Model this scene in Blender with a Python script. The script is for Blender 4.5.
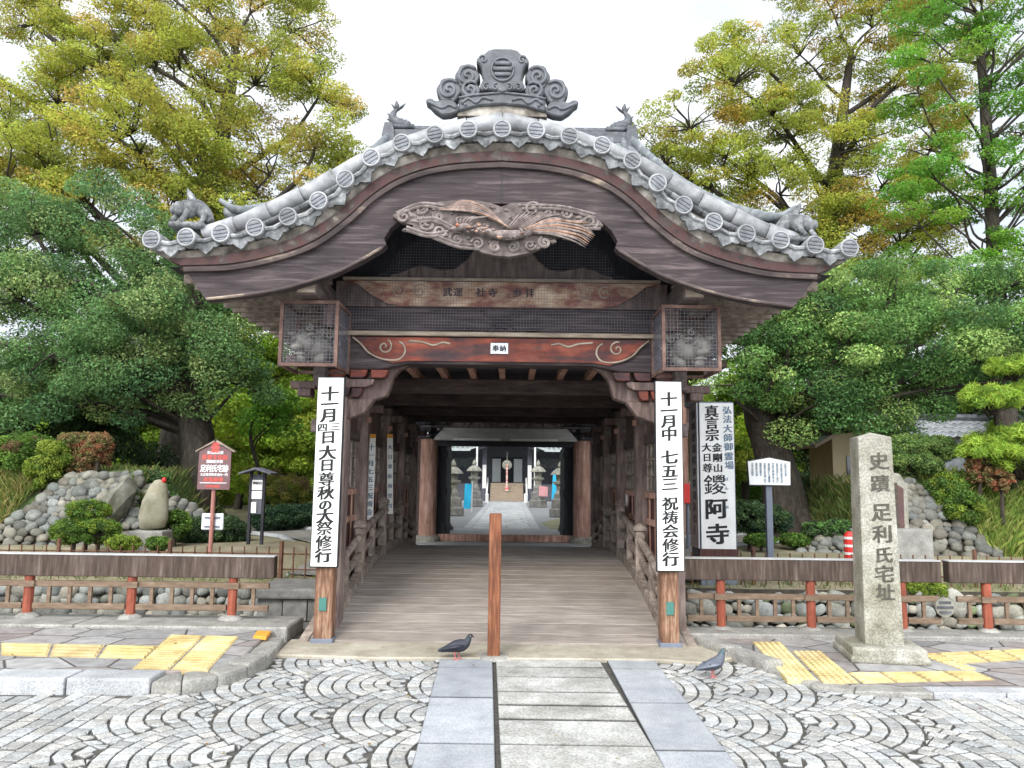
import bpy, bmesh, math, random
import numpy as np
from mathutils import Vector, Matrix
R_ = math.radians
S = bpy.context.scene
for o in list(bpy.data.objects):
    bpy.data.objects.remove(o, do_unlink=True)
C = S.collection

# ---------------------------------------------------------------- camera, sky, sun, exposure
FPX, PITCH, ROLL, CAMH = 769.0, R_(7.0), R_(0.7), 1.6
cd = bpy.data.cameras.new('camera'); cam = bpy.data.objects.new('camera', cd); C.objects.link(cam)
cd.sensor_width = 36.0; cd.lens = 36.0 * FPX / 1024.0; cd.clip_start = 0.05; cd.clip_end = 2000
fw = Vector((0, math.cos(PITCH), math.sin(PITCH))); up0 = Vector((0, -math.sin(PITCH), math.cos(PITCH))); rt0 = Vector((1, 0, 0))
rt = rt0 * math.cos(ROLL) + up0 * math.sin(ROLL); up = up0 * math.cos(ROLL) - rt0 * math.sin(ROLL)
cam.matrix_world = Matrix(((rt.x, up.x, -fw.x, 0), (rt.y, up.y, -fw.y, 0), (rt.z, up.z, -fw.z, CAMH), (0, 0, 0, 1)))
S.camera = cam

SUN_EL, SUN_AZ = 40.0, 200.0          # azimuth clockwise from +Y; the sun stands behind the photographer
w = bpy.data.worlds.new('World'); S.world = w; w.use_nodes = True
nt = w.node_tree; nt.nodes.clear()
out = nt.nodes.new('ShaderNodeOutputWorld'); bg = nt.nodes.new('ShaderNodeBackground')
sky = nt.nodes.new('ShaderNodeTexSky'); sky.sky_type = 'NISHITA'; sky.sun_disc = False
sky.sun_elevation = R_(SUN_EL); sky.sun_rotation = R_(SUN_AZ)
tc = nt.nodes.new('ShaderNodeTexCoord'); mp = nt.nodes.new('ShaderNodeMapping'); mp.inputs['Scale'].default_value = (1, 1, 2.5)
nz = nt.nodes.new('ShaderNodeTexNoise'); nz.inputs['Scale'].default_value = 2.2; nz.inputs['Detail'].default_value = 6; nz.inputs['Roughness'].default_value = .55
rp = nt.nodes.new('ShaderNodeValToRGB')
rp.color_ramp.elements[0].position = .34; rp.color_ramp.elements[0].color = (.66, .71, .78, 1)
rp.color_ramp.elements[1].position = .66; rp.color_ramp.elements[1].color = (1.0, 1.0, 1.0, 1)
sc = nt.nodes.new('ShaderNodeMixRGB'); sc.blend_type = 'MULTIPLY'; sc.inputs[0].default_value = 1; sc.inputs[2].default_value = (9.2, 9.3, 9.5, 1)
mx = nt.nodes.new('ShaderNodeMixRGB'); mx.inputs[0].default_value = .9      # overcast: cloud covers nearly all of the sky
L = nt.links.new
L(tc.outputs['Generated'], mp.inputs[0]); L(mp.outputs[0], nz.inputs['Vector']); L(nz.outputs[0], rp.inputs[0]); L(rp.outputs[0], sc.inputs[1])
# sky brightened on the unseen side behind camera, added to light fronts and interior
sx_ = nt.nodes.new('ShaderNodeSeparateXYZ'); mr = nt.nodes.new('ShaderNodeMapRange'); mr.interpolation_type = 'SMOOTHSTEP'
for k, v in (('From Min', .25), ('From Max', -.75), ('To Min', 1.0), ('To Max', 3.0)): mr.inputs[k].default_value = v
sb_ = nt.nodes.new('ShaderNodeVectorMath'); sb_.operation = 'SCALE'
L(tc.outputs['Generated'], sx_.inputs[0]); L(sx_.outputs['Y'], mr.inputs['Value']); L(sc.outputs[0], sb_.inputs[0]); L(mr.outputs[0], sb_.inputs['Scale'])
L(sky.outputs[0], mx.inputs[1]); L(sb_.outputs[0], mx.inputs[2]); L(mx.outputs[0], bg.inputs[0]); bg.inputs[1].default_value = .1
L(bg.outputs[0], out.inputs[0])
sd = bpy.data.lights.new('sun', 'SUN'); sd.energy = 1.5; sd.angle = R_(18); sd.color = (1, .965, .91)
so = bpy.data.objects.new('sun', sd); C.objects.link(so)
el, az = R_(SUN_EL), R_(SUN_AZ)
so.rotation_euler = Vector((math.sin(az) * math.cos(el), math.cos(az) * math.cos(el), math.sin(el))).to_track_quat('Z', 'Y').to_euler()
S.view_settings.view_transform = 'Standard'; S.view_settings.look = 'None'; S.view_settings.gamma = 1
S.view_settings.exposure = 0.66
S.render.engine = 'CYCLES'; S.cycles.max_bounces = 6; S.cycles.diffuse_bounces = 6; S.cycles.transparent_max_bounces = 8
S.cycles.caustics_reflective = False; S.cycles.caustics_refractive = False

# ---------------------------------------------------------------- helpers
def ray(px, py):
    u = (px - 512) / FPX; v = (384 - py) / FPX
    u, v = u * math.cos(ROLL) - v * math.sin(ROLL), u * math.sin(ROLL) + v * math.cos(ROLL)
    return u, math.cos(PITCH) - v * math.sin(PITCH), math.sin(PITCH) + v * math.cos(PITCH)
def P(px, py, Y):
    a, b, c = ray(px, py); t = Y / b
    return Vector((a * t, Y, CAMH + c * t))
def G(px, py, z=0.0):
    a, b, c = ray(px, py); t = (z - CAMH) / c
    return Vector((a * t, b * t, z))
rng = random.Random(7); nr = np.random.default_rng(11)

def tag(o, label=None, cat=None, group=None, kind=None):
    if label: o['label'] = label
    if cat: o['category'] = cat
    if group: o['group'] = group
    if kind: o['kind'] = kind
    return o
def thing(name, label, cat, loc=(0, 0, 0), group=None, kind=None):
    o = bpy.data.objects.new(name, None); C.objects.link(o); o.location = loc; o.empty_display_size = .2
    return tag(o, label, cat, group, kind)
def origin(o):
    v = Vector((0, 0, 0))
    while o: v += Vector(o.location); o = o.parent
    return v
def copy_tree(o, parent=None):
    c = o.copy(); C.objects.link(c)
    if parent: c.parent = parent
    for ch in list(o.children): copy_tree(ch, c)
    return c

class MB:
    def __init__(s): s.v = []; s.f = []; s.c = []; s.col = (1, 1, 1)
    def add(s, vs, fs, col=None):
        n = len(s.v); s.v += [tuple(x) for x in vs]; s.f += [tuple(i + n for i in f) for f in fs]; s.c += [col or s.col] * len(vs)
        return s
    def box(s, cx, cy, cz, sx, sy, sz, rot=None, col=None):
        h = [Vector((x * sx / 2, y * sy / 2, z * sz / 2)) for x in (-1, 1) for y in (-1, 1) for z in (-1, 1)]
        if rot is not None: h = [rot @ q for q in h]
        h = [q + Vector((cx, cy, cz)) for q in h]
        return s.add(h, [(0, 1, 3, 2), (4, 6, 7, 5), (0, 4, 5, 1), (2, 3, 7, 6), (0, 2, 6, 4), (1, 5, 7, 3)], col)
    def span(s, x0, x1, y0, y1, z0, z1, col=None):
        return s.box((x0 + x1) / 2, (y0 + y1) / 2, (z0 + z1) / 2, abs(x1 - x0), abs(y1 - y0), abs(z1 - z0), None, col)
    def bar(s, a, b, wd, ht, col=None, upv=(0, 0, 1)):
        a = Vector(a); b = Vector(b); d = (b - a); ln = d.length; d.normalize(); u = Vector(upv)
        sd = d.cross(u)
        if sd.length < 1e-4: sd = d.cross(Vector((1, 0, 0)))
        sd.normalize(); u = sd.cross(d)
        m = Matrix((sd, d, u)).transposed()
        c = (a + b) / 2
        return s.box(c.x, c.y, c.z, wd, ln, ht, m, col)
    def tube(s, pts, rad, n=8, col=None, ell=None, cap=True):
        pts = [Vector(p) for p in pts]
        if not isinstance(rad, (list, tuple)): rad = [rad] * len(pts)
        vs = []; u = None
        for i, p in enumerate(pts):
            t = (pts[min(i + 1, len(pts) - 1)] - pts[max(i - 1, 0)])
            if t.length < 1e-9: t = Vector((0, 0, 1))
            t.normalize()
            if u is None:
                u = Vector((0, 0, 1)) if abs(t.z) < .9 else Vector((0, 1, 0))
            u = (u - t * u.dot(t)).normalized(); q = t.cross(u)
            e = (ell[i] if isinstance(ell, list) else ell) if ell else 1
            for k in range(n):
                a = 2 * math.pi * k / n
                vs.append(p + u * (math.sin(a) * rad[i] * e) + q * (math.cos(a) * rad[i]))
        fs = []
        for i in range(len(pts) - 1):
            for k in range(n):
                k2 = (k + 1) % n; fs.append((i * n + k, i * n + k2, (i + 1) * n + k2, (i + 1) * n + k))
        if cap:
            fs.append(tuple(range(n - 1, -1, -1))); m = (len(pts) - 1) * n; fs.append(tuple(range(m, m + n)))
        return s.add(vs, fs, col)
    def prism(s, outline, y0, y1, col=None):
        """outline in (x, z), extruded from y0 to y1"""
        n = len(outline)
        vs = [(x, y0, z) for x, z in outline] + [(x, y1, z) for x, z in outline]
        fs = [tuple(range(n)), tuple(range(2 * n - 1, n - 1, -1))] + [(i, i + n, (i + 1) % n + n, (i + 1) % n) for i in range(n)]
        return s.add(vs, fs, col)
    def slab(s, outline, z0, z1, col=None):
        n = len(outline)
        vs = [(x, y, z0) for x, y in outline] + [(x, y, z1) for x, y in outline]
        fs = [tuple(range(n)), tuple(range(2 * n - 1, n - 1, -1))] + [(i, i + n, (i + 1) % n + n, (i + 1) % n) for i in range(n)]
        return s.add(vs, fs, col)
    def lathe(s, prof, cx, cy, cz, n=16, col=None, sq=None):
        vs = []
        for r, z in prof:
            for k in range(n):
                a = 2 * math.pi * (k + .5) / n
                vs.append((cx + math.cos(a) * r, cy + math.sin(a) * r, cz + z))
        fs = []
        for i in range(len(prof) - 1):
            for k in range(n):
                k2 = (k + 1) % n; fs.append((i * n + k, i * n + k2, (i + 1) * n + k2, (i + 1) * n + k))
        fs.append(tuple(range(n - 1, -1, -1))); m = (len(prof) - 1) * n; fs.append(tuple(range(m, m + n)))
        return s.add(vs, fs, col)
    def blob(s, c, r, seed=0, amp=.15, lvl=2, rot=None, col=None):
        V, F = ICO[lvl]; rg = random.Random(seed)
        k = [Vector((rg.uniform(-1, 1), rg.uniform(-1, 1), rg.uniform(-1, 1))) * 2.2 for _ in range(3)]; ph = [rg.uniform(0, 6) for _ in range(3)]
        vs = []
        for v in V:
            d = 1 + amp * sum(math.sin(v.dot(k[i]) + ph[i]) for i in range(3)) / 1.7
            q = Vector((v.x * r[0] * d, v.y * r[1] * d, v.z * r[2] * d))
            if rot is not None: q = rot @ q
            vs.append(q + Vector(c))
        return s.add(vs, F, col)
    def build(s, name, mat, parent=None, bevel=0.0, smooth=False, recalc=True, seg=1):
        off = origin(parent) if parent else Vector((0, 0, 0))
        me = bpy.data.meshes.new(name)
        me.from_pydata([(x - off.x, y - off.y, z - off.z) for x, y, z in s.v], [], s.f)
        ca = me.color_attributes.new('Col', 'FLOAT_COLOR', 'POINT')
        arr = np.ones((len(s.v), 4), dtype=np.float32); arr[:, :3] = np.array(s.c, dtype=np.float32).reshape(-1, 3)
        ca.data.foreach_set('color', arr.ravel())
        if recalc or bevel:
            bm = bmesh.new(); bm.from_mesh(me)
            if recalc: bmesh.ops.recalc_face_normals(bm, faces=bm.faces)
            if bevel:
                ed = [e for e in bm.edges if len(e.link_faces) == 2 and e.calc_face_angle(0) > .6]
                bmesh.ops.bevel(bm, geom=ed, offset=bevel, segments=seg, affect='EDGES', profile=.6, clamp_overlap=True)
            bm.to_mesh(me); bm.free()
        if smooth:
            me.polygons.foreach_set('use_smooth', [True] * len(me.polygons))
        me.materials.append(mat)
        o = bpy.data.objects.new(name, me); C.objects.link(o)
        if parent: o.parent = parent
        return o
def ico(l):
    bm = bmesh.new(); bmesh.ops.create_icosphere(bm, subdivisions=l, radius=1)
    bm.verts.ensure_lookup_table()
    r = ([v.co.copy() for v in bm.verts], [tuple(v.index for v in f.verts) for f in bm.faces]); bm.free(); return r
ICO = {1: ico(1), 2: ico(2), 3: ico(3)}
def interp(tab, x):
    return float(np.interp(x, [a for a, b in tab], [b for a, b in tab]))
def smooth_curve(pts, n):
    """Catmull-Rom through points (any dimension)"""
    p = [Vector(q) for q in pts]; p = [p[0] * 2 - p[1]] + p + [p[-1] * 2 - p[-2]]; r = []
    for i in range(1, len(p) - 2):
        for k in range(n):
            t = k / n
            r.append(.5 * ((2 * p[i]) + (p[i + 1] - p[i - 1]) * t + (2 * p[i - 1] - 5 * p[i] + 4 * p[i + 1] - p[i + 2]) * t * t + (3 * p[i] - p[i - 1] - 3 * p[i + 1] + p[i + 2]) * t ** 3))
    r.append(p[-2]); return r

# ---------------------------------------------------------------- materials
def srgb(r, g, b):
    f = lambda c: c / 255 / 12.92 if c / 255 <= .04045 else ((c / 255 + .055) / 1.055) ** 2.4
    return (f(r), f(g), f(b))
def mat(name, stops, ns=6, scale=(1, 1, 1), detail=8, rough=.75, bump=.2, dist=.01, attr=False, spec=.3, stain=None, srough=.6, fine=None, distort=0.0):
    m = bpy.data.materials.new(name); m.use_nodes = True; t = m.node_tree; b = t.nodes['Principled BSDF']; l = t.links.new
    b.inputs['Roughness'].default_value = rough; b.inputs['Specular IOR Level'].default_value = spec
    tc = t.nodes.new('ShaderNodeTexCoord'); mp = t.nodes.new('ShaderNodeMapping'); mp.inputs['Scale'].default_value = scale
    n = t.nodes.new('ShaderNodeTexNoise'); n.inputs['Scale'].default_value = ns; n.inputs['Detail'].default_value = detail
    n.inputs['Roughness'].default_value = srough; n.inputs['Distortion'].default_value = distort
    cr = t.nodes.new('ShaderNodeValToRGB'); e = cr.color_ramp.elements
    while len(e) < len(stops): e.new(.5)
    for i, (p, c) in enumerate(stops): e[i].position = p; e[i].color = (*c, 1)
    l(tc.outputs['Object'], mp.inputs[0]); l(mp.outputs[0], n.inputs['Vector']); l(n.outputs[0], cr.inputs[0])
    col = cr.outputs[0]
    def mul(a, bsock, fac=1.0):
        q = t.nodes.new('ShaderNodeMixRGB'); q.blend_type = 'MULTIPLY'; q.inputs[0].default_value = fac; l(a, q.inputs[1]); l(bsock, q.inputs[2]); return q.outputs[0]
    if stain:                                             # (scale, low colour, high colour): broad weathering blotches
        n2 = t.nodes.new('ShaderNodeTexNoise'); n2.inputs['Scale'].default_value = stain[0]; n2.inputs['Detail'].default_value = 5; n2.inputs['Roughness'].default_value = .65
        r2 = t.nodes.new('ShaderNodeValToRGB'); r2.color_ramp.elements[0].position = .34; r2.color_ramp.elements[1].position = .66
        r2.color_ramp.elements[0].color = (*stain[1], 1); r2.color_ramp.elements[1].color = (*stain[2], 1)
        l(tc.outputs['Object'], n2.inputs['Vector']); l(n2.outputs[0], r2.inputs[0]); col = mul(col, r2.outputs[0])
    if fine:                                              # speckle of granite
        n3 = t.nodes.new('ShaderNodeTexNoise'); n3.inputs['Scale'].default_value = fine[0]; n3.inputs['Detail'].default_value = 3
        r3 = t.nodes.new('ShaderNodeValToRGB'); r3.color_ramp.elements[0].position = .38; r3.color_ramp.elements[1].position = .6
        r3.color_ramp.elements[0].color = (fine[1],) * 3 + (1,); r3.color_ramp.elements[1].color = (1, 1, 1, 1)
        l(tc.outputs['Object'], n3.inputs['Vector']); l(n3.outputs[0], r3.inputs[0]); col = mul(col, r3.outputs[0])
    if attr:
        a = t.nodes.new('ShaderNodeAttribute'); a.attribute_name = 'Col'; col = mul(col, a.outputs['Color'])
    l(col, b.inputs['Base Color'])
    if bump:
        bp = t.nodes.new('ShaderNodeBump'); bp.inputs['Strength'].default_value = bump; bp.inputs['Distance'].default_value = dist
        l(n.outputs[0], bp.inputs['Height']); l(bp.outputs[0], b.inputs['Normal'])
    return m
def leafmat(name, trans=.35, rough=.55):
    m = bpy.data.materials.new(name); m.use_nodes = True; t = m.node_tree; b = t.nodes['Principled BSDF']; l = t.links.new
    b.inputs['Roughness'].default_value = rough; b.inputs['Specular IOR Level'].default_value = .12
    a = t.nodes.new('ShaderNodeAttribute'); a.attribute_name = 'Col'
    tr = t.nodes.new('ShaderNodeBsdfTranslucent'); mxs = t.nodes.new('ShaderNodeMixShader'); mxs.inputs[0].default_value = trans
    l(a.outputs['Color'], b.inputs['Base Color']); l(a.outputs['Color'], tr.inputs[0])
    l(b.outputs[0], mxs.inputs[1]); l(tr.outputs[0], mxs.inputs[2]); l(mxs.outputs[0], t.nodes['Material Output'].inputs[0])
    return m
M = {}
WV = (.34, .36, .42)
M['hafu'] = mat('weathered gable wood', [(.30, (.022, .017, .018)), (.52, (.052, .041, .043)), (.70, (.12, .098, .10)), (.82, (.30, .23, .18))], 4, (.5, 4, 6), bump=.35, dist=.012, stain=(1.3, (.72, .68, .7), (1.15, 1.08, 1.05)), distort=.6)
M['dark'] = mat('dark old timber', [(.3, (.065, .047, .043)), (.55, (.155, .115, .104)), (.75, (.29, .23, .20))], 6, (3, 3, .5), bump=.3, stain=(1.7, (.7, .66, .66), (1.15, 1.08, 1.05)), attr=True)
M['pillarwood'] = mat('greyed pillar timber', [(.3, (.10, .076, .068)), (.55, (.235, .185, .165)), (.75, (.38, .32, .29))], 6, (3, 3, .5), bump=.35, stain=(1.7, (.65, .62, .62), (1.15, 1.08, 1.05)))
M['darkx'] = mat('dark old timber lengthwise', [(.3, (.045, .034, .034)), (.55, (.095, .072, .068)), (.75, (.18, .14, .125))], 6, (.5, 3, 3), bump=.3, stain=(1.7, (.7, .66, .66), (1.15, 1.08, 1.05)), attr=True)
M['darky'] = mat('dark timber along the bridge', [(.3, (.05, .039, .038)), (.55, (.10, .078, .073)), (.75, (.18, .14, .125))], 6, (3, .5, 3), bump=.3)
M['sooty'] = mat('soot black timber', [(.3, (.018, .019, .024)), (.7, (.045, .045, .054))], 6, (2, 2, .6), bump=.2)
M['redbeam'] = mat('faded red lacquer beam', [(.34, (.055, .038, .040)), (.46, (.105, .05, .045)), (.55, (.21, .058, .038)), (.64, (.29, .09, .056)), (.76, (.14, .10, .095))], 2.6, (.6, 2, 2.8), bump=.3, stain=(2.2, (.45, .47, .55), (1.15, 1.05, 1.02)))
M['peel'] = mat('peeling painted beam', [(.30, (.14, .055, .045)), (.43, (.25, .10, .075)), (.52, (.42, .28, .19)), (.66, (.66, .54, .41))], 3.2, (1, 2, 2.2), bump=.35, stain=(1.9, (.62, .58, .6), (1.1, 1.06, 1.02)))
M['tanwood'] = mat('sun bleached wood', [(.3, (.17, .13, .10)), (.55, (.33, .27, .21)), (.75, (.46, .39, .32))], 6, (.6, 3, 3), bump=.3)
M['column'] = mat('reddish round column wood', [(.28, (.22, .115, .082)), (.5, (.43, .26, .20)), (.72, (.60, .44, .36))], 5, (4, 4, .5), bump=.35, stain=(2, (.7, .66, .62), (1.1, 1.05, 1.05)))
M['railwood'] = mat('grey brown railing wood', [(.3, (.14, .11, .093)), (.5, (.28, .235, .20)), (.72, (.45, .39, .345))], 6, (2, 2, 2), bump=.35, stain=(2.5, (.7, .68, .66), (1.12, 1.08, 1.05)))
M['deck'] = mat('worn deck planks', [(.28, (.21, .18, .157)), (.5, (.31, .27, .235)), (.72, (.40, .36, .325))], 5, (.6, 5, 5), bump=.3, dist=.006, attr=True, stain=(1.1, (.78, .77, .76), (1.1, 1.08, 1.06)))
M['bollard'] = mat('orange brown stained post', [(.28, (.075, .028, .016)), (.5, (.20, .072, .034)), (.72, (.36, .165, .085))], 7, (6, 6, .5), bump=.4, stain=(1.6, (.6, .62, .66), (1.1, 1.05, 1.0)))
M['signpost'] = mat('brown sign post wood', [(.28, (.085, .04, .025)), (.5, (.22, .12, .075)), (.72, (.46, .33, .23))], 7, (5, 5, .6), bump=.4, stain=(2.2, (.65, .62, .6), (1.2, 1.15, 1.1)))
M['tile'] = mat('silver grey roof tile', [(.25, (.085, .09, .097)), (.5, (.20, .205, .215)), (.72, (.36, .365, .37))], 9, bump=.5, dist=.012, rough=.65, spec=.35, stain=(4.5, (.45, .46, .44), (1.2, 1.2, 1.18)), attr=True, fine=(38, .7))
M['verge'] = mat('bleached pale ridge tile', [(.25, (.18, .185, .19)), (.5, (.31, .315, .325)), (.72, (.43, .435, .435))], 8, bump=.3, dist=.008, rough=.6, spec=.35, stain=(3.2, (.66, .66, .65), (1.12, 1.12, 1.12)), attr=True)
M['mortar'] = mat('old roof mortar', [(.32, (.09, .08, .07)), (.5, (.26, .235, .20)), (.7, (.50, .47, .41))], 7, bump=.5, stain=(3, (.4, .37, .35), (1.15, 1.15, 1.15)))
M['ornament'] = mat('dark fired ridge tile', [(.28, (.042, .044, .050)), (.55, (.088, .092, .102)), (.75, (.17, .175, .19))], 9, bump=.3, rough=.5, spec=.4)
M['ornamentlip'] = mat('worn edges of ridge tile', [(.28, (.07, .072, .08)), (.7, (.17, .175, .19))], 9, bump=.2, rough=.5)
M['carving'] = mat('bare weathered carving', [(.3, (.085, .068, .064)), (.52, (.20, .165, .152)), (.72, (.35, .30, .28))], 14, bump=.3, attr=True)
M['cageframe'] = mat('rusty brown cage frame', [(.3, (.075, .045, .038)), (.55, (.15, .088, .07)), (.75, (.24, .16, .13))], 8, bump=.2)
M['greyboard'] = mat('pale grey board', [(.3, (.34, .34, .31)), (.7, (.50, .495, .46))], 4, (1, 3, 3), bump=.15)
M['liongrey'] = mat('pale grey carved lion wood', [(.3, (.085, .078, .07)), (.6, (.19, .178, .16))], 12, bump=.4)
M['wire'] = mat('dull wire netting', [(.3, (.085, .083, .10)), (.7, (.15, .147, .17))], 20, bump=0, rough=.5)
M['white'] = mat('white painted board', [(.3, (.74, .74, .72)), (.7, (.82, .82, .81))], 3, (3, 3, .6), bump=.04, rough=.5, stain=(1.8, (.88, .87, .84), (1.02, 1.02, 1.02)))
M['offwhite'] = mat('off white sheet', [(.3, (.66, .70, .74)), (.7, (.78, .81, .83))], 4, bump=.04, rough=.5)
M['ink'] = mat('black brush ink', [(.3, (.008, .008, .009)), (.7, (.016, .016, .017))], 20, bump=0, rough=.6)
M['blueink'] = mat('faded blue grey ink', [(.3, (.10, .15, .21)), (.7, (.16, .22, .28))], 20, bump=0)
M['redink'] = mat('coral red lettering', [(.3, (.66, .10, .085)), (.7, (.74, .14, .11))], 20, bump=0)
M['whiteink'] = mat('white lettering', [(.3, (.78, .77, .77)), (.7, (.84, .83, .83))], 20, bump=0)
M['carveink'] = mat('dark grey carved letters', [(.3, (.050, .046, .037)), (.7, (.105, .098, .078))], 20, bump=0, rough=.9)  # flat dark grey letter sheets laid on the stone
M['tabletface'] = mat('dark reddish stone face', [(.3, (.07, .04, .038)), (.7, (.13, .075, .07))], 5, bump=.1)
M['maroon'] = mat('maroon sign paint', [(.3, (.155, .082, .085)), (.7, (.21, .12, .12))], 4, bump=.05, rough=.5)
M['polepink'] = mat('faded pink brown pole paint', [(.3, (.33, .15, .12)), (.7, (.45, .22, .18))], 5, bump=.1)
M['greymetal'] = mat('grey painted metal', [(.3, (.13, .15, .19)), (.7, (.18, .20, .24))], 5, bump=.05, rough=.45)
M['blackmetal'] = mat('black painted frame', [(.3, (.015, .016, .018)), (.7, (.03, .031, .034))], 5, bump=.05, rough=.45)
M['fencebeam'] = mat('dark plum weathered rail', [(.30, (.036, .026, .020)), (.52, (.080, .058, .046)), (.66, (.13, .105, .088)), (.78, (.29, .255, .22))], 5, (6, 1, .55), bump=.3, stain=(1.6, (.72, .72, .72), (1.2, 1.12, 1.1)))
M['fencetop'] = mat('pale metal rail cap', [(.3, (.34, .34, .33)), (.7, (.5, .5, .49))], 5, (1, 4, 4), bump=.1)
M['fencered'] = mat('red brown painted post', [(.28, (.19, .052, .030)), (.55, (.31, .085, .048)), (.75, (.38, .13, .08))], 7, (3, 3, 1), bump=.2, stain=(3, (.7, .7, .72), (1.1, 1.1, 1.1)))
M['fencebrown'] = mat('brown painted lattice rail', [(.3, (.115, .078, .052)), (.55, (.185, .130, .088)), (.75, (.26, .195, .14))], 7, (1, 3, 3), bump=.2)
M['rod'] = mat('rusty thin rods', [(.3, (.075, .035, .022)), (.7, (.18, .09, .055))], 12, bump=.2)
M['cobble'] = mat('rounded river cobbles', [(.25, (.20, .20, .185)), (.5, (.36, .36, .335)), (.75, (.50, .50, .47))], 8, bump=.2, dist=.006, attr=True, stain=(1.2, (.72, .74, .66), (1.15, 1.15, 1.13)), fine=(55, .75))
M['blockstone'] = mat('dark squared stone blocks', [(.25, (.10, .097, .09)), (.5, (.19, .185, .17)), (.75, (.29, .285, .265))], 7, bump=.5, dist=.02, attr=True)
M['soil'] = mat('dark earth between stones', [(.3, (.035, .03, .022)), (.7, (.085, .072, .052))], 8, bump=.4)
M['granite'] = mat('grey blue granite slab', [(.25, (.32, .335, .36)), (.5, (.40, .415, .435)), (.75, (.47, .485, .50))], 5, bump=.06, dist=.004, attr=True, fine=(110, .72), stain=(1.3, (.85, .86, .88), (1.08, 1.08, 1.06)))
M['oldslab'] = mat('worn speckled paving slab', [(.25, (.38, .375, .35)), (.5, (.52, .515, .49)), (.75, (.62, .615, .59))], 6, bump=.2, dist=.006, attr=True, fine=(60, .62), stain=(2.2, (.60, .59, .56), (1.15, 1.15, 1.13)))
M['sett'] = mat('pale granite setts', [(.25, (.38, .38, .37)), (.5, (.52, .52, .505)), (.75, (.63, .63, .61))], 9, bump=.15, dist=.004, attr=True, fine=(80, .62), stain=(.8, (.8, .8, .79), (1.06, 1.06, 1.05)))
M['joint'] = mat('dark joints', [(.3, (.05, .048, .042)), (.7, (.12, .112, .098))], 30, bump=.2, rough=.9)
M['sill'] = mat('sandy concrete sill', [(.25, (.31, .275, .215)), (.5, (.43, .39, .315)), (.75, (.52, .48, .40))], 5, bump=.15, stain=(1.1, (.74, .73, .7), (1.08, 1.08, 1.06)), fine=(60, .82))
M['kerb'] = mat('pale granite kerb', [(.25, (.37, .38, .385)), (.5, (.48, .49, .495)), (.75, (.57, .58, .58))], 5, bump=.12, fine=(90, .65), attr=True, stain=(1.6, (.8, .8, .8), (1.05, 1.05, 1.05)))
M['rough'] = mat('rough grey kerb stone', [(.25, (.20, .19, .17)), (.5, (.31, .30, .27)), (.75, (.42, .41, .37))], 6, bump=.5, dist=.02, fine=(60, .7))
M['tactile'] = mat('yellow tactile tile', [(.25, (.50, .38, .17)), (.5, (.66, .53, .26)), (.75, (.76, .64, .36))], 5, bump=.1, attr=True, stain=(2.5, (.82, .8, .76), (1.06, 1.06, 1.06)), fine=(70, .85))
M['orange'] = mat('orange marker block', [(.3, (.62, .27, .03)), (.7, (.72, .35, .06))], 6, bump=.1)
M['pillarstone'] = mat('lichen pillar granite', [(.25, (.24, .23, .195)), (.5, (.39, .375, .33)), (.75, (.51, .495, .45))], 5, bump=.25, dist=.008, fine=(65, .6), stain=(2.4, (.68, .67, .56), (1.1, 1.1, 1.08)))
M['darkrock'] = mat('dark angular rock', [(.25, (.07, .067, .055)), (.5, (.15, .145, .12)), (.75, (.27, .265, .24))], 4, bump=.7, dist=.03, stain=(2.2, (.6, .62, .5), (1.2, 1.2, 1.15)))
M['boulder'] = mat('lichen covered boulder', [(.25, (.15, .14, .095)), (.5, (.26, .245, .175)), (.75, (.38, .37, .31))], 4, bump=.4, dist=.02, stain=(1.8, (.75, .75, .7), (1.15, 1.12, 1.1)))
M['lantern'] = mat('grey lantern stone', [(.25, (.16, .155, .135)), (.5, (.28, .27, .24)), (.75, (.42, .41, .37))], 7, bump=.3, stain=(2.5, (.7, .7, .66), (1.15, 1.15, 1.1)))
M['gravel'] = mat('grey courtyard gravel', [(.25, (.17, .175, .18)), (.5, (.235, .24, .24)), (.75, (.30, .30, .295))], 14, bump=.3, fine=(40, .8))
M['moss'] = mat('mossy earth', [(.25, (.10, .10, .035)), (.5, (.18, .17, .07)), (.75, (.30, .27, .18))], 4, bump=.4)
M['earth'] = mat('bare beige earth', [(.25, (.20, .165, .115)), (.5, (.30, .255, .185)), (.75, (.40, .35, .265))], 3, bump=.3, stain=(.5, (.62, .72, .5), (1.05, 1.03, 1.0)), fine=(30, .8))
M['path'] = mat('grey garden path', [(.25, (.18, .175, .155)), (.5, (.26, .25, .225)), (.75, (.34, .33, .30))], 5, bump=.2, fine=(40, .8))
M['grassland'] = mat('green ground', [(.25, (.035, .060, .016)), (.5, (.065, .10, .028)), (.75, (.12, .15, .05))], 3, bump=.4)
M['water'] = mat('dark moat water', [(.3, (.012, .017, .012)), (.7, (.03, .036, .026))], 2, bump=.05, rough=.12, spec=.5)
M['bark'] = mat('rough dark bark', [(.28, (.028, .022, .017)), (.5, (.040, .032, .026)), (.72, (.080, .066, .054))], 9, (2, 2, .6), bump=.9, dist=.04, stain=(1.2, (.75, .8, .65), (1.15, 1.1, 1.05)))
M['plaster'] = mat('cream plaster', [(.3, (.50, .41, .25)), (.7, (.60, .50, .32))], 3, bump=.08)
M['wainscot'] = mat('maroon wainscot boards', [(.3, (.055, .025, .022)), (.7, (.11, .05, .042))], 6, (6, 6, .5), bump=.2)
M['roofgrey'] = mat('old grey pan tiles', [(.3, (.10, .115, .125)), (.55, (.19, .205, .215)), (.75, (.31, .32, .325))], 7, bump=.25, rough=.6, stain=(1, (.8, .8, .82), (1.15, 1.15, 1.12)))
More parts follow.
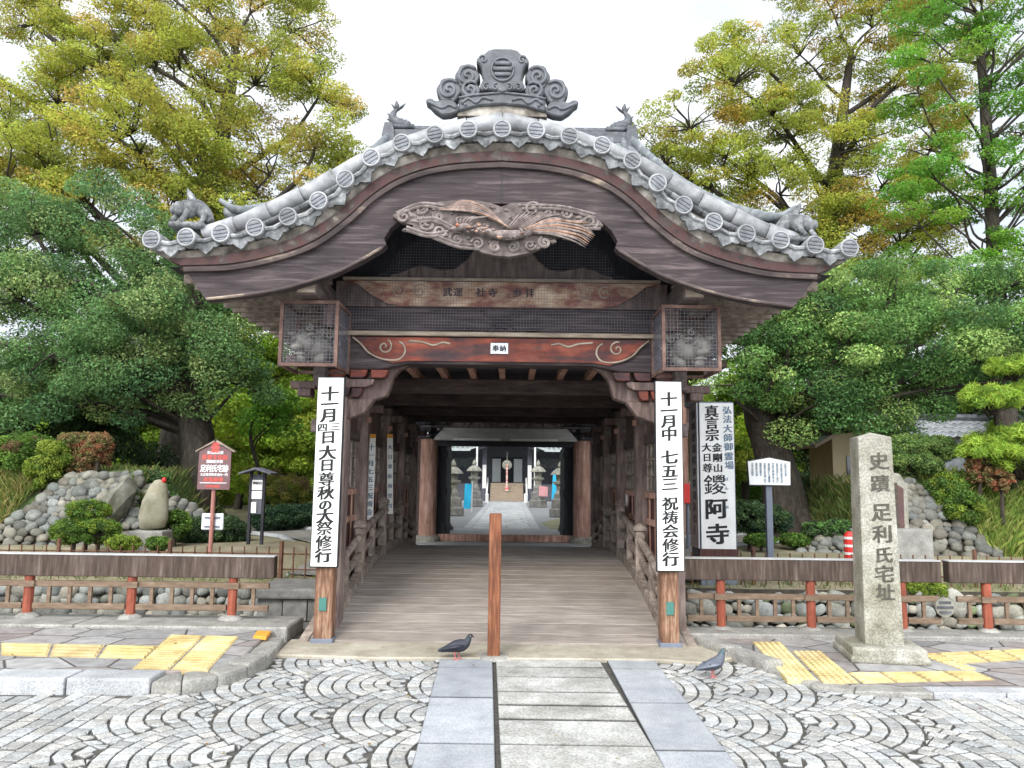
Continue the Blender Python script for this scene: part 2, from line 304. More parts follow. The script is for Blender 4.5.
M['hallroof'] = mat('pale green grey hall roof', [(.3, (.40, .44, .44)), (.7, (.62, .66, .65))], 6, bump=.2, rough=.6)
M['hallwood'] = mat('blue grey hall timber', [(.3, (.075, .078, .095)), (.7, (.15, .155, .18))], 5, (3, 3, .6), bump=.2)  # even blue grey base colour of the timber
M['tan'] = mat('tan worn steps', [(.3, (.26, .20, .145)), (.7, (.38, .31, .235))], 5, (.6, 3, 3), bump=.2)
M['cyan'] = mat('cyan banner cloth', [(.3, (.02, .42, .72)), (.7, (.05, .52, .80))], 4, bump=.1)
M['pinkcloth'] = mat('pink cloth', [(.3, (.62, .28, .30)), (.7, (.70, .36, .37))], 4, bump=.1)
M['red'] = mat('red plastic', [(.3, (.55, .03, .025)), (.7, (.64, .05, .04))], 4, bump=.05, rough=.4)
M['teal'] = mat('small green plate', [(.3, (.04, .14, .12)), (.7, (.07, .19, .16))], 6, bump=.05, rough=.4)
M['glass'] = mat('dim window glass', [(.3, (.030, .045, .050)), (.7, (.06, .08, .085))], 3, bump=0, rough=.12, spec=.6)
M['batten'] = mat('grey brown and dark red battens', [(.34, (.035, .027, .026)), (.46, (.075, .036, .033)), (.55, (.055, .042, .038)), (.63, (.10, .08, .068)), (.70, (.36, .32, .26))], 3.5, (1.6, 1, 1.6), bump=.3)
M['worn'] = mat('dark moulding with worn pale stretches', [(.40, (.055, .042, .042)), (.56, (.11, .085, .078)), (.64, (.34, .27, .205)), (.75, (.46, .38, .30))], 2.2, (.7, 2, 2), bump=.2)
M['rope'] = mat('red and white bell rope', [(.46, (.62, .16, .13)), (.54, (.72, .66, .6))], 5, (.2, .2, 2), bump=.1)
M['pigeon'] = mat('slate grey feathers', [(.3, (.040, .044, .054)), (.7, (.085, .09, .105))], 14, bump=.2, attr=True, rough=.6)
M['pinkleg'] = mat('pink pigeon legs', [(.3, (.42, .12, .12)), (.7, (.5, .17, .16))], 10, bump=.1)
def glassmat():
    m = bpy.data.materials.new('thin window glass'); m.use_nodes = True; t = m.node_tree; t.nodes.remove(t.nodes['Principled BSDF']); l = t.links.new
    a = t.nodes.new('ShaderNodeBsdfTransparent'); a.inputs[0].default_value = (.93, .97, .97, 1); g = t.nodes.new('ShaderNodeBsdfGlossy'); g.inputs['Roughness'].default_value = .08
    f = t.nodes.new('ShaderNodeFresnel'); f.inputs[0].default_value = 1.45; n = t.nodes.new('ShaderNodeTexNoise'); n.inputs['Scale'].default_value = 2
    x = t.nodes.new('ShaderNodeMixShader'); l(f.outputs[0], x.inputs[0]); l(a.outputs[0], x.inputs[1]); l(g.outputs[0], x.inputs[2]); l(x.outputs[0], t.nodes['Material Output'].inputs[0]); return m
M['pane'] = glassmat()
M['leaf'] = leafmat('broad leaf'); M['leafthin'] = leafmat('thin autumn leaf', .5, .6); M['needle'] = leafmat('pine needle', .4, .6)

# ---------------------------------------------------------------- lettering (glyphs turned into sheets of paint)
_gl = {}; WT = 1.25
def glyph(ch):
    if ch in _gl: return _gl[ch]
    cu = bpy.data.curves.new('t', 'FONT'); cu.body = ch; cu.resolution_u = 3
    ob = bpy.data.objects.new('t', cu); C.objects.link(ob)
    dg = bpy.context.evaluated_depsgraph_get(); me = bpy.data.meshes.new_from_object(ob.evaluated_get(dg))
    bpy.data.objects.remove(ob); bpy.data.curves.remove(cu)
    bm = bmesh.new(); bm.from_mesh(me); bmesh.ops.remove_doubles(bm, verts=bm.verts, dist=1e-5); bpy.data.meshes.remove(me)
    bm.verts.ensure_lookup_table()
    nrm = {}
    for e in bm.edges:
        if len(e.link_faces) == 1:
            a, b2 = e.verts; f = e.link_faces[0]; d = (b2.co - a.co); n = Vector((d.y, -d.x, 0))
            if n.length < 1e-9: continue
            n.normalize()
            if n.dot(f.calc_center_median() - (a.co + b2.co) / 2) > 0: n = -n
            for q in e.verts: nrm.setdefault(q.index, []).append(n)
    vs = []
    for q in bm.verts:
        p = q.co.copy()
        if q.index in nrm:
            n = sum(nrm[q.index], Vector((0, 0, 0))); kb = WT * min(1, max(.15, 1.25 - len(bm.verts) / 190))
            if n.length > 1e-6:
                n.normalize(); p += Vector((n.x * .044 * kb, n.y * .019 * kb, 0))     # brush weight: heavy down strokes, lighter cross strokes
        vs.append(p)
    fs = [tuple(x.index for x in f.verts) for f in bm.faces]; bm.free()
    xs = [p.x for p in vs]; ys = [p.y for p in vs]
    _gl[ch] = (vs, fs, min(xs), max(xs), min(ys), max(ys)); return _gl[ch]
def write_chars(mb, items, y, rise=.07, fx=None):
    """items: (char, centre x, centre z, width, height) of the em square, painted on a face looking toward -Y"""
    for ch, cx, cz, wd, ht in items:
        if ch in ' \u3000': continue
        vs, fs, x0, x1, y0, y1 = glyph(ch)
        q = []
        mxx = .5 if ord(ch) > 0x2000 else (x0 + x1) / 2
        for p in vs:
            u = p.x - mxx; v = p.y - .38 + u * rise
            X = cx + u * wd; Z = cz + v * ht
            q.append((X, y, Z) if fx is None else fx(X, Z))
        mb.add(q, fs)
def column_text(mb, text, cx, ztop, zbot, size, y, wide=1.0, fx=None, rise=.07):
    n = len(text); st = (ztop - zbot) / n
    write_chars(mb, [(c, cx, ztop - st * (i + .5), size * wide, min(size, st * 1.12)) for i, c in enumerate(text)], y, rise, fx)
def row_text(mb, text, x0, x1, cz, size, y):
    n = len(text); st = (x1 - x0) / n
    write_chars(mb, [(c, x0 + st * (i + .5), cz, min(size, st * 1.05), size) for i, c in enumerate(text)], y, .03)
# ---------------------------------------------------------------- the ground, the street, the moat
AX = -.12                                   # the axis of bridge and gate
def inside(p, poly):
    x, y = p; r = False; n = len(poly)
    for i in range(n):
        x1, y1 = poly[i]; x2, y2 = poly[(i + 1) % n]
        if (y1 > y) != (y2 > y) and x < (x2 - x1) * (y - y1) / (y2 - y1) + x1: r = not r
    return r
dl = lambda y: (y - 5.8) * -.03
def struct(o): o['kind'] = 'structure'; return o
def gh(x, y):
    """height of the grounds behind the moat"""
    s = lambda t: (lambda q: q * q * (3 - 2 * q))(min(1, max(0, t)))
    bank = .16 + .30 * s((y - 10.7) / 1.6)
    court = .14
    k = s((abs(x - AX) - 2.2) / 1.4)
    k = max(k, 0) if y < 30 else k * (1 - s((y - 26) / 8))
    f = court + (bank - court) * k
    return f
xs = [-300, -120, -60, -40, -25] + [i * .5 for i in range(-40, 41)] + [25, 40, 60, 120, 300]
ys = [10.62] + [10.9 + i * .45 for i in range(60)] + [40, 45, 52, 60, 90, 150, 400]
g = MB(); vs = [(x, y, gh(x, y)) for y in ys for x in xs]; nx = len(xs)
g.add(vs, [(j * nx + i, j * nx + i + 1, (j + 1) * nx + i + 1, (j + 1) * nx + i) for j in range(len(ys) - 1) for i in range(nx - 1)])
struct(g.build('ground', M['earth'], smooth=True, recalc=False))
b = MB(); b.add([(-300, -200, -.009), (300, -200, -.009), (300, 8.4, -.009), (-300, 8.4, -.009)], [(0, 1, 2, 3)])
struct(b.build('street_bed', M['joint'], recalc=False))
b = MB(); b.add([(-300, 8.36, -.62), (300, 8.36, -.62), (300, 10.9, -.62), (-300, 10.9, -.62)], [(0, 1, 2, 3)])
struct(b.build('moat_water', M['water'], recalc=False))
b = MB(); b.span(-300, 300, 8.36, 8.44, -1.2, -.02); struct(b.build('moat_edge', M['rough']))
b = MB(); b.span(-300, 300, 10.60, 10.70, -1.2, .157); struct(b.build('far_bank', M['soil']))

# outline of the two pavements and of the sill at the foot of the bridge (metres)
LW = [(-14, 8.34), (-2.2, 8.34), (-2.12, 7.55), (-2.06, 7.1), (-2.02, 6.72), (-2.06, 6.36), (-2.2, 6.06), (-2.42, 5.88), (-2.9, 5.83), (-14, 5.62)]
RW = [(14, 8.34), (1.85, 8.34), (1.78, 7.75), (1.98, 7.25), (2.18, 6.75), (2.36, 6.28), (2.62, 6.06), (3.2, 6.02), (14, 5.9)]
SILL = [(-2.12, 7.72), (-2.08, 7.08), (-1.2, 7.0), (-.6, 7.03), (1.32, 7.06), (1.72, 6.96), (2.02, 7.16), (1.80, 7.76)]
def insetpoly(poly, d):
    c = Vector((sum(p[0] for p in poly) / len(poly), sum(p[1] for p in poly) / len(poly)))
    return [((Vector(p) - c) * (1 - d) + c)[:] for p in poly]
# fan laid setts
def sett(mb, q, rg):
    """q: four (x, y) corners"""
    c = sum((Vector(p) for p in q), Vector((0, 0))) / 4
    z = rg.uniform(-.003, .003); k = rg.uniform(.70, 1.14); t = rg.uniform(-.03, .03)
    col = (k * (1 + t), k, k * (1 - t * 1.3)); jit = lambda: Vector((rg.uniform(-.004, .004), rg.uniform(-.004, .004)))
    a = [Vector(p) + jit() for p in q]; v = []
    for f, zz in ((.004, -.02), (.0058, -.007), (.0085, .003), (.018, .006)):
        for p in a:
            d = p - c; r = c + d * max(.3, 1 - f * 1.42 / max(d.length, .01)); v.append((r.x, r.y, z + zz))
    fs = [(12, 13, 14, 15)]
    for l in range(3):
        for i in range(4):
            j = (i + 1) % 4; fs.append((l * 4 + i, l * 4 + j, l * 4 + 4 + j, l * 4 + 4 + i))
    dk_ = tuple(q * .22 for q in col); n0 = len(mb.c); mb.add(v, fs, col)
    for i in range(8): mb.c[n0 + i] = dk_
SLX0, SLX1 = -.60, 1.30
def sett_ok(c):
    if c.y > 7.04 or -.575 + dl(c.y) + .03 < c.x < 1.30 - .04: return False
    return not (inside(c, LW) or inside(c, RW) or inside(c, SILL))
def area_dense(c): return 3.2 < c.y < 7.1 and abs(c.x) < 7.5
mb = MB(); rg = random.Random(3)
for side in (-1, 1):
    lim = 2.66 if side < 0 else 3.02; x_in = SLX0 if side < 0 else SLX1
    # overlapping scale fans: concentric rings of setts, each scale lapped by the next one nearer the slab walk
    Rf, s = .78, .104; cen = []
    for j in range(-2, 7):
        for i in range(-3, 9):
            cx = (-1.18 if side < 0 else 1.96) - side * (Rf * (1 - i) if True else 0) + (j % 2) * Rf / 2 * (1 if side < 0 else -1); cen.append((cx, 7.03 - j * Rf))
    def owner(p):
        best = None
        for (cx, cy) in cen:
            if (p[0] - cx) ** 2 + (p[1] - cy) ** 2 < Rf * Rf and (best is None or side * cx < side * best[0]): best = (cx, cy)
        return best
    for (cx, cy) in cen:
        k = 0
        while Rf - k * s > .06:
            r1 = Rf - k * s; r0 = max(.02, r1 - s); n = max(5, int(2 * math.pi * (r1 - s / 2) / .106)); ph = rg.random() * 6
            for i in range(n):
                a0 = ph + 2 * math.pi * i / n; a1 = ph + 2 * math.pi * (i + 1) / n; am = (a0 + a1) / 2
                c = Vector((cx + math.cos(am) * (r0 + r1) / 2, cy + math.sin(am) * (r0 + r1) / 2))
                if side * c.x > lim + .03 or side * c.x < side * x_in - .12 or not (2.9 < c.y < 7.2) or not sett_ok(c): continue
                q = [Vector((cx + math.cos(a) * r, cy + math.sin(a) * r)) for r, a in ((r0, a0), (r1, a0), (r1, a1), (r0, a1))]
                own = []
                for u in (.1, .5, .9):
                    for w_ in (.1, .5, .9):
                        p = (q[0] * (1 - u) + q[1] * u) * (1 - w_) + (q[3] * (1 - u) + q[2] * u) * w_
                        if owner(p) == (cx, cy): own.append(p)
                if len(own) < 2: continue
                if len(own) < 9: c = sum(own, Vector((0, 0))) / len(own)
                q2 = []
                for p in q:                                       # stones at a seam are cut to it
                    t = 1.0
                    while t > .12 and owner(c + (p - c) * t * .97) != (cx, cy): t -= .07
                    q2.append(c + (p - c) * t)
                sett(mb, q2, rg)
            k += 1
    # straight courses at both outer sides
    for k in range(40):
        x0 = side * (lim - .05 + k * .115); y = 3.0 + rg.uniform(0, .2)
        while y < 7.1:
            ln = rg.uniform(.12, .20); q = [(x0, y), (x0 + side * .115, y), (x0 + side * .115, y + ln), (x0, y + ln)]
            c = Vector((x0 + side * .057, y + ln / 2)); y += ln
            if sett_ok(c): sett(mb, q if side > 0 else q[::-1], rg)
struct(mb.build('sett_paving', M['sett'], recalc=False))
b = MB(); b.add([(-300, -200, .001), (300, -200, .001), (300, 3.05, .001), (-300, 3.05, .001)], [(0, 1, 2, 3)])
b.add([(-300, 3.05, .001), (-7.3, 3.05, .001), (-7.3, 5.7, .001), (-300, 5.7, .001)], [(0, 1, 2, 3)])
b.add([(7.7, 3.05, .001), (300, 3.05, .001), (300, 5.95, .001), (7.7, 5.95, .001)], [(0, 1, 2, 3)])
struct(b.build('street', M['sett'], recalc=False))
# slab walk in the middle: two blue grey granite bands, worn pale slabs between
def slabs(name, x0, x1, ycuts, m, dx=lambda y: 0, gap=.006, kind='structure', z=.006, jit=.0, seed=0, width_split=None):
    z = .014
    mb = MB(); r = random.Random(seed)
    for a, c in zip(ycuts[:-1], ycuts[1:]):
        parts = [(x0, x1)]
        if width_split and r.random() < width_split:
            mx_ = x0 + (x1 - x0) * r.uniform(.3, .7); parts = [(x0, mx_), (mx_, x1)]
        for (p, q) in parts:
            k = r.uniform(.88, 1.08); t = r.uniform(-.015, .02)
            ja, jc = r.uniform(-jit, jit), r.uniform(-jit, jit)
            gy = gap * 1.3; zz = z + r.uniform(-.002, .003)
            q4 = [Vector((p + gap + dx(a), a + gy + ja)), Vector((q - gap + dx(a), a + gy + jc)), Vector((q - gap + dx(c), c - gy + jc * .4)), Vector((p + gap + dx(c), c - gy + ja * .4))]; cen = sum(q4, Vector((0, 0))) / 4
            vs = []; cs = []
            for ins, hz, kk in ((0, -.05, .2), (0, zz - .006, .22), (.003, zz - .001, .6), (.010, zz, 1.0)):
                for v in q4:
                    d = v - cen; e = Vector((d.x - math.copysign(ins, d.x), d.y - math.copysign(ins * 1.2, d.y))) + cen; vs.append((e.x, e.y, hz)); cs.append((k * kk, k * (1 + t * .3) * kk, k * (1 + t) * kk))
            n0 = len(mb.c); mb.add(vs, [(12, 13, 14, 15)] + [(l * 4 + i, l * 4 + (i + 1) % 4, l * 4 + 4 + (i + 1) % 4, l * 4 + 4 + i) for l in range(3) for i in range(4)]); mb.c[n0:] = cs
    return struct(mb.build(name, m))
dl = lambda y: (y - 5.8) * -.03
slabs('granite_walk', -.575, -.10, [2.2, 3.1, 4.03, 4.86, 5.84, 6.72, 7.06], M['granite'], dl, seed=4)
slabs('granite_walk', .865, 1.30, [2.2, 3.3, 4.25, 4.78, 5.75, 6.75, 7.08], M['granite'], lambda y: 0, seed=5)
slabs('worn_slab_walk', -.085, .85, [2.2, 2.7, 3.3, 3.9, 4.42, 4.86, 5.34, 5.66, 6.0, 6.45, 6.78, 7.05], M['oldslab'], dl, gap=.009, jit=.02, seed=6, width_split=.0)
b = MB(); b.slab(SILL, -.05, .026); struct(b.build('concrete_sill', M['sill'], bevel=.012))

# flagstone material: irregular flags with dark joints
def flagmat(name, cols, sc, zc=None):
    m = bpy.data.materials.new(name); m.use_nodes = True; t = m.node_tree; bs = t.nodes['Principled BSDF']; l = t.links.new
    bs.inputs['Roughness'].default_value = .75; bs.inputs['Specular IOR Level'].default_value = .3
    tc = t.nodes.new('ShaderNodeTexCoord'); mp = t.nodes.new('ShaderNodeMapping'); mp.inputs['Scale'].default_value = sc
    v1 = t.nodes.new('ShaderNodeTexVoronoi'); v1.feature = 'DISTANCE_TO_EDGE'; v1.inputs['Scale'].default_value = 1
    v2 = t.nodes.new('ShaderNodeTexVoronoi'); v2.inputs['Scale'].default_value = 1
    for v in (v1, v2): v.inputs['Randomness'].default_value = .8; v.voronoi_dimensions = '2D'; l(mp.outputs[0], v.inputs['Vector'])
    l(tc.outputs['Object'], mp.inputs[0])
    sp = t.nodes.new('ShaderNodeSeparateColor'); l(v2.outputs['Color'], sp.inputs[0])
    cr = t.nodes.new('ShaderNodeValToRGB'); e = cr.color_ramp.elements
    while len(e) < len(cols): e.new(.5)
    for i, c in enumerate(cols): e[i].position = i / (len(cols) - 1); e[i].color = (*c, 1)
    l(sp.outputs[0], cr.inputs[0])
    n = t.nodes.new('ShaderNodeTexNoise'); n.inputs['Scale'].default_value = 9; n.inputs['Detail'].default_value = 8; l(tc.outputs['Object'], n.inputs['Vector'])
    r3 = t.nodes.new('ShaderNodeValToRGB'); r3.color_ramp.elements[0].position = .3; r3.color_ramp.elements[0].color = (.72, .72, .72, 1); r3.color_ramp.elements[1].position = .7; r3.color_ramp.elements[1].color = (1.15, 1.15, 1.15, 1)
    l(n.outputs[0], r3.inputs[0])
    q = t.nodes.new('ShaderNodeMixRGB'); q.blend_type = 'MULTIPLY'; q.inputs[0].default_value = 1; l(cr.outputs[0], q.inputs[1]); l(r3.outputs[0], q.inputs[2])
    r4 = t.nodes.new('ShaderNodeValToRGB'); r4.color_ramp.elements[0].position = .012; r4.color_ramp.elements[1].position = .03
    l(v1.outputs[0], r4.inputs[0])
    q2 = t.nodes.new('ShaderNodeMixRGB'); q2.inputs[1].default_value = (.07, .065, .06, 1); l(r4.outputs[0], q2.inputs[0]); l(q.outputs[0], q2.inputs[2])
    l(q2.outputs[0], bs.inputs['Base Color'])
    bp = t.nodes.new('ShaderNodeBump'); bp.inputs['Strength'].default_value = .5; bp.inputs['Distance'].default_value = .012
    l(r4.outputs[0], bp.inputs['Height']); l(bp.outputs[0], bs.inputs['Normal'])
    return m
M['flags'] = flagmat('irregular grey flagstones', [(.20, .195, .19), (.29, .285, .275), (.24, .20, .185), (.35, .345, .335), (.27, .23, .21)], (2.0, 2.7, 1))
M['cpath'] = flagmat('courtyard paving stones', [(.34, .35, .35), (.5, .51, .50), (.42, .43, .42), (.56, .57, .56)], (1.7, 2.0, 1))
LH, RH = .10, .035                          # pavement heights, the right one is dropped to the street
b = MB(); b.slab([(-14, 8.34), (-2.24, 8.34), (-2.3, 7.55), (-2.26, 7.1), (-2.22, 6.72), (-2.26, 6.4), (-2.4, 6.22), (-2.62, 6.12), (-14, 5.92)], -.05, LH)
struct(b.build('pavement', M['flags'], bevel=.01))
b = MB(); b.slab([(14, 8.34), (1.87, 8.34), (1.95, 7.75), (2.14, 7.27), (2.34, 6.78), (2.5, 6.36), (2.70, 6.22), (3.2, 6.2), (14, 6.1)], -.05, RH)
struct(b.build('pavement', M['flags'], bevel=.01))
mb = MB(); r = random.Random(8); x = -2.62
for ln in (.62, .62, .48, .55, .6, .6, .6, .6, .6, .6, .6, .6, .6, .6, .6, .6):
    k = r.uniform(.9, 1.05); e = lambda q: 5.86 + (q + 2.6) * .02
    mb.slab([(x - .008, e(x)), (x - .008, e(x) + .27), (x - ln + .008, e(x - ln) + .27), (x - ln + .008, e(x - ln))], -.05, LH + .012, (k, k, k * 1.01)); x -= ln
struct(mb.build('kerb', M['kerb'], bevel=.018, seg=2))
mb = MB(); ring = [(-2.62, 5.86), (-2.40, 5.88), (-2.20, 6.06), (-2.07, 6.36), (-2.03, 6.72), (-2.07, 7.1), (-2.13, 7.55)]
inn = [(-2.62, 6.13), (-2.50, 6.15), (-2.40, 6.24), (-2.27, 6.42), (-2.23, 6.74), (-2.27, 7.1), (-2.31, 7.55)]
sp = smooth_curve([(a, c, 0) for a, c in ring], 4); si = smooth_curve([(a, c, 0) for a, c in inn], 4)
for i in range(0, len(sp) - 1, 4):
    o_ = [p[:2] for p in sp[i:i + 5]]; n_ = [p[:2] for p in si[i:i + 5]]
    mb.slab(o_ + n_[::-1], -.05, LH + r.uniform(-.012, .012) - .012 * (i / 4 > 3))
struct(mb.build('kerb', M['rough'], bevel=.03, seg=2))
mb = MB(); ring = [(1.80, 7.72), (1.98, 7.25), (2.18, 6.75), (2.36, 6.28), (2.62, 6.06)]; inn = [(1.97, 7.74), (2.15, 7.28), (2.35, 6.79), (2.51, 6.37), (2.71, 6.23)]
sp = smooth_curve([(a, c, 0) for a, c in ring], 4); si = smooth_curve([(a, c, 0) for a, c in inn], 4)
for i, hh in ((0, .10), (4, .095), (8, .036), (12, .033)):
    mb.slab([p[:2] for p in sp[i:i + 5]] + [p[:2] for p in si[i:i + 5]][::-1], -.05, hh)
struct(mb.build('kerb', M['rough'], bevel=.03, seg=2))
mb = MB(); x = 3.2
for ln in (.55, .62, .6, .6, .6, .6, .6, .6, .6, .6, .6, .6, .6, .6):
    k = r.uniform(.92, 1.06); e = lambda q: 6.02 - (q - 3.2) * .011
    mb.slab([(x + .006, e(x)), (x + .006, e(x) + .18), (x + ln - .006, e(x + ln) + .18), (x + ln - .006, e(x + ln))], -.05, RH + .006, (k, k, k * 1.02)); x += ln
struct(mb.build('kerb', M['kerb'], bevel=.008))
b = MB(); b.slab([(2.62, 6.055), (2.71, 6.22), (3.2, 6.2), (3.2, 6.015)], -.05, RH + .001); struct(b.build('kerb', M['rough'], bevel=.01))
# coping along the moat
mb = MB(); x = -2.16
for ln in (2.1, 1.2, 1.5, 1.5, 1.8, 1.8, 1.8): mb.span(x - ln + .006, x - .006, 7.74, 8.36, -.05, LH + .03); x -= ln
struct(mb.build('coping', M['rough'], bevel=.015))
mb = MB(); x = 1.80
for ln in (1.9, 1.6, 1.6, 1.8, 1.8, 1.8, 1.8): mb.span(x + .006, x + ln - .006, 7.95, 8.36, -.05, RH + .045); x += ln
struct(mb.build('coping', M['rough'], bevel=.015))

# yellow tactile tiles: tile quads with raised bars or studs
def tac(mb, q, z, studs, rg):
    q = [Vector(p[:2]) for p in q]; c = sum(q, Vector((0, 0))) / 4
    k = rg.uniform(.86, 1.08); col = (k, k * rg.uniform(.97, 1.02), k * rg.uniform(.9, 1.05))
    e = [c + (p - c) * .95 for p in q]; mb.slab([p[:] for p in e], z - .03, z + .004, tuple(v * .88 for v in col))  # base darkened, bars and studs lightened: relief shading put into the colour
    at = lambda u, v: (e[0] * (1 - u) + e[1] * u) * (1 - v) + (e[3] * (1 - u) + e[2] * u) * v
    if studs:
        for i in range(5):
            for j in range(5):
                p = at((i + .5) / 5, (j + .5) / 5); mb.lathe([(.020, 0), (.014, .008)], p.x, p.y, z + .004, 7, tuple(v * 1.06 for v in col))
    else:
        for i in range(4):
            v0 = (i + .3) / 4; v1 = (i + .7) / 4
            mb.slab([at(.05, v0)[:], at(.95, v0)[:], at(.95, v1)[:], at(.05, v1)[:]], z + .003, z + .012, tuple(v * 1.06 for v in col))
mb = MB(); rg = random.Random(21)
def tgrid(c4, nu, nv, z, studs):
    a, b_, c, d = [Vector(p[:2]) for p in c4]
    at = lambda u, v: (a * (1 - u) + b_ * u) * (1 - v) + (d * (1 - u) + c * u) * v
    for i in range(nu):
        for j in range(nv): tac(mb, [at(i / nu, j / nv), at((i + 1) / nu, j / nv), at((i + 1) / nu, (j + 1) / nv), at(i / nu, (j + 1) / nv)], z, studs, rg)
tgrid([G(131, 669.5, LH), G(209, 671, LH), G(240, 637, LH), G(170, 635, LH)], 2, 4, LH, False)
a, b_, c, d = G(0, 656, LH), G(146, 659.5, LH), G(160, 646, LH), G(0, 643, LH)
u1 = (b_ - a); tgrid([a - u1 * 1.0, b_, c, d - (c - d) * 1.0], 6, 1, LH, False)
struct(mb.build('tactile_paving', M['tactile']))
mb = MB()
tgrid([G(787, 680, RH + .004), G(818, 680, RH + .004), G(781, 642, RH), G(751, 642, RH)], 1, 4, RH, True)
tgrid([G(823, 683.5, RH), G(861, 684, RH), G(821, 651, RH), G(791, 651, RH)], 1, 3, RH, True)
tgrid([G(863, 684, RH), G(996, 680.5, RH), G(974, 671, RH), G(847, 673, RH)], 4, 1, RH, False)
tgrid([G(958, 664.5, RH), G(1110, 655, RH), G(1090, 646, RH), G(935, 653, RH)], 5, 1, RH, False)
tgrid([G(962, 670, RH), G(978, 670, RH), G(934, 653.5, RH), G(915, 654, RH)], 1, 2, RH, False)
struct(mb.build('tactile_paving', M['tactile']))
b = MB(); q = [G(253, 638.5, LH), G(266, 639.5, LH), G(271, 633.5, LH), G(257, 633, LH)]; b.slab([p[:2] for p in q], LH - .01, LH + .025)
tag(b.build('kerb_marker', M['orange'], bevel=.006), 'small orange marker block set in the kerb corner by the yellow tiles', 'marker')

# ---------------------------------------------------------------- cobble walls
def stones(mb, q, size, rg, depth=.4, lvl=2, tone=(.7, 1.2), green=.0, wide=1.25, keep=1.0):
    """q: bl, br, tr, tl corners (3-D). Rounded stones packed in jittered rows over the quad."""
    bl, br, tr, tl = [Vector(p) for p in q]; H = ((tl - bl).length + (tr - br).length) / 2; W = ((br - bl).length + (tr - tl).length) / 2
    nrm = (br - bl).cross(tl - bl).normalized(); rows = max(1, round(H / (size * .80))); Vt, Ft = ICO[lvl]
    for j in range(rows):
        n = max(1, round(W / (size * wide * .86)))
        u = -rg.random() / n
        while u < 1.02:
            s = size * rg.uniform(.6, 1.35); du = s * wide * .88 / W
            uc = u + du / 2; vc = (j + .5 + rg.uniform(-.16, .16)) / rows; u += du
            if not (-.02 < uc < 1.02) or rg.random() > keep: continue
            uc = min(max(uc, 0), 1)
            c = (bl * (1 - uc) + br * uc) * (1 - vc) + (tl * (1 - uc) + tr * uc) * vc
            t = (br - bl).normalized(); up_ = nrm.cross(t)
            m = Matrix((t, up_, nrm)).transposed() @ Matrix.Rotation(rg.uniform(-.5, .5), 3, 'Z') @ Matrix.Rotation(rg.uniform(-.25, .25), 3, 'X')
            k = rg.uniform(*tone); w_ = rg.uniform(-.05, .12); gcol = (k * (1 + w_), k, k * (1 - w_))
            if rg.random() < green: gcol = (k * .55, k * .66, k * .38)
            hh = rg.uniform(.46, .60)
            n0 = len(mb.v); mb.blob((0, 0, 0), (1, 1, 1), rg.random() * 1e6, .2, lvl, None, gcol); pw = rg.uniform(.62, .95); pc_ = c + nrm * rg.uniform(-.01, .03)
            for i_ in range(n0, len(mb.v)):
                w3 = mb.v[i_]; mb.v[i_] = tuple(pc_ + m @ Vector([math.copysign(abs(w_) ** pw, w_) * k_ for w_, k_ in zip(w3, (s * wide * .50, s * hh * .95, s * depth))]))
def cobble_wall(label, quads, size, seed, group=None, depth=.4, tone=(.7, 1.2), green=0.0, lvl=2, cat='stone wall', name='cobble_wall', back=.05):
    q0 = quads[0]; t = thing(name, label, cat, (Vector(q0[0]) + Vector(q0[1])) / 2, group)
    r = random.Random(seed); a = MB(); bk = MB()
    for q in quads:
        stones(a, q, size, r, depth, lvl, tone, green)
        q = [Vector(p) for p in q]; n = (q[1] - q[0]).cross(q[3] - q[0]).normalized()
        f = [p - n * back for p in q]; h = [p - n * (back + .3) for p in q]
        bk.add(f + h, [(0, 1, 2, 3), (7, 6, 5, 4), (0, 4, 5, 1), (1, 5, 6, 2), (2, 6, 7, 3), (3, 7, 4, 0)])
    a.build('stonework', M['cobble'], t, smooth=True, recalc=False); bk.build('backing', M['soil'], t)
    return t
cobble_wall('low moat wall of smooth grey cobbles behind the left fence', [[(-9.5, 10.42, -.7), (-2.95, 10.42, -.7), (-2.95, 10.58, .12), (-9.5, 10.58, .12)]], .17, 1, 'moat retaining walls', tone=(.38, .92))
cobble_wall('low moat wall of pale mossy cobbles behind the right fence', [[(1.95, 10.42, -.7), (9.5, 10.42, -.7), (9.5, 10.58, .12), (1.95, 10.58, .12)]], .17, 2, 'moat retaining walls', tone=(.5, 1.2), green=.2)
# squared abutment blocks beside the bridge
t = thing('block_wall', 'dark squared stone blocks of the bridge abutment left of the signpost', 'stone wall', (-2.55, 9.6, -.7))
b = MB(); r = random.Random(5)
for row, (z0, z1) in enumerate(((-.72, -.42), (-.42, -.12), (-.12, .14))):
    x = -3.02
    while x < -2.05:
        wd = r.uniform(.28, .40); k = r.uniform(.75, 1.2); b.span(x + .006, min(x + wd, -2.02) - .006, 9.42 + r.uniform(0, .03), 10.3, z0 + .006, z1 - .006, (k, k, k)); x += wd
b.build('blocks', M['blockstone'], t, bevel=.025, seg=2)
b = MB(); b.span(-3.06, -2.02, 9.36, 10.3, .145, .27); b.build('cap_stone', M['blockstone'], t, bevel=.03, seg=2)

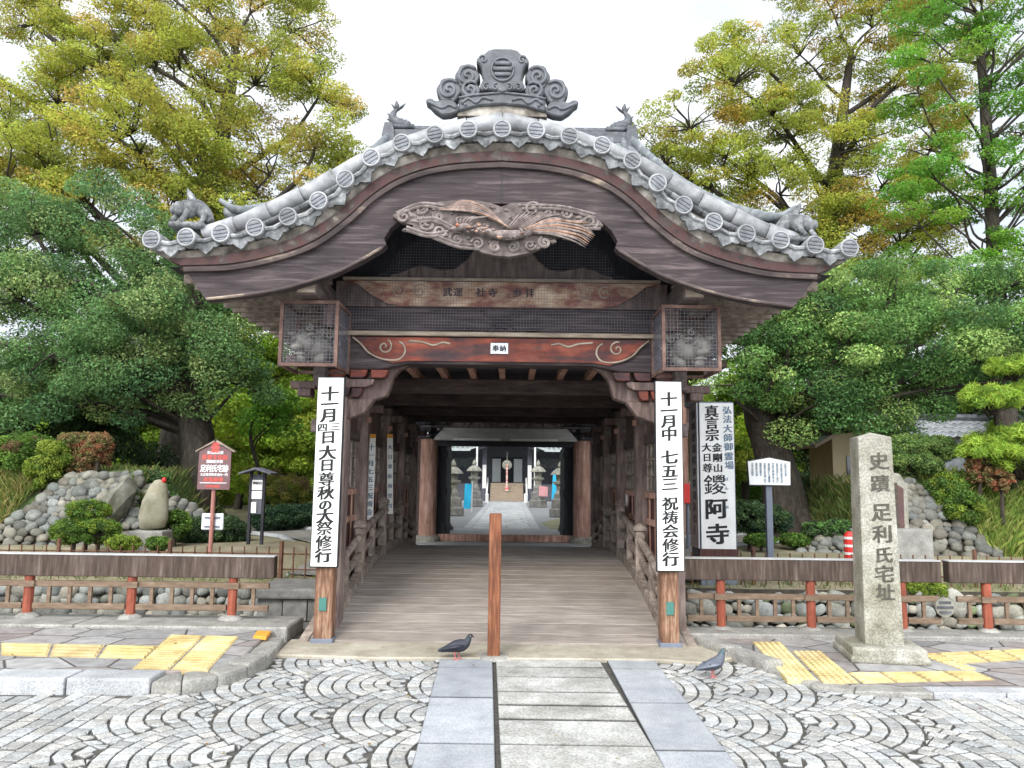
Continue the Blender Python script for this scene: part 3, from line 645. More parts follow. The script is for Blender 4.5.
# ---------------------------------------------------------------- earth mounds at both sides with cobbled ends
def mound(name, foot, top, m):
    n = len(foot); g = MB(); g.add(list(foot) + list(top), [tuple(range(n, 2 * n))] + [(i, (i + 1) % n, (i + 1) % n + n, i + n) for i in range(n)])
    o = g.build(name, m); bm = bmesh.new(); bm.from_mesh(o.data); bmesh.ops.subdivide_edges(bm, edges=bm.edges, cuts=5, use_grid_fill=True)
    for v in bm.verts: v.co += Vector((math.sin(v.co.x * 2.1 + v.co.y), math.sin(v.co.y * 1.7), math.sin(v.co.x * 3 + v.co.y * 2))) * .05
    bm.to_mesh(o.data); bm.free(); return struct(o)
mound('earth_mound', [(-30, 12.2, .3), (-8.0, 12.55, .3), (-6.0, 12.75, .3), (-5.6, 16.5, .3), (-30, 18, .3)], [(-30, 13.6, 2.1), (-7.5, 13.15, 1.62), (-6.35, 13.15, 1.62), (-6.3, 15.4, 1.6), (-30, 16, 2.1)], M['grassland'])
mound('earth_mound', [(30, 12.2, .3), (7.9, 12.6, .3), (6.0, 12.75, .3), (5.7, 16.5, .3), (30, 18, .3)], [(30, 13.6, 2.3), (7.3, 13.2, 1.7), (6.15, 13.2, 1.66), (6.3, 15.4, 1.6), (30, 16, 2.3)], M['grassland'])
cobble_wall('sloping cobble facing of the left bank under the clipped shrubs', [[(-8.6, 12.30, .30), (-5.95, 12.55, .35), (-6.28, 13.05, 1.62), (-7.35, 13.0, 1.58)]], .145, 3, 'cobbled bank ends', tone=(.30, .78))
cobble_wall('sloping cobble facing of the right bank beside the tall grass', [[(5.75, 12.55, .35), (8.0, 12.35, .32), (6.75, 13.05, 1.66), (6.0, 13.1, 1.70)]], .15, 4, 'cobbled bank ends', tone=(.30, .70))
cobble_wall('small dark cobbled wall behind the standing stone', [[(-6.0, 12.75, .35), (-5.1, 13.6, .35), (-5.45, 13.7, .95), (-6.2, 13.1, 1.5)]], .15, 9, None, tone=(.42, .75))
cobble_wall('low cobbled edging left of the inscribed pillar', [[(4.75, 12.9, .40), (5.75, 12.75, .40), (5.85, 13.0, .95), (5.4, 13.2, .80)]], .15, 10, None, tone=(.42, .75))
b = MB(); b.blob((-6.47, 12.62, 1.02), (.30, .26, .40), 5, .3, 2, Matrix.Rotation(.45, 3, 'Y')); b.v = [(x + (z - 1.0) * .12 * (z > 1.1), y, z + max(0, .22 - abs(x + 6.33)) * .9 * (z > 1.1)) for x, y, z in b.v]; tag(b.build('boulder', M['darkrock']), 'large pointed boulder set in the left cobbled bank', 'boulder')
# garden paths on both sides of the gate
for sx, pts in ((-1, [(-2.35, 11.2), (-2.5, 13.5), (-5.2, 16.2), (-9, 18.6), (-12, 20.4)]), (1, [(2.1, 11.2), (2.4, 13.2), (4.6, 15.2), (8, 17), (12, 18.6)])):
    c = smooth_curve([(x, y, 0) for x, y in pts], 8); mb = MB(); kb = MB(); vs = []
    for i, p in enumerate(c):
        d = (c[min(i + 1, len(c) - 1)] - c[max(i - 1, 0)]).normalized(); n = Vector((-d.y, d.x, 0))
        for s_ in (-1, 1):
            q = p + n * .75 * s_; vs.append((q.x, q.y, max(gh(q.x, q.y), gh(p.x, p.y)) + .02))
    mb.add(vs, [(2 * i, 2 * i + 1, 2 * i + 3, 2 * i + 2) for i in range(len(c) - 1)])
    struct(mb.build('path', M['path'], smooth=True))
    for s_ in (-1, 1):
        kb.tube([(c[i] + Vector((-(c[min(i + 1, len(c) - 1)] - c[max(i - 1, 0)]).normalized().y, (c[min(i + 1, len(c) - 1)] - c[max(i - 1, 0)]).normalized().x, 0)) * .80 * s_) + Vector((0, 0, max(gh(c[i].x, c[i].y), gh(c[i].x + .6 * s_, c[i].y)) + .03)) for i in range(len(c))], .055, 6)
    struct(kb.build('path_edging', M['kerb']))
# ---------------------------------------------------------------- the roofed bridge
house = thing('roofed_bridge', 'old dark timber roofed bridge with curved tiled gable and planked arched deck', 'covered bridge', (AX, 7.7, 0))
dk = lambda y: .55 - .0325 * (y - 11.6) ** 2 if y < 14.6 else .2575 - .195 * (y - 14.6) * .3
mb = MB(); r = random.Random(31); y = 7.62
while y < 15.6:
    wd = r.uniform(.20, .25); k = r.uniform(.86, 1.08); t = r.uniform(-.02, .02); a, c = y + .005, min(y + wd, 15.6) - .005
    mb.add([(AX + sx * 1.86, yy, dk(yy) + dz) for dz in (-.07, 0) for yy in (a, c) for sx in (-1, 1)], [(0, 1, 3, 2), (4, 5, 7, 6), (0, 1, 5, 4), (2, 3, 7, 6), (0, 2, 6, 4), (1, 3, 7, 5)], (k * (1 + t), k, k * (1 - t))); y += wd
mb.build('deck', M['deck'], house, bevel=.004)
for sx in (-1, 1):                                              # side girders under the deck edge
    mb = MB(); ys_ = [7.6 + i * .4 for i in range(21)]
    mb.add([(AX + sx * 1.86 + dx, yy, dk(yy) + dz) for yy in ys_ for dx, dz in ((-.03, -.38), (.06, -.38), (.06, .012), (-.03, .012))],
           [(4 * i + k, 4 * i + (k + 1) % 4, 4 * i + 4 + (k + 1) % 4, 4 * i + 4 + k) for i in range(20) for k in range(4)] + [(0, 1, 2, 3), (83, 82, 81, 80)])
    mb.build('girder', M['railwood'], house)

# ---- railings
RX = 1.66; RY = [9.3, 10.9, 12.5, 14.2]; RT = {9.3: .72, 10.9: .80, 12.5: .68, 14.2: .50}
for sx in (-1, 1):
    rail = MB(); hh = lambda y: interp([(7.5, .50), (9.3, .52), (10.9, .60), (12.5, .50), (14.2, .34), (15, .3)], y)
    ya = [7.72 + i * .16 for i in range(44)]
    rail.tube([(AX + sx * RX, y, dk(y) + hh(y)) for y in ya], .044, 8)
    o = rail.build('railing', M['railwood'], house, smooth=False)
    for f, hgt, wd in ((.60, .065, .05), (.12, .11, .09)):
        b = MB()
        for i in range(len(ya) - 1):
            p = Vector((AX + sx * RX, ya[i], dk(ya[i]) + hh(ya[i]) * f)); q = Vector((AX + sx * RX, ya[i + 1] + .004, dk(ya[i + 1]) + hh(ya[i + 1]) * f)); b.bar(p, q, wd, hgt)
        b.build('rail', M['railwood'], o)
    for y in [8.5, 10.1, 11.7, 13.3]:
        b = MB(); b.span(AX + sx * RX - .035, AX + sx * RX + .035, y - .04, y + .04, dk(y), dk(y) + hh(y) - .03); b.build('baluster', M['railwood'], o)
    for y in RY:
        b = MB(); z0 = dk(y) - .05; z1 = dk(y) + RT[y]; x = AX + sx * RX
        b.span(x - .054, x + .054, y - .054, y + .054, z0, z1 - .10)
        b.add([(x - .075, y - .075, z1 - .10), (x + .075, y - .075, z1 - .10), (x + .075, y + .075, z1 - .10), (x - .075, y + .075, z1 - .10),
               (x - .075, y - .075, z1 - .06), (x + .075, y - .075, z1 - .06), (x + .075, y + .075, z1 - .06), (x - .075, y + .075, z1 - .06), (x, y, z1)],
              [(0, 1, 2, 3), (0, 1, 5, 4), (1, 2, 6, 5), (2, 3, 7, 6), (3, 0, 4, 7), (4, 5, 8), (5, 6, 8), (6, 7, 8), (7, 4, 8)])
        b.build('rail_post', M['railwood'], o, bevel=.006)

# ---- pillars and side walls
PX = 1.78; PY = [8.0, 9.7, 11.4, 13.1, 14.8]
for i, y in enumerate(PY):
    for sx in (-1, 1):
        wd = .24 if i == 0 else .17; x = AX + sx * ((1.70 if sx < 0 else 1.76) if i == 0 else PX - .02); b = MB()
        b.span(x - wd / 2, x + wd / 2, y - wd / 2, y + wd / 2, -.4 if i == 0 else dk(y) - .05, 2.62 if i == 0 else 2.50)
        p = b.build('pillar', M['pillarwood'], house, bevel=.012)
        c = MB(); c.span(x - wd * .62, x + wd * .62, y - wd * .62, y + wd * .62, 2.50, 2.60); c.span(x - .05 - sx * .16, x + .05 - sx * .16, y - .05, y + .05, 2.40, 2.50)
        c.bar((x, y, 2.45), (x - sx * .26, y, 2.45), .09, .10)
        c.build('bracket', M['dark'], p, bevel=.006)
        if i:
            c = MB(); c.span(x - .03 - sx * .10, x + .03 - sx * .10, y - .105, y - .088, 2.27, 2.34); c.build('beam_tip', M['column'], p)
            c = MB(); c.span(x - .035, x + .035, y - .098, y - .088, 2.30, 2.45); c.build('carved_plate', M['carving'], p)
for sx in (-1, 1):
    x = AX + sx * (PX + .05)
    for z, h in ((2.60, .20), (2.10, .13)):
        b = MB(); b.span(x - .06, x + .06, 7.7, 15.1, z - h / 2, z + h / 2); b.build('side_beam', M['darky'], house, bevel=.008)
    for a, c in zip(PY[:-1], PY[1:]):
        y0, y1 = a + .09, c - .09; zb = min(dk(y0), dk(y1))
        b = MB(); b.span(x - .02, x + .02, y0, y1, zb - .12, 1.42); pn = b.build('wall_panel', M['wainscot'], house)
        b = MB()
        for z in (zb + .14, zb + .52, 1.10, 1.42): b.span(x - .045, x + .045, y0, y1, z - .035, z + .035)
        for k in range(4): yy = y0 + (y1 - y0) * (k + .5) / 4; b.span(x - .034, x + .034, yy - .025, yy + .025, zb - .1, 1.42)
        b.build('battens', M['column'], pn)
        b = MB(); b.span(x - .006, x + .006, y0, y1, 1.46, 2.04); wn = b.build('window', M['pane'], house)
        b = MB()
        for z in (1.47, 1.66, 1.85, 2.03): b.span(x - .02, x + .02, y0, y1, z - .012, z + .012)
        for k in range(7): yy = y0 + (y1 - y0) * k / 6; b.span(x - .022, x + .022, yy - .014, yy + .014, 1.46, 2.04)
        b.build('lattice', M['railwood'], wn)
        b = MB(); b.span(x - .02, x + .02, y0, y1, 2.16, 2.52); b.build('upper_panel', M['dark'], house)

# ---- ceiling with joists
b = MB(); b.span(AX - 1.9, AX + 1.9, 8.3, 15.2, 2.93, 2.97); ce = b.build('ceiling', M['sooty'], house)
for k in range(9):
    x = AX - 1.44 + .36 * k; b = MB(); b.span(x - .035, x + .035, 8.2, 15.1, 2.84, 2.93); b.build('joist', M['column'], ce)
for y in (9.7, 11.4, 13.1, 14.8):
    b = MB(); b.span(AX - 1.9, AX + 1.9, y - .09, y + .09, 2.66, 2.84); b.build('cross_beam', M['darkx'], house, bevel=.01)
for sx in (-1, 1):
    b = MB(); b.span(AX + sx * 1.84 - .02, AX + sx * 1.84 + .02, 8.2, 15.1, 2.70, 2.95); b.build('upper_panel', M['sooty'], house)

# ---- front beam, bracket arms, upper beams
def spiral(cx, cz, r0, turns, y, s=1, a0=0, n=26, squash=1):
    pts = []
    for i in range(n + 1):
        t = i / n; a = a0 + s * turns * 2 * math.pi * t; rr = r0 * (1 - t) ** .85 + r0 * .06
        pts.append((cx + math.cos(a) * rr, y, cz + math.sin(a) * rr * squash))
    return pts
mb = MB()
arch = [(-1.86, 2.70), (-1.86, 3.045), (1.86, 3.045), (1.86, 2.70), (1.24, 2.70), (1.10, 2.735), (.95, 2.765), (-.95, 2.765), (-1.10, 2.735), (-1.24, 2.70)]
mb.prism([(AX + x, z) for x, z in arch], 7.86, 8.16); beam = mb.build('front_beam', M['hafu'], house, bevel=.012)
red = [(-1.50, 3.035), (-1.40, 2.92), (-1.22, 2.80), (-1.12, 2.765), (-.95, 2.792), (.95, 2.792), (1.12, 2.765), (1.22, 2.80), (1.40, 2.92), (1.50, 3.035)]
mb = MB(); mb.prism([(AX + x, z) for x, z in red], 7.835, 7.87); mb.build('red_panel', M['redbeam'], beam)
for s_ in (-1, 1):
    mb = MB(); c = smooth_curve([(AX + s_ * x, 7.832, z) for x, z in ((1.53, 3.03), (1.44, 2.955), (1.36, 2.87), (1.22, 2.805), (1.06, 2.80), (.99, 2.87), (1.0, 2.95), (1.05, 2.99))], 5)
    mb.tube(c, .011, 6); mb.tube(spiral(AX + s_ * 1.20, 2.935, .075, 1.3, 7.832, s_, 1.2), .010, 6)
    mb.tube(smooth_curve([(AX + s_ * x, 7.832, z) for x, z in ((.95, 3.0), (.80, 2.985), (.70, 2.955), (.60, 2.985), (.52, 2.97))], 4), .012, 6)
    mb.build('carved_scroll', M['tanwood'], beam, smooth=True)
mb = MB(); mb.span(AX - .105, AX + .075, 7.829, 7.833, 2.875, 2.985)
sl = mb.build('paper_slip', M['offwhite'], beam); mb = MB(); row_text(mb, '奉納', AX - .09, AX + .06, 2.93, .07, 7.826); mb.build('lettering', M['ink'], sl)
mb = MB(); mb.span(AX - 1.90, AX + 1.90, 7.80, 8.1, 3.05, 3.095); mb.build('beam_cap', M['tanwood'], house, bevel=.006)
mb = MB(); mb.span(AX - 1.75, AX + 1.75, 7.96, 8.02, 3.10, 3.37); gp = mb.build('gable_panel', M['hafu'], house)
mb = MB()
for s_ in (-1, 1):
    mb.tube(smooth_curve([(AX + s_ * x, 7.955, z) for x, z in ((.0, 3.22), (.12, 3.28), (.22, 3.35))], 4), .018, 6)
    mb.tube(smooth_curve([(AX + s_ * x, 7.955, z) for x, z in ((.0, 3.26), (.10, 3.20), (.20, 3.13), (.34, 3.15), (.46, 3.105))], 4), .018, 6)
mb.tube([(AX - .06, 7.955, 3.17), (AX, 7.95, 3.2), (AX + .06, 7.955, 3.17)], .03, 6); mb.build('crossed_relief', M['hafu'], gp, smooth=True)
up_ = [(-1.62, 3.635), (-1.50, 3.60), (-1.38, 3.50), (-1.20, 3.40), (-1.05, 3.375), (1.05, 3.375), (1.20, 3.40), (1.38, 3.50), (1.50, 3.60), (1.62, 3.635)]
mb = MB(); mb.span(AX - 1.74, AX + 1.74, 7.90, 8.14, 3.372, 3.64); ub = mb.build('upper_beam', M['dark'], house)
mb = MB(); mb.prism([(AX + x, z) for x, z in up_], 7.86, 7.90); mb.build('peeling_face', M['peel'], ub)
mb = MB(); mb.span(AX - 1.66, AX + 1.66, 7.84, 8.0, 3.642, 3.672); mb.build('beam_cap', M['tanwood'], ub)
for s_ in (-1, 1):
    for q, d_ in ((1.08, 1), (.86, -1)): mb = MB(); mb.tube(spiral(AX + s_ * q, 3.53, .07, 1.4, 7.857, s_ * d_, 1), .009, 6); mb.build('carved_scroll', M['tanwood'], ub, smooth=True)
for k, (x0, x1, n) in enumerate(((-.62, -.40, 2), (-.28, -.03, 2), (.10, .36, 2))):
    mb = MB(); row_text(mb, ('武運', '社寺', '参拝')[k], AX + x0, AX + x1, 3.525, .10, 7.856)
    mb.build('faded_writing', M['hafu'], ub)
hump = [(-1.22, 3.675), (-1.16, 3.73), (-1.06, 3.755), (-.98, 3.80), (-.86, 3.835), (-.74, 3.81), (-.64, 3.785), (-.50, 3.80), (-.38, 3.90), (-.27, 4.05), (.27, 4.05), (.38, 3.90), (.50, 3.80), (.64, 3.785), (.74, 3.81), (.86, 3.835), (.98, 3.80), (1.06, 3.755), (1.16, 3.73), (1.22, 3.675)]
mb = MB(); mb.prism([(AX + x, z) for x, z in hump], 7.93, 8.03); mb.build('frog_leg_strut', M['pillarwood'], house, bevel=.012)
mb = MB(); mb.span(AX - 1.9, AX + 1.9, 8.06, 8.10, 3.30, 4.40); mb.build('gable_backing', M['sooty'], house)
for s_ in (-1, 1):
    b = MB(); b.prism([(AX + s_ * x, z) for x, z in ((.96, 2.765), (1.06, 2.72), (1.13, 2.64), (1.16, 2.53), (1.19, 2.44), (1.30, 2.40), (1.80, 2.40), (1.80, 2.765))], 7.99, 8.14); b.build('arch_haunch', M['dark'], house, bevel=.01)
for s_ in (-1, 1):                                              # stacked bracket arms under the beam ends
    for (x0, x1, z0, z1, m) in ((1.16, 1.80, 2.612, 2.695, 'redbeam'), (1.30, 1.80, 2.515, 2.60, 'dark'), (1.42, 1.80, 2.41, 2.505, 'redbeam')):
        b = MB(); n = 3
        if m == 'dark': b.prism([(AX + s_ * x0, z1), (AX + s_ * (x0 + .02), z0 + .03), (AX + s_ * (x0 + .10), z0), (AX + s_ * x1, z0), (AX + s_ * x1, z1)], 7.87, 8.1)
        else:
            for k in range(n): a = x0 + (x1 - x0) * k / n; e = x0 + (x1 - x0) * (k + .82) / n; b.prism([(AX + s_ * a, z1), (AX + s_ * (a + .02), z0 + .02), (AX + s_ * (a + .05), z0), (AX + s_ * e, z0), (AX + s_ * e, z1)], 7.85, 8.1)
        b.build('bracket_arm', M[m] if m == 'dark' else M['redbeam'], house, bevel=.005)
    b = MB(); b.prism([(AX + s_ * 1.30, 2.40), (AX + s_ * 1.42, 2.25), (AX + s_ * 1.66, 2.16), (AX + s_ * 1.66, 2.40)], 7.92, 8.06); b.build('bracket_arm', M['dark'], house, bevel=.008)
    b = MB(); b.span(AX + s_ * 1.92, AX + s_ * 2.18, 7.92, 8.06, 2.50, 2.58); b.span(AX + s_ * 1.96, AX + s_ * 2.10, 7.9, 8.08, 2.42, 2.50); b.build('bracket_arm', M['dark'], house, bevel=.008)

# ---- purlins whose pale ends show under the gable board
for s_ in (-1, 1):
    b = MB(); x = AX + s_ * 1.83; b.prism([(x - .10, 3.30), (x + .10, 3.30), (x + .10, 3.52), (x - .10, 3.52)], 7.10, 15.2); pl = b.build('purlin', M['darky'], house, bevel=.008)
    b = MB(); b.prism([(x - .085, 3.315), (x + .085, 3.315), (x + .085, 3.505), (x - .085, 3.505)], 7.07, 7.101); b.build('purlin_end', M['tanwood'], pl)
    b = MB(); b.prism([(AX + s_ * 1.60, 3.10), (AX + s_ * 1.72, 3.38), (AX + s_ * 1.80, 3.38), (AX + s_ * 1.80, 3.10)], 7.6, 8.0); b.build('bracket_arm', M['dark'], house, bevel=.01)

# ---- curved gable board, fascia, roof
up_t = [(0, 4.515), (.42, 4.485), (.74, 4.42), (1.0, 4.31), (1.22, 4.15), (1.40, 3.97), (1.68, 3.745), (2.0, 3.605), (2.45, 3.50), (2.91, 3.475)]
lo_t = [(2.70, 3.19), (2.35, 3.235), (1.98, 3.305), (1.54, 3.45), (1.30, 3.575), (1.10, 3.70), (1.065, 3.74), (1.085, 3.80), (1.03, 3.90), (.93, 3.99), (.80, 4.055), (.57, 4.12), (.30, 4.145), (0, 4.15)]
ucurve = smooth_curve([(x, 0, z) for x, z in up_t], 5)
half = [(p.x, p.z) for p in ucurve] + lo_t
for s_ in (-1, 1):
    mb = MB(); n = len(half); o2 = [(AX + s_ * x, z) for x, z in half]
    mb.prism(o2, 6.93, 7.05); gb = mb.build('gable_board', M['hafu'], house)
    bm = bmesh.new(); bm.from_mesh(gb.data); bmesh.ops.triangulate(bm, faces=[f for f in bm.faces if len(f.verts) > 4]); bm.to_mesh(gb.data); bm.free()
    mb = MB(); vs = [(AX + s_ * p.x, 6.90, p.z + .005) for p in ucurve]
    mb.tube(vs, .028, 6, ell=1.2); mb.build('edge_moulding', M['worn'], gb)
    if s_ > 0: b = MB(); b.span(AX - .004, AX + .004, 6.925, 6.94, 4.155, 4.5); b.build('centre_seam', M['sooty'], gb)
    lowc = smooth_curve([(AX + s_ * x, 6.925, z + .012) for x, z in lo_t[:6]], 4); mb = MB(); mb.tube(lowc, .014, 6); mb.build('edge_moulding', M['worn'], gb)
circ = [(0, 4.80), (.32, 4.79), (.62, 4.74), (.92, 4.655), (1.2, 4.51), (1.43, 4.30), (1.66, 4.095), (1.93, 3.94), (2.22, 3.835), (2.53, 3.775), (2.83, 3.735), (3.16, 3.71)]
topc = [(0, 5.05), (.36, 4.985), (.62, 4.905), (.95, 4.79), (1.27, 4.65), (1.57, 4.475), (1.87, 4.295), (2.22, 4.12), (2.44, 4.015), (2.78, 3.90)]
for s_ in (-1, 1):
    cc = smooth_curve([(AX + s_ * x, 0, z - .10) for x, z in circ], 4); uc = [Vector((AX + s_ * p.x, 0, p.z + .02)) for p in ucurve]
    mb = MB(); n = min(len(cc), 45); A = []; B = []
    for i in range(n):
        t = i / (n - 1); f = lambda l: (lambda q: l[int(q)].lerp(l[min(int(q) + 1, len(l) - 1)], q - int(q)))(t * (len(l) - 1))
        A.append(f(cc)); B.append(f(uc))
    vs = []
    for a, c in zip(A, B): vs += [(a.x, 6.84, a.z), (c.x, 6.92, c.z), (a.x, 7.05, a.z), (c.x, 7.05, c.z)]
    mb.add(vs, [(4 * i, 4 * i + 1, 4 * i + 5, 4 * i + 4) for i in range(n - 1)] + [(4 * i, 4 * i + 2, 4 * i + 6, 4 * i + 4) for i in range(n - 1)] + [(4 * i + 1, 4 * i + 3, 4 * i + 7, 4 * i + 5) for i in range(n - 1)])
    mb.build('fascia', M['mortar'], house)
    mb = MB(); seg = []                                          # dark red batten boards between the tiles and the gable board
    for i in range(0, n - 1):
        a, c = A[i], B[i]; a2, c2 = A[i + 1], B[i + 1]
        l = lambda p, q, t: p.lerp(q, t)
        for t0, t1, yy in ((.42, .95, 6.86),):
            q = [l(a, c, t0), l(a2, c2, t0), l(a2, c2, t1), l(a, c, t1)]; mb.add([(p.x, yy, p.z) for p in q] + [(p.x, yy + .12, p.z) for p in q], [(0, 1, 2, 3), (0, 1, 5, 4), (2, 3, 7, 6), (1, 2, 6, 5), (0, 3, 7, 4)])
    mb.build('batten', M['batten'], house)

# roof shell, tile rolls and rafters
full = [(-x, z) for x, z in circ[:0:-1]] + circ
prof = smooth_curve([(x, 0, z) for x, z in full], 3)
mb = MB(); Y0, Y1 = 6.98, 15.25; n = len(prof); vs = []
for p in prof: vs += [(AX + p.x, Y0, p.z - .09), (AX + p.x, Y1, p.z - .09), (AX + p.x, Y0, p.z + .02), (AX + p.x, Y1, p.z + .02)]
mb.add(vs, [(4 * i, 4 * i + 1, 4 * i + 5, 4 * i + 4) for i in range(n - 1)] + [(4 * i + 2, 4 * i + 3, 4 * i + 7, 4 * i + 6) for i in range(n - 1)] + [(4 * i, 4 * i + 2, 4 * i + 6, 4 * i + 4) for i in range(n - 1)] + [(4 * i + 1, 4 * i + 3, 4 * i + 7, 4 * i + 5) for i in range(n - 1)] + [(0, 1, 3, 2), (4 * n - 4, 4 * n - 3, 4 * n - 1, 4 * n - 2)])
roof = mb.build('roof', M['tile'], house)
mb = MB(); r = random.Random(41); y = 7.35
while y < 15.2:
    mb.tube([(AX + p.x, y, p.z + .03) for p in prof], .075, 7); y += .30
mb.build('tile_rolls', M['tile'], roof, smooth=True)
mb = MB()
vs = []; sof = [(-3.10, 3.52), (-2.5, 3.53), (-2.0, 3.64), (-1.68, 3.78), (-1.40, 4.0), (-1.2, 4.2), (-.8, 4.42), (0, 4.52), (.8, 4.42), (1.2, 4.2), (1.40, 4.0), (1.68, 3.78), (2.0, 3.64), (2.5, 3.53), (3.10, 3.52)]
for x, z in sof: vs += [(AX + x, 7.0, z), (AX + x, 15.4, z)]
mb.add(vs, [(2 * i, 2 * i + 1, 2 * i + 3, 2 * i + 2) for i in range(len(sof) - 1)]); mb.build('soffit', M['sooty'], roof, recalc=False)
for s_ in (-1, 1):
    y = 7.2; k = 0
    while y < 15.3:
        b = MB(); pts = [(1.80, 3.655), (2.0, 3.585), (2.5, 3.475), (3.02, 3.455)]
        for (x0, z0), (x1, z1) in zip(pts[:-1], pts[1:]): b.bar((AX + s_ * x0, y, z0), (AX + s_ * (x1 + .004), y, z1), .07, .085)
        b.build('rafter', M['railwood'], roof); y += .26
    b = MB(); b.span(AX + s_ * 2.96 - .04, AX + s_ * 2.96 + .04, 7.02, 15.4, 3.50, 3.58); b.build('eave_board', M['darky'], roof)
# round verge tiles with pendants between
cpts = smooth_curve([(x, 0, z) for x, z in full], 12)
arc = [0]
for a, c in zip(cpts[:-1], cpts[1:]): arc.append(arc[-1] + (c - a).length)
def onarc(s_):
    i = max(0, min(len(arc) - 2, int(np.searchsorted(arc, s_)) - 1)); t = (s_ - arc[i]) / (arc[i + 1] - arc[i]); p = cpts[i].lerp(cpts[i + 1], t); d = (cpts[i + 1] - cpts[i]).normalized(); return p, d
NT = 23; step = arc[-1] / (NT - 1)
def disc(b, c, r, y0, y1, col=None, n=20):
    b.tube([(c[0], y0, c[1]), (c[0], y1, c[1])], r, n, col)
rg = random.Random(17)
for k in range(NT):
    p, d = onarc(min(arc[-1] - 1e-4, k * step + 1e-4)); c = (AX + p.x, p.z); ang = math.atan2(d.z, d.x); kk = rg.uniform(.85, 1.12); b = MB()
    b.col = (kk, kk, kk * 1.01)
    disc(b, c, .084, 6.76, 7.12)
    disc(b, c, .064, 6.748, 6.762, (.74 * kk, .76 * kk, .80 * kk))
    for q in (-.034, 0, .034):
        h = math.sqrt(.062 ** 2 - q * q); m = Matrix.Rotation(-ang, 3, 'Y'); pos = m @ Vector((0, 0, q)); b.box(c[0] + pos.x, 6.745, c[1] + pos.z, h * 2, .012, .013, m, (.52 * kk, .53 * kk, .56 * kk))
    b.tube([(c[0] + math.cos(a) * .075, 6.752, c[1] + math.sin(a) * .077) for a in [i * math.pi / 10 for i in range(21)]], .0105, 6, (kk * 1.08, kk * 1.08, kk * 1.08))
    b.build('verge_tile', M['verge'], roof)
    if k < NT - 1:
        p, d = onarc((k + .5) * step); m = Matrix.Rotation(-math.atan2(d.z, d.x), 3, 'Y'); h = step / 2; b = MB(); kk = rg.uniform(.8, 1.08)
        top = [(-h + .05, .02), (-h * .5, -.035), (0, -.052), (h * .5, -.035), (h - .05, .02)]
        bot = [(h - .02, -.03), (h * .80, -.095), (h * .60, -.105), (h * .45, -.10), (h * .28, -.13), (0, -.165), (-h * .28, -.13), (-h * .45, -.10), (-h * .60, -.105), (-h * .80, -.095), (-h + .02, -.03)]
        tr_ = lambda q: (lambda v: (AX + p.x + v.x, p.z + v.z))(m @ Vector((q[0], 0, q[1])))
        b.prism([tr_(q) for q in top + bot], 6.79, 6.825, (kk * 1.05, kk * 1.05, kk * 1.05))
        rim = [tr_(q) for q in [(-h + .03, .03), (-h * .5, -.025), (0, -.042), (h * .5, -.025), (h - .03, .03)]]
        b.tube([(x, 6.782, z) for x, z in rim], .020, 6, (kk * 1.35,) * 3)
        tube_ = [tr_(q) for q in [(-h, .05), (-h * .5, -.01), (0, -.03), (h * .5, -.01), (h, .05)]]
        vs = [(x, yy, z) for x, z in tube_ for yy in (6.79, 7.10)]; b.add(vs, [(2 * i, 2 * i + 1, 2 * i + 3, 2 * i + 2) for i in range(4)], (kk * .8,) * 3)
        b.build('pendant_tile', M['tile'], roof)
# pale ridge of cover tiles running down the verge
for s_ in (-1, 1):
    tpts = smooth_curve([(x, 0, z) for x, z in topc], 8); ar = [0]
    for a, c in zip(tpts[:-1], tpts[1:]): ar.append(ar[-1] + (c - a).length)
    mb = MB(); m2 = MB(); pos = 0; ix = lambda q: Vector((np.interp(q, ar, [p.x for p in tpts]), 0, np.interp(q, ar, [p.z for p in tpts])))
    while pos < ar[-1] - .05:
        e = min(pos + .34, ar[-1]); q = [ix(pos + (e - .006 - pos) * i / 4) for i in range(5)]; k = rg.uniform(.86, 1.12)
        mb.tube([(AX + s_ * v.x, 6.97, v.z - .075) for v in q], [.086, .083, .081, .079, .077], 12, (k, k, k))
        m2.tube([(AX + s_ * v.x, 6.95, v.z - .215) for v in q], [.072] * 5, 8, (k * .8,) * 3, ell=.5)
        pos = e
    mb.build('verge_ridge', M['verge'], roof, smooth=True); m2.build('verge_course', M['tile'], roof, smooth=True)
    low = MB(); vs = []
    for i in range(30):
        v = ix(ar[-1] * i / 29); zc = interp(circ, v.x); vs += [(AX + s_ * v.x, 6.96, v.z - .14), (AX + s_ * v.x, 6.92, zc + .0), (AX + s_ * v.x, 7.12, v.z - .14), (AX + s_ * v.x, 7.12, zc)]
    low.add(vs, [(4 * i, 4 * i + 1, 4 * i + 5, 4 * i + 4) for i in range(29)] + [(4 * i + 2, 4 * i + 3, 4 * i + 7, 4 * i + 6) for i in range(29)]); low.build('verge_bed', M['mortar'], roof, recalc=False)
mb = MB(); mb.span(AX - .17, AX + .17, 7.3, 15.4, 4.8, 5.02); mb.tube([(AX, 7.2, 5.06), (AX, 15.2, 5.06)], .11, 10); mb.build('ridge', M['tile'], roof)

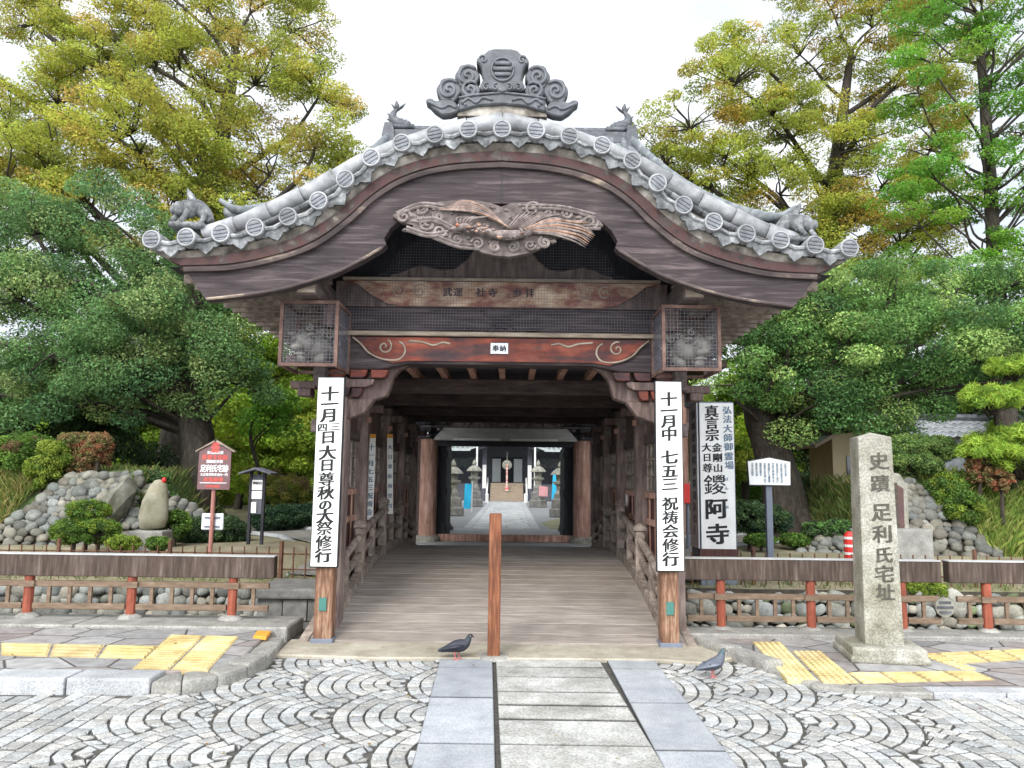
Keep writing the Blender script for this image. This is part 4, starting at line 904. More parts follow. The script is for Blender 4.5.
# ---- crest ornament on the ridge: shield with scrolls on a carved base
ox = P(502.5, 80, 6.95).x; oz = 5.06
OS = .92
orn = MB(); base = [(-.45, .0), (-.45, .125), (-.30, .155), (0, .185), (.30, .155), (.45, .125), (.45, .0), (.25, .055), (0, .075), (-.25, .055)]
orn.prism([(ox + x, oz + z) for x, z in base], 6.93, 7.13)
shield = [(-.12, .20), (-.215, .19), (-.235, .235), (-.20, .30), (-.215, .40), (-.235, .455), (-.275, .47), (-.265, .52), (-.19, .56), (-.15, .60), (-.09, .615), (.09, .615), (.15, .60), (.19, .56), (.265, .52), (.275, .47), (.235, .455), (.215, .40), (.20, .30), (.235, .235), (.215, .19), (.12, .20), (0, .175)]
orn.prism([(ox + x, oz + z) for x, z in shield], 6.90, 7.10)
for s_ in (-1, 1):
    for cx, cz, rr in ((.365, .355, .125), (.335, .215, .105), (.555, .215, .125)):
        out_ = []
        for i in range(22):
            a = i / 22 * 2 * math.pi; q = rr * (1 + .07 * math.cos(6 * a)); out_.append((ox + s_ * (cx + math.cos(a) * q), oz + cz + math.sin(a) * q))
        orn.prism(out_, 6.94, 7.08)
    wing = [(.44, .02), (.60, .09), (.70, .115), (.76, .09), (.78, .115), (.74, .14), (.72, .10), (.66, .02), (.60, -.03), (.50, -.035)]
    wing = [(.44, .04), (.52, .13), (.62, .12), (.69, .10), (.735, .13), (.78, .125), (.795, .09), (.75, .06), (.70, .01), (.62, -.04), (.53, -.03), (.45, .0)]
    orn.prism([(ox + s_ * x, oz + z) for x, z in wing], 6.94, 7.06)
orn.v = [(ox + (x - ox) * OS, y, z) for x, y, z in orn.v]
cr_ = orn.build('ridge_ornament', M['ornament'], roof, bevel=.012)
det = MB()
for s_ in (-1, 1):
    for cx, cz, rr, a0 in ((.365, .355, .10, 2.4), (.335, .215, .085, 2.4), (.555, .215, .10, 2.4)):
        det.tube([(ox + s_ * (x), y, oz + z) for x, y, z in spiral(cx, cz, rr, 1.6, 6.935, -1, a0)], .017, 6)
    for cx in (.07, .165): det.tube([(ox + s_ * x, y, oz + z) for x, y, z in spiral(cx, .225, .035, 1.2, 6.895, -1, 2)], .010, 6)
    det.tube([(ox + s_ * x, y, oz + z) for x, y, z in spiral(.20, .50, .04, 1.2, 6.895, 1, .5)], .011, 6)
    det.tube(smooth_curve([(ox + s_ * x, 6.935, oz + z) for x, z in ((.47, .03), (.55, .06), (.62, .03), (.70, .06), (.77, .09))], 4), .014, 6)
    det.tube(smooth_curve([(ox + s_ * x, 6.925, oz + z) for x, z in ((.42, .07), (.35, .12), (.27, .08), (.20, .13), (.10, .11))], 4), .013, 6)
    det.blob((ox + s_ * .38, 6.93, oz + .06), (.022, .02, .022), 1, 0, 1)
det.tube([(ox + math.cos(a) * .115, 6.893, oz + .40 + math.sin(a) * .115) for a in [i * math.pi / 14 for i in range(29)]], .012, 6)
for q in (-.055, 0, .055): det.box(ox, 6.89, oz + .40 + q, 2 * math.sqrt(.098 ** 2 - q * q), .03, .032)
det.tube([(ox - .45, 6.925, oz + .125), (ox - .30, 6.925, oz + .155), (ox, 6.925, oz + .185), (ox + .30, 6.925, oz + .155), (ox + .45, 6.925, oz + .125)], .013, 6)
det.v = [(ox + (x - ox) * OS, y, z) for x, y, z in det.v]
det.build('scrollwork', M['ornamentlip'], cr_, smooth=True)
mb = MB(); mb.prism([(ox - .43, oz - .03), (ox + .43, oz - .03), (ox + .40, oz + .05), (ox, oz + .085), (ox - .40, oz + .05)], 6.97, 7.2); mb.build('mortar_bed', M['mortar'], cr_)

# ---- crouching lion tiles at the two low ends of the verge
for s_ in (-1, 1):
    c = P(187, 212, 6.98) if s_ < 0 else P(800, 226, 6.98); X, Z = c.x, c.z; b = MB(); k = -s_
    bx = lambda dx, dy, dz: (X + k * dx, 6.98 + dy, Z + dz)
    b.tube(smooth_curve([bx(-.02, -.06, -.03), bx(.02, 0, .04), bx(.10, .06, .08), (bx(.20, .08, .02)), bx(.26, .1, -.07)], 4), [.065, .075, .085, .09, .095, .095, .095, .092, .09, .088, .085, .082, .08, .075, .07, .065, .06], 10)
    b.blob(bx(-.06, -.07, .02), (.085, .085, .08), 3, .18, 2); b.blob(bx(-.13, -.10, -.0), (.045, .05, .045), 4, .2, 2)
    for a in range(7):
        an = a * .9; b.blob(bx(.0 + .075 * math.cos(an), -.03, .03 + .075 * math.sin(an)), (.032, .035, .032), a, .1, 1)
    b.tube(smooth_curve([bx(.06, .06, .10), bx(.02, .08, .18), bx(-.03, .09, .24), bx(-.05, .08, .29)], 3), [.03, .035, .04, .042, .042, .04, .034, .025, .016, .008], 8)
    for dx, dy in ((-.10, -.10), (.02, -.12), (.20, .0)): b.tube([bx(dx + .03, dy + .03, .0), bx(dx, dy, -.08), bx(dx - .03, dy - .02, -.13)], [.04, .032, .035], 8)
    b.blob(bx(-.06, -.12, .06), (.02, .02, .02), 5, 0, 1)
    b.box(X + k * .06, 6.98, Z - .155, .42, .30, .05)
    cc0 = Vector((X, 6.98, Z - .155)); b.v = [tuple(cc0 + Vector(((v[0] - cc0.x) * .74, (v[1] - cc0.y) * .8, (v[2] - cc0.z) * .92))) for v in b.v]
    b.build('lion_tile', M['tile'], roof, smooth=True)

# ---- phoenix carving hanging under the gable board
ph = MB(); PC = lambda x, z, y=0: (AX + x, 6.88 + y, z)
outl = [(-1.04, 4.13), (-.98, 4.19), (-.86, 4.235), (-.70, 4.265), (-.52, 4.285), (-.38, 4.31), (-.22, 4.295), (-.08, 4.265), (.0, 4.235), (.10, 4.275), (.26, 4.285), (.42, 4.275), (.58, 4.255), (.74, 4.215), (.86, 4.165), (.95, 4.10), (.98, 4.06), (.93, 4.03), (.82, 4.035), (.88, 3.965), (.76, 3.975), (.60, 3.96), (.50, 3.93), (.44, 3.875), (.36, 3.815), (.24, 3.765), (.08, 3.735), (-.06, 3.745), (-.18, 3.775), (-.27, 3.83), (-.36, 3.815), (-.46, 3.84), (-.50, 3.90), (-.62, 3.92), (-.74, 3.945), (-.84, 3.985), (-.84, 4.04), (-.95, 4.065)]
ph.prism([(AX + x, z) for x, z in outl], 6.86, 6.93, (.62, .60, .60))
r = random.Random(77); W_ = (1.05, 1.02, 1.0)
for cx, cz, rr, s_, a0 in ((-.93, 4.12, .07, 1, 0), (-.76, 4.20, .055, -1, 1), (-.70, 4.05, .075, 1, 2), (-.58, 3.98, .06, -1, 0), (-.42, 3.90, .075, 1, 1), (-.22, 3.86, .06, -1, 3), (-.60, 4.12, .05, 1, 2), (.30, 4.21, .075, 1, 0), (.46, 4.17, .06, -1, 2), (.64, 4.17, .06, 1, 1), (.85, 4.09, .075, -1, 0), (.42, 3.88, .055, 1, 2), (.28, 3.85, .05, -1, 0), (-.05, 3.83, .05, 1, 1), (.12, 3.83, .05, -1, 1)):
    ph.tube(spiral(AX + cx, cz, rr, 1.5, 6.855, s_, a0), .0165, 6, (r.uniform(.8, 1.15),) * 3)
for a, b_, m_ in (((-1.0, 4.16), (-.55, 4.24), .05), ((-.9, 4.02), (-.5, 3.98), -.05), ((.20, 4.25), (.9, 4.17), .03), ((-.8, 4.10), (-.45, 4.02), .04), ((.5, 4.10), (.95, 4.06), -.03), ((-.65, 3.95), (-.2, 3.84), -.04)):
    for q in range(2):
        ph.tube(smooth_curve([PC(a[0], a[1] - q * .035, -.02), PC((a[0] + b_[0]) / 2, (a[1] + b_[1]) / 2 + m_ - q * .03, -.04), PC(b_[0], b_[1] - q * .035, -.02)], 6), .015, 6, (r.uniform(.75, 1.1),) * 3)
for i in range(60):
    x = r.uniform(-.95, .9); zlo = 3.84 + abs(x) ** 2 * .18; zhi = 4.26 - abs(x) ** 2.5 * .14; ph.blob(PC(x, r.uniform(zlo, zhi), -.01), (r.uniform(.02, .045), .03, r.uniform(.015, .03)), i, .2, 1, None, (r.uniform(.6, 1.0),) * 3)
lowc_ = lambda vs: [(AX + (x - AX) * .965, y, 1.6 + (z - 1.6) * .946) for x, y, z in vs]
ph.v = lowc_(ph.v); pho = ph.build('phoenix_carving', M['carving'], house, smooth=False)
fe = MB(); G1 = (.98, .95, .94); T1 = (1.45, 1.08, .84)
for i in range(13):                                             # tail feathers to the right
    t = i / 12; k = T1 if i % 4 in (1, 2) else G1; q = r.uniform(.85, 1.1)
    fe.tube(smooth_curve([PC(.20, 3.985 - .02 * t, -.05 - .02 * (i % 2)), PC(.46, 4.10 - .15 * t, -.07), PC(.66 + .08 * math.sin(t * 3), 4.085 - .19 * t, -.06 - .015 * (i % 2)), PC(.90 - .16 * abs(t - .4), 4.03 - .20 * t + .06 * (t < .15), -.04)], 4), [.007, .009, .010, .011, .012, .012, .012, .011, .010, .009, .008, .006, .003], 5, tuple(c * q for c in k))
for i in range(11):                                             # raised wing
    t = i / 10; k = T1 if i % 3 == 1 else G1; q = r.uniform(.85, 1.1)
    fe.tube(smooth_curve([PC(.10 - .05 * t, 4.00 + .03 * t, -.05), PC(-.10 - .03 * t, 4.10 + .09 * t, -.07 - .015 * (i % 2)), PC(-.30, 4.165 + .10 * t, -.07), PC(-.60 + .16 * t, 4.19 + .085 * t, -.04)], 4), [.007, .009, .010, .011, .012, .012, .012, .011, .010, .009, .008, .006, .003], 5, tuple(c * q for c in k))
for i in range(9):                                              # wing swept to the upper right
    t = i / 8; q = r.uniform(.85, 1.1); fe.tube(smooth_curve([PC(.06 + .02 * i, 4.0, -.05), PC(.14 + .03 * i, 4.10, -.07), PC(.20 + .05 * i, 4.19 - .02 * t, -.04)], 4), [.007, .01, .012, .012, .011, .01, .008, .005, .003], 5, tuple(c * q for c in G1))
fe.tube(smooth_curve([PC(.30, 3.97, -.05), PC(.14, 3.935, -.08), PC(-.02, 3.93, -.085), PC(-.16, 3.975, -.09), PC(-.30, 4.005, -.09), PC(-.40, 4.0, -.08), PC(-.50, 3.985, -.06)], 4), [.02, .03, .038, .044, .048, .05, .05, .049, .046, .042, .037, .032, .028, .026, .025, .026, .03, .034, .036, .034, .03, .022, .016, .010, .005], 8, G1)
fe.blob(PC(-.41, 4.012, -.115), (.022, .014, .02), 1, 0, 1, None, (1.7, .8, .5))
for i in range(70):                                             # scaled breast and neck
    t = r.random(); x = .26 - .60 * t; fe.blob(PC(x, interp([(-.4, 4.0), (-.16, 3.98), (-.02, 3.93), (.14, 3.935), (.3, 3.97)], x) + r.uniform(-.042, .045), -.115 + r.uniform(-.01, .02)), (.020, .013, .013), i, .15, 1, Matrix.Rotation(r.uniform(-.6, .6), 3, 'Y'), (lambda q, k_: tuple(c * q for c in k_))(r.uniform(.8, 1.1), T1 if r.random() < .3 else G1))
for i in range(5): fe.tube(smooth_curve([PC(-.40 + .02 * i, 4.03, -.09), PC(-.42 + .04 * i, 4.08, -.10), PC(-.36 + .06 * i, 4.11, -.09)], 3), [.009, .011, .011, .010, .008, .006, .003], 5, G1)
fe.v = lowc_(fe.v); fe.build('phoenix', M['carving'], pho, smooth=True)

# ---- wire netting of the gable
def net(mb, x0, x1, z0, z1, y, st, wd=.0022, keep=None):
    x = x0
    while x <= x1 + 1e-6:
        mb.span(x - wd / 2, x + wd / 2, y, y + wd, z0, z1 if keep is None else keep(x)); x += st
    z = z0
    while z <= z1 + 1e-6:
        xl, xr = x0, x1
        if keep is not None:
            ok = [q for q in [x0 + (x1 - x0) * i / 60 for i in range(61)] if keep(q) >= z]
            if not ok: z += st; continue
            xl, xr = min(ok), max(ok)
        mb.span(xl, xr, y - wd, y, z - wd / 2, z + wd / 2); z += st
mb = MB(); net(mb, AX - 1.72, AX + 1.72, 3.10, 4.2, 7.72, .030, .0024, keep=lambda x: min(4.2, interp([(0, 4.2), (.7, 4.15), (1.05, 3.95), (1.2, 3.7), (1.72, 3.45)], abs(x - AX))))
mb.build('wire_net', M['wire'], house, recalc=False)

# ---- caged lion heads on the corner posts
for s_ in (-1, 1):
    x0, x1 = AX + s_ * 1.575, AX + s_ * 2.11; xa, xb = min(x0, x1), max(x0, x1); ya, yb, za, zb = 7.30, 7.86, 2.66, 3.27; fr = MB(); t_ = .016
    for x in (xa, xb):
        for y in (ya, yb): fr.span(x - t_, x + t_, y - t_, y + t_, za - t_, zb + t_)
    for z in (za, zb):
        for y in (ya, yb): fr.span(xa + t_, xb - t_, y - t_ + .002, y + t_ - .002, z - t_, z + t_)
        for x in (xa, xb): fr.span(x - t_ + .002, x + t_ - .002, ya + t_, yb - t_, z - t_, z + t_)
    cg = fr.build('lion_cage', M['cageframe'], house)
    nm_ = MB(); net(nm_, xa, xb, za, zb, ya, .034, .0026); x = xa if s_ < 0 else xb
    for xx in (xa, xb):
        y = ya
        while y < yb: nm_.span(xx - .0015, xx + .0015, y, y + .0035, za, zb); y += .04
        z = za
        while z < zb: nm_.span(xx - .0015, xx + .0015, ya, yb, z, z + .0035); z += .04
    nm_.build('wire_net', M['wire'], cg, recalc=False)
    ln = MB(); cx = (xa + xb) / 2; yc = 7.55; lx = lambda dx, dy, dz: (cx + s_ * dx, yc + dy, 2.86 + dz)
    ln.blob(lx(.02, .05, .02), (.19, .20, .14), 3, .15, 3); ln.blob(lx(.10, -.12, .03), (.12, .11, .10), 4, .2, 2); ln.blob(lx(.12, -.20, -.02), (.075, .06, .05), 5, .1, 2); ln.blob(lx(.10, -.19, -.09), (.07, .06, .03), 6, .1, 2)
    for i in range(22):
        a = i * .62; q = .13 + .035 * (i % 3); ln.tube(spiral(0, 0, .035, 1.3, 0, 1, a, 12) and [(lx(-.02 + math.cos(a) * q + px_ * 1, -.10 + .012 * i, .05 + math.sin(a) * q * .75 + pz_)) for px_, _, pz_ in spiral(0, 0, .038, 1.3, 0, 1, a, 12)], .013, 5)
    for q in (-.055, .055): ln.blob(lx(.10 + q, -.21, .06), (.025, .02, .022), 7, 0, 1); ln.tube([lx(.10 + q, -.19, .09), lx(.10 + q * 2, -.2, .11), lx(.10 + q * 3, -.17, .10)], [.02, .018, .006], 6)
    ln.tube(smooth_curve([lx(.16, -.16, .12), lx(.22, -.17, .13), lx(.27, -.18, .16)], 3), [.02, .018, .016, .013, .010, .007, .003], 6)
    for q in (-.12, .06): ln.tube([lx(q, -.05, -.08), lx(q + .02, -.16, -.13), lx(q + .03, -.22, -.15)], [.055, .045, .05], 8)
    ln.box(cx, 7.75, 2.86, .16, .3, .16)
    ln.build('lion_carving', M['liongrey'], cg, smooth=True)
# ---------------------------------------------------------------- the two storey temple gate behind the bridge
gate = thing('temple_gate', 'two storey dark timber temple gate behind the bridge, round reddish columns and tiled roof', 'gate', (AX, 16.4, .1))
b = MB(); b.span(AX - 4.2, AX + 4.2, 15.62, 20.8, -.2, .27); b.build('stone_platform', M['kerb'], gate, bevel=.02)
GX = 1.62
for y in (16.4, 18.3, 20.2):
    for x in (-4.0 + .3, -GX, GX, 3.7):
        b = MB(); b.lathe([(.185, .38), (.185, 1.4), (.18, 2.42)] if abs(x) < 2 else [(.185, .38), (.18, 6.2)], AX + x, y, 0, 18); col = b.build('column', M['column'], gate, smooth=False)
        b = MB(); b.lathe([(.27, .26), (.27, .34), (.22, .40)], AX + x, y, 0, 18); b.build('base_stone', M['lantern'], col)
b = MB(); b.span(AX - 1.62, AX + 1.62, 16.45, 16.62, .272, .42); b.build('threshold', M['column'], gate, bevel=.012)
b = MB(); b.prism([(AX - 1.50, 2.38), (AX + 1.50, 2.38), (AX + 1.50, 2.42), (AX + 1.30, 2.64), (AX - 1.30, 2.64), (AX - 1.50, 2.42)], 16.15, 16.45); b.build('lintel_board', M['greyboard'], gate, bevel=.01)
for sx in (-1, 1):
    b = MB(); a = AX + sx * .60; b.span(a - .50, a + .50, 16.12, 16.148, 2.378, 2.425); b.build('white_strip', M['white'], gate)
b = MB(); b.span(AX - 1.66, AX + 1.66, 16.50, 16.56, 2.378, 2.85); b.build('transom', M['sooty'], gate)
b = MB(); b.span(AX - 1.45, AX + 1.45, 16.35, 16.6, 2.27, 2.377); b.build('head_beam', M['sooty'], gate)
for sx in (-1, 1):
    b = MB(); a = AX + sx * 1.37; b.span(a - .10, a + .10, 16.55, 16.63, .42, 2.27); b.build('door_frame', M['sooty'], gate)
    b = MB(); a = AX + sx * 1.30; b.span(a - .035, a + .035, 16.65, 18.0, .34, 2.27)
    for z in (.5, 1.3, 2.1): b.span(a - .05, a + .05, 16.66, 17.99, z - .07, z + .07)
    b.build('door_leaf', M['sooty'], gate)
    # carved bracket clusters with pale tips
    b = MB(); x = AX + sx * GX
    for q, (z, ln) in enumerate(((2.46, .42), (2.60, .62), (2.75, .80))):
        b.span(x - ln / 2, x + ln / 2, 16.22, 16.40, z - .05, z + .05); b.span(x - .07, x + .07, 16.4 - ln * .6, 16.42, z - .05, z + .05)
    br_ = b.build('bracket_cluster', M['sooty'], gate, bevel=.008)
    for q in ((-.2, 2.60), (.22, 2.60), (-.28, 2.75), (.30, 2.75), (0, 2.46), (-.1, 2.75)): b = MB(); b.blob((x + q[0], 16.05, q[1]), (.045, .03, .03), 2, .1, 1); b.build('pale_tip', M['carving'], br_, smooth=True)
b = MB(); b.span(AX - 4.0, AX + 4.0, 16.28, 16.5, 2.82, 3.12); b.build('main_beam', M['dark'], gate, bevel=.01)
b = MB(); b.span(AX - 3.9, AX + 3.9, 16.29, 16.44, 2.62, 2.83)
r = random.Random(9)
for i in range(46): b.blob((AX - 1.5 + 3.0 * r.random(), 16.27, 2.74 + r.random() * .16), (r.uniform(.05, .11), .03, r.uniform(.03, .06)), i, .2, 1)
b.build('carved_frieze', M['carving'], gate, smooth=True)
b = MB(); b.span(AX - 4.0, AX + 4.0, 16.24, 16.5, 3.14, 3.5); b.build('main_beam', M['sooty'], gate, bevel=.01)
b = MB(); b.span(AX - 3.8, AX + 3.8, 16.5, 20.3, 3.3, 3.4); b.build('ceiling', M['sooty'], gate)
for sx in (-1, 1):
    b = MB(); x = AX + sx * 2.75; b.span(x - .95, x + .95, 16.40, 16.46, .3, 3.0); wl = b.build('wall', M['darkx'], gate)
    b = MB(); b.span(x - .7, x + .7, 16.385, 16.398, 1.2, 2.5); wn = b.build('window', M['glass'], gate); b = MB()
    for k in range(13): b.span(x - .7 + k * 1.4 / 12 - .02, x - .7 + k * 1.4 / 12 + .02, 16.36, 16.384, 1.2, 2.5)
    b.build('lattice', M['railwood'], wn)
    b = MB(); x = AX + sx * 3.7; b.span(x - .05, x + .05, 16.5, 20.2, .3, 3.2); b.build('wall', M['dark'], gate)
b = MB(); b.span(AX - 4.5, AX + 4.5, 15.5, 21.1, 3.9, 4.05); bal = b.build('balcony', M['dark'], gate)
b = MB()
for x0, x1, y0, y1 in ((-4.45, 4.45, 15.52, 15.58), (-4.45, 4.45, 21.0, 21.06), (-4.45, -4.39, 15.6, 21), (4.39, 4.45, 15.6, 21)):
    for z in (4.25, 4.55, 4.8): b.span(AX + x0, AX + x1, y0, y1, z - .04, z + .04)
b.build('handrail', M['dark'], bal)
b = MB(); b.span(AX - 3.5, AX + 3.5, 16.5, 20.1, 4.05, 6.6); b.build('upper_storey', M['dark'], gate)
b = MB(); b.span(AX - 3.9, AX + 3.9, 16.0, 20.6, 5.9, 6.5); b.build('bracket_course', M['darkx'], gate)
# hip and gable roof with upswept corners
def gate_roof_pt(u, v):                                          # u -1..1 across the long side, v 0 eave .. 1 ridge
    half = 5.45 * (1 - v) + 2.95 * v; x = u * half; lift = .42 * abs(u) ** 3 * (1 - v)
    z = 6.10 + lift + (9.95 - 6.10) * (.52 * v + .48 * v * v); return x, z
mb = MB(); nu, nv = 24, 10
for sy in (-1, 1):
    vs = []; fs = []
    for j in range(nv + 1):
        for i in range(nu + 1):
            u = -1 + 2 * i / nu; v = j / nv; x, z = gate_roof_pt(u, v); yy = 18.3 + sy * (3.95 * (1 - v) + .12 * v); vs.append((AX + x, yy, z))
    fs = [(j * (nu + 1) + i, j * (nu + 1) + i + 1, (j + 1) * (nu + 1) + i + 1, (j + 1) * (nu + 1) + i) for j in range(nv) for i in range(nu)]
    mb.add(vs, fs); mb.add([(x, y, z - .18) for x, y, z in vs], fs)
for sx in (-1, 1):
    vs = []
    for j in range(nv + 1):
        for i in range(nu + 1):
            t = -1 + 2 * i / nu; v = j / nv; x, z = gate_roof_pt(1, v); lift = .42 * (abs(t) ** 3 - 1) * (1 - v); vs.append((AX + sx * x, 18.3 + t * (3.95 * (1 - v) + .12 * v), z + lift))
    fs = [(j * (nu + 1) + i, j * (nu + 1) + i + 1, (j + 1) * (nu + 1) + i + 1, (j + 1) * (nu + 1) + i) for j in range(nv) for i in range(nu)]
    mb.add(vs, fs); mb.add([(x, y, z - .18) for x, y, z in vs], fs)
gr = mb.build('roof', M['roofgrey'], gate, smooth=True)
mb = MB()
for sy in (-1, 1):
    for k in range(-17, 18):
        u0 = k / 17.5; pts = []
        for j in range(9):
            v = j / 8; half = 5.45 * (1 - v) + 2.95 * v; x = u0 * 5.45
            if abs(x) > half: break
            xx, z = gate_roof_pt(x / half, v); pts.append((AX + x, 18.3 + sy * (3.95 * (1 - v) + .12 * v), z + .02))
        if len(pts) > 1: mb.tube(pts, .085, 6)
mb.build('tile_rolls', M['roofgrey'], gr, smooth=True)
for sx in (-1, 1):
    for sy in (-1, 1):
        mb = MB(); pts = [(AX + sx * gate_roof_pt(1, v)[0], 18.3 + sy * (3.95 * (1 - v) + .12 * v), gate_roof_pt(1, v)[1] + .10) for v in [i / 10 for i in range(11)]]
        mb.tube(pts, [.07] * 11, 8, ell=1.5); p = pts[0]; mb.tube([(p[0] - sx * .5, p[1] - sy * .35, p[2] + .14), (p[0] - sx * .1, p[1], p[2] + .10), (p[0] + sx * .10, p[1] + sy * .1, p[2] + .24)], [.08, .08, .04], 8)
        mb.build('hip_ridge', M['roofgrey'], gr, smooth=True)
mb = MB(); mb.span(AX - 2.95, AX + 2.95, 18.10, 18.50, 9.85, 10.14); mb.tube([(AX - 3.05, 18.3, 10.20), (AX + 3.05, 18.3, 10.20)], .12, 8)
for sx in (-1, 1):
    x = AX + sx * 3.0; mb.prism([(x - .12, 9.5), (x + .12, 9.5), (x + .16, 9.95), (x + .10, 10.28), (x - .10, 10.28), (x - .16, 9.95)], 18.02, 18.6)
mb.build('ridge', M['ornament'], gr, bevel=.01)
for sx in (-1, 1):                                               # fish ornaments with raised tails
    mb = MB(); fx_ = lambda x, z, y=0: (AX + sx * (2.85 + x * .9), 18.3 + y, 10.26 + z * .75)
    pts = smooth_curve([fx_(-.34, .06), fx_(-.22, .10), fx_(-.02, .16), fx_(.10, .32), fx_(.08, .52), fx_(-.02, .66)], 4); n = len(pts)
    rad = [interp([(0, .06), (.12, .12), (.35, .15), (.6, .12), (.85, .06), (1, .04)], i / (n - 1)) for i in range(n)]
    mb.tube(pts, rad, 10)
    for a, c in (((-.02, .62), (-.24, .86)), ((0, .64), (.02, .95)), ((.02, .60), (.16, .84))): mb.tube([fx_(*a), fx_((a[0] + c[0]) / 2 - .01, (a[1] + c[1]) / 2), fx_(*c)], [.05, .06, .012], 6, ell=.5)
    for a, c in (((.10, .22), (.27, .30)), ((.13, .38), (.26, .50)), ((-.2, .16), (-.28, .30)), ((-.10, .18), (-.16, .34))): mb.tube([fx_(*a), fx_(*c)], [.05, .01], 6)
    mb.blob(fx_(-.30, .09), (.10, .11, .10), 2, .2, 2); mb.span(AX + sx * 2.72 - .34, AX + sx * 2.72 + .34, 18.12, 18.48, 10.18, 10.28)
    mb.build('fish_ornament', M['ornament'], gr, smooth=True)

# ---------------------------------------------------------------- courtyard and main hall
mb = MB(); mb.add([(-9, 16, .142), (9, 16, .142), (9, 60, .142), (-9, 60, .142)], [(0, 1, 2, 3)]); 
PXc = -.25
cg_ = MB(); cg_.add([(-2.4, 20.8, .150), (2.1, 20.8, .150), (7, 27, .150), (9, 30, .150), (9, 62, .150), (-9, 62, .150), (-9, 30, .150), (-7, 27, .150)], [tuple(range(8))]); struct(cg_.build('courtyard', M['gravel'], recalc=False))
mb = MB(); mb.add([(PXc - .86, 20.8, .158), (PXc + .86, 20.8, .158), (PXc + .86, 47, .158), (PXc - .86, 47, .158)], [(0, 1, 2, 3)]); struct(mb.build('path', M['cpath'], recalc=False))
mb = MB()
for sx in (-1, 1):
    y = 20.8
    while y < 47: mb.span(PXc + sx * .98 - .12, PXc + sx * .98 + .12, y, y + 1.48, .12, .178); y += 1.5
mb.span(-4.6, 4.2, 46.6, 47.6, .12, .19)
struct(mb.build('path_edging', M['kerb'], bevel=.006))
mb = MB(); mb.add([(1.2, 21.5, .156), (3.6, 21.5, .156), (3.4, 28, .156), (2.2, 30, .156), (1.0, 26, .156)], [(0, 1, 2, 3, 4)]); tag(mb.build('moss', M['moss'], recalc=False), kind='stuff')
hall = thing('main_hall', 'wide dark temple hall with pale tiled eaves seen through the open gate', 'temple hall', (PXc, 50, .15))
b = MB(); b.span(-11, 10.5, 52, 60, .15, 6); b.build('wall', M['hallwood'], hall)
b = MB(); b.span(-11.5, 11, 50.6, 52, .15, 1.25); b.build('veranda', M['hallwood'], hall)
b = MB()
for k in range(6): b.span(PXc - 1.05, PXc + 1.05, 48.4 + k * .33, 52, .16 + k * .19, .16 + (k + 1) * .19)
b.build('steps', M['tan'], hall, bevel=.01)
for x in (-1.25, 1.25):
    b = MB(); b.bar((PXc + x, 48.2, .5), (PXc + x, 50.6, 1.6), .10, .12); b.span(PXc + x - .06, PXc + x + .06, 48.2, 48.32, .15, .6); b.build('stair_rail', M['white'], hall)
for x in (-7.5, -4.4, -1.45, 1.45, 4.4, 7.5):
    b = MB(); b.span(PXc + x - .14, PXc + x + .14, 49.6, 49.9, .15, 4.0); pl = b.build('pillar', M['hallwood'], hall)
    if abs(x) < 2: b = MB(); b.span(PXc + x - .12, PXc + x + .12, 49.55, 49.59, .95, 2.45); b.build('white_notice_board', M['white'], pl)
b = MB(); b.span(PXc - 1.0, PXc + 1.0, 51.9, 51.97, 1.3, 3.0); b.build('doorway', M['sooty'], hall)
for x in (-.72, .72): b = MB(); b.span(PXc + x - .28, PXc + x + .28, 51.86, 51.9, 1.35, 2.9); b.build('paper_screen', M['offwhite'], hall)
for x in (-3, 3, -6, 6): b = MB(); b.span(PXc + x - 1.0, PXc + x + 1.0, 51.9, 51.97, 2.3, 2.95); b.build('paper_screen', M['roofgrey'], hall)
b = MB(); b.tube([(PXc, 49.32, 2.45), (PXc, 49.36, 2.45), (PXc, 49.50, 2.45), (PXc, 49.54, 2.45)], [.22, .31, .31, .22], 20); b.tube([(PXc, 49.43, 3.3), (PXc, 49.43, 2.72)], .03, 6); b.build('gong', M['lantern'], hall)
b = MB(); b.tube([(PXc, 49.2, 2.5), (PXc, 49.2, 1.05)], .06, 8); b.lathe([(.11, .78), (.15, .82), (.12, 1.08), (.08, 1.1)], PXc, 49.2, 0, 8); b.build('bell_rope', M['rope'], hall)
mb = MB(); es = [(-12, 3.55), (-3.2, 3.50), (-2.4, 3.56), (-1.6, 3.85), (-.8, 4.12), (0, 4.2), (.8, 4.12), (1.6, 3.85), (2.4, 3.56), (3.2, 3.50), (11.5, 3.55)]; sp = smooth_curve([(x, 0, z) for x, z in es], 4); vs = []
for p in sp: vs += [(PXc + p.x, 48.2, p.z), (PXc + p.x, 55, 8.0), (PXc + p.x, 48.25, p.z - .22), (PXc + p.x, 52.2, p.z + .2)]
n = len(sp); mb.add(vs, [(4 * i, 4 * i + 1, 4 * i + 5, 4 * i + 4) for i in range(n - 1)] + [(4 * i + 2, 4 * i, 4 * i + 4, 4 * i + 6) for i in range(n - 1)] + [(4 * i + 3, 4 * i + 2, 4 * i + 6, 4 * i + 7) for i in range(n - 1)])
hr = mb.build('roof', M['hallroof'], hall, recalc=False)
mb = MB()
for k in range(78):
    x = -11.8 + k * .3; z = float(np.interp(x, [p.x for p in sp], [p.z for p in sp])); mb.tube([(PXc + x, 48.12, z + .05), (PXc + x, 51.5, z + (8 - z) * .485 + .05)], .10, 7)
mb.build('tile_rolls', M['hallroof'], hr)
mb = MB(); vs = []
for p in sp[10:-10]: vs.append((PXc + p.x, 48.6, p.z - .28))
mb.tube(vs, .14, 6); mb.build('eave_beam', M['hallwood'], hall)
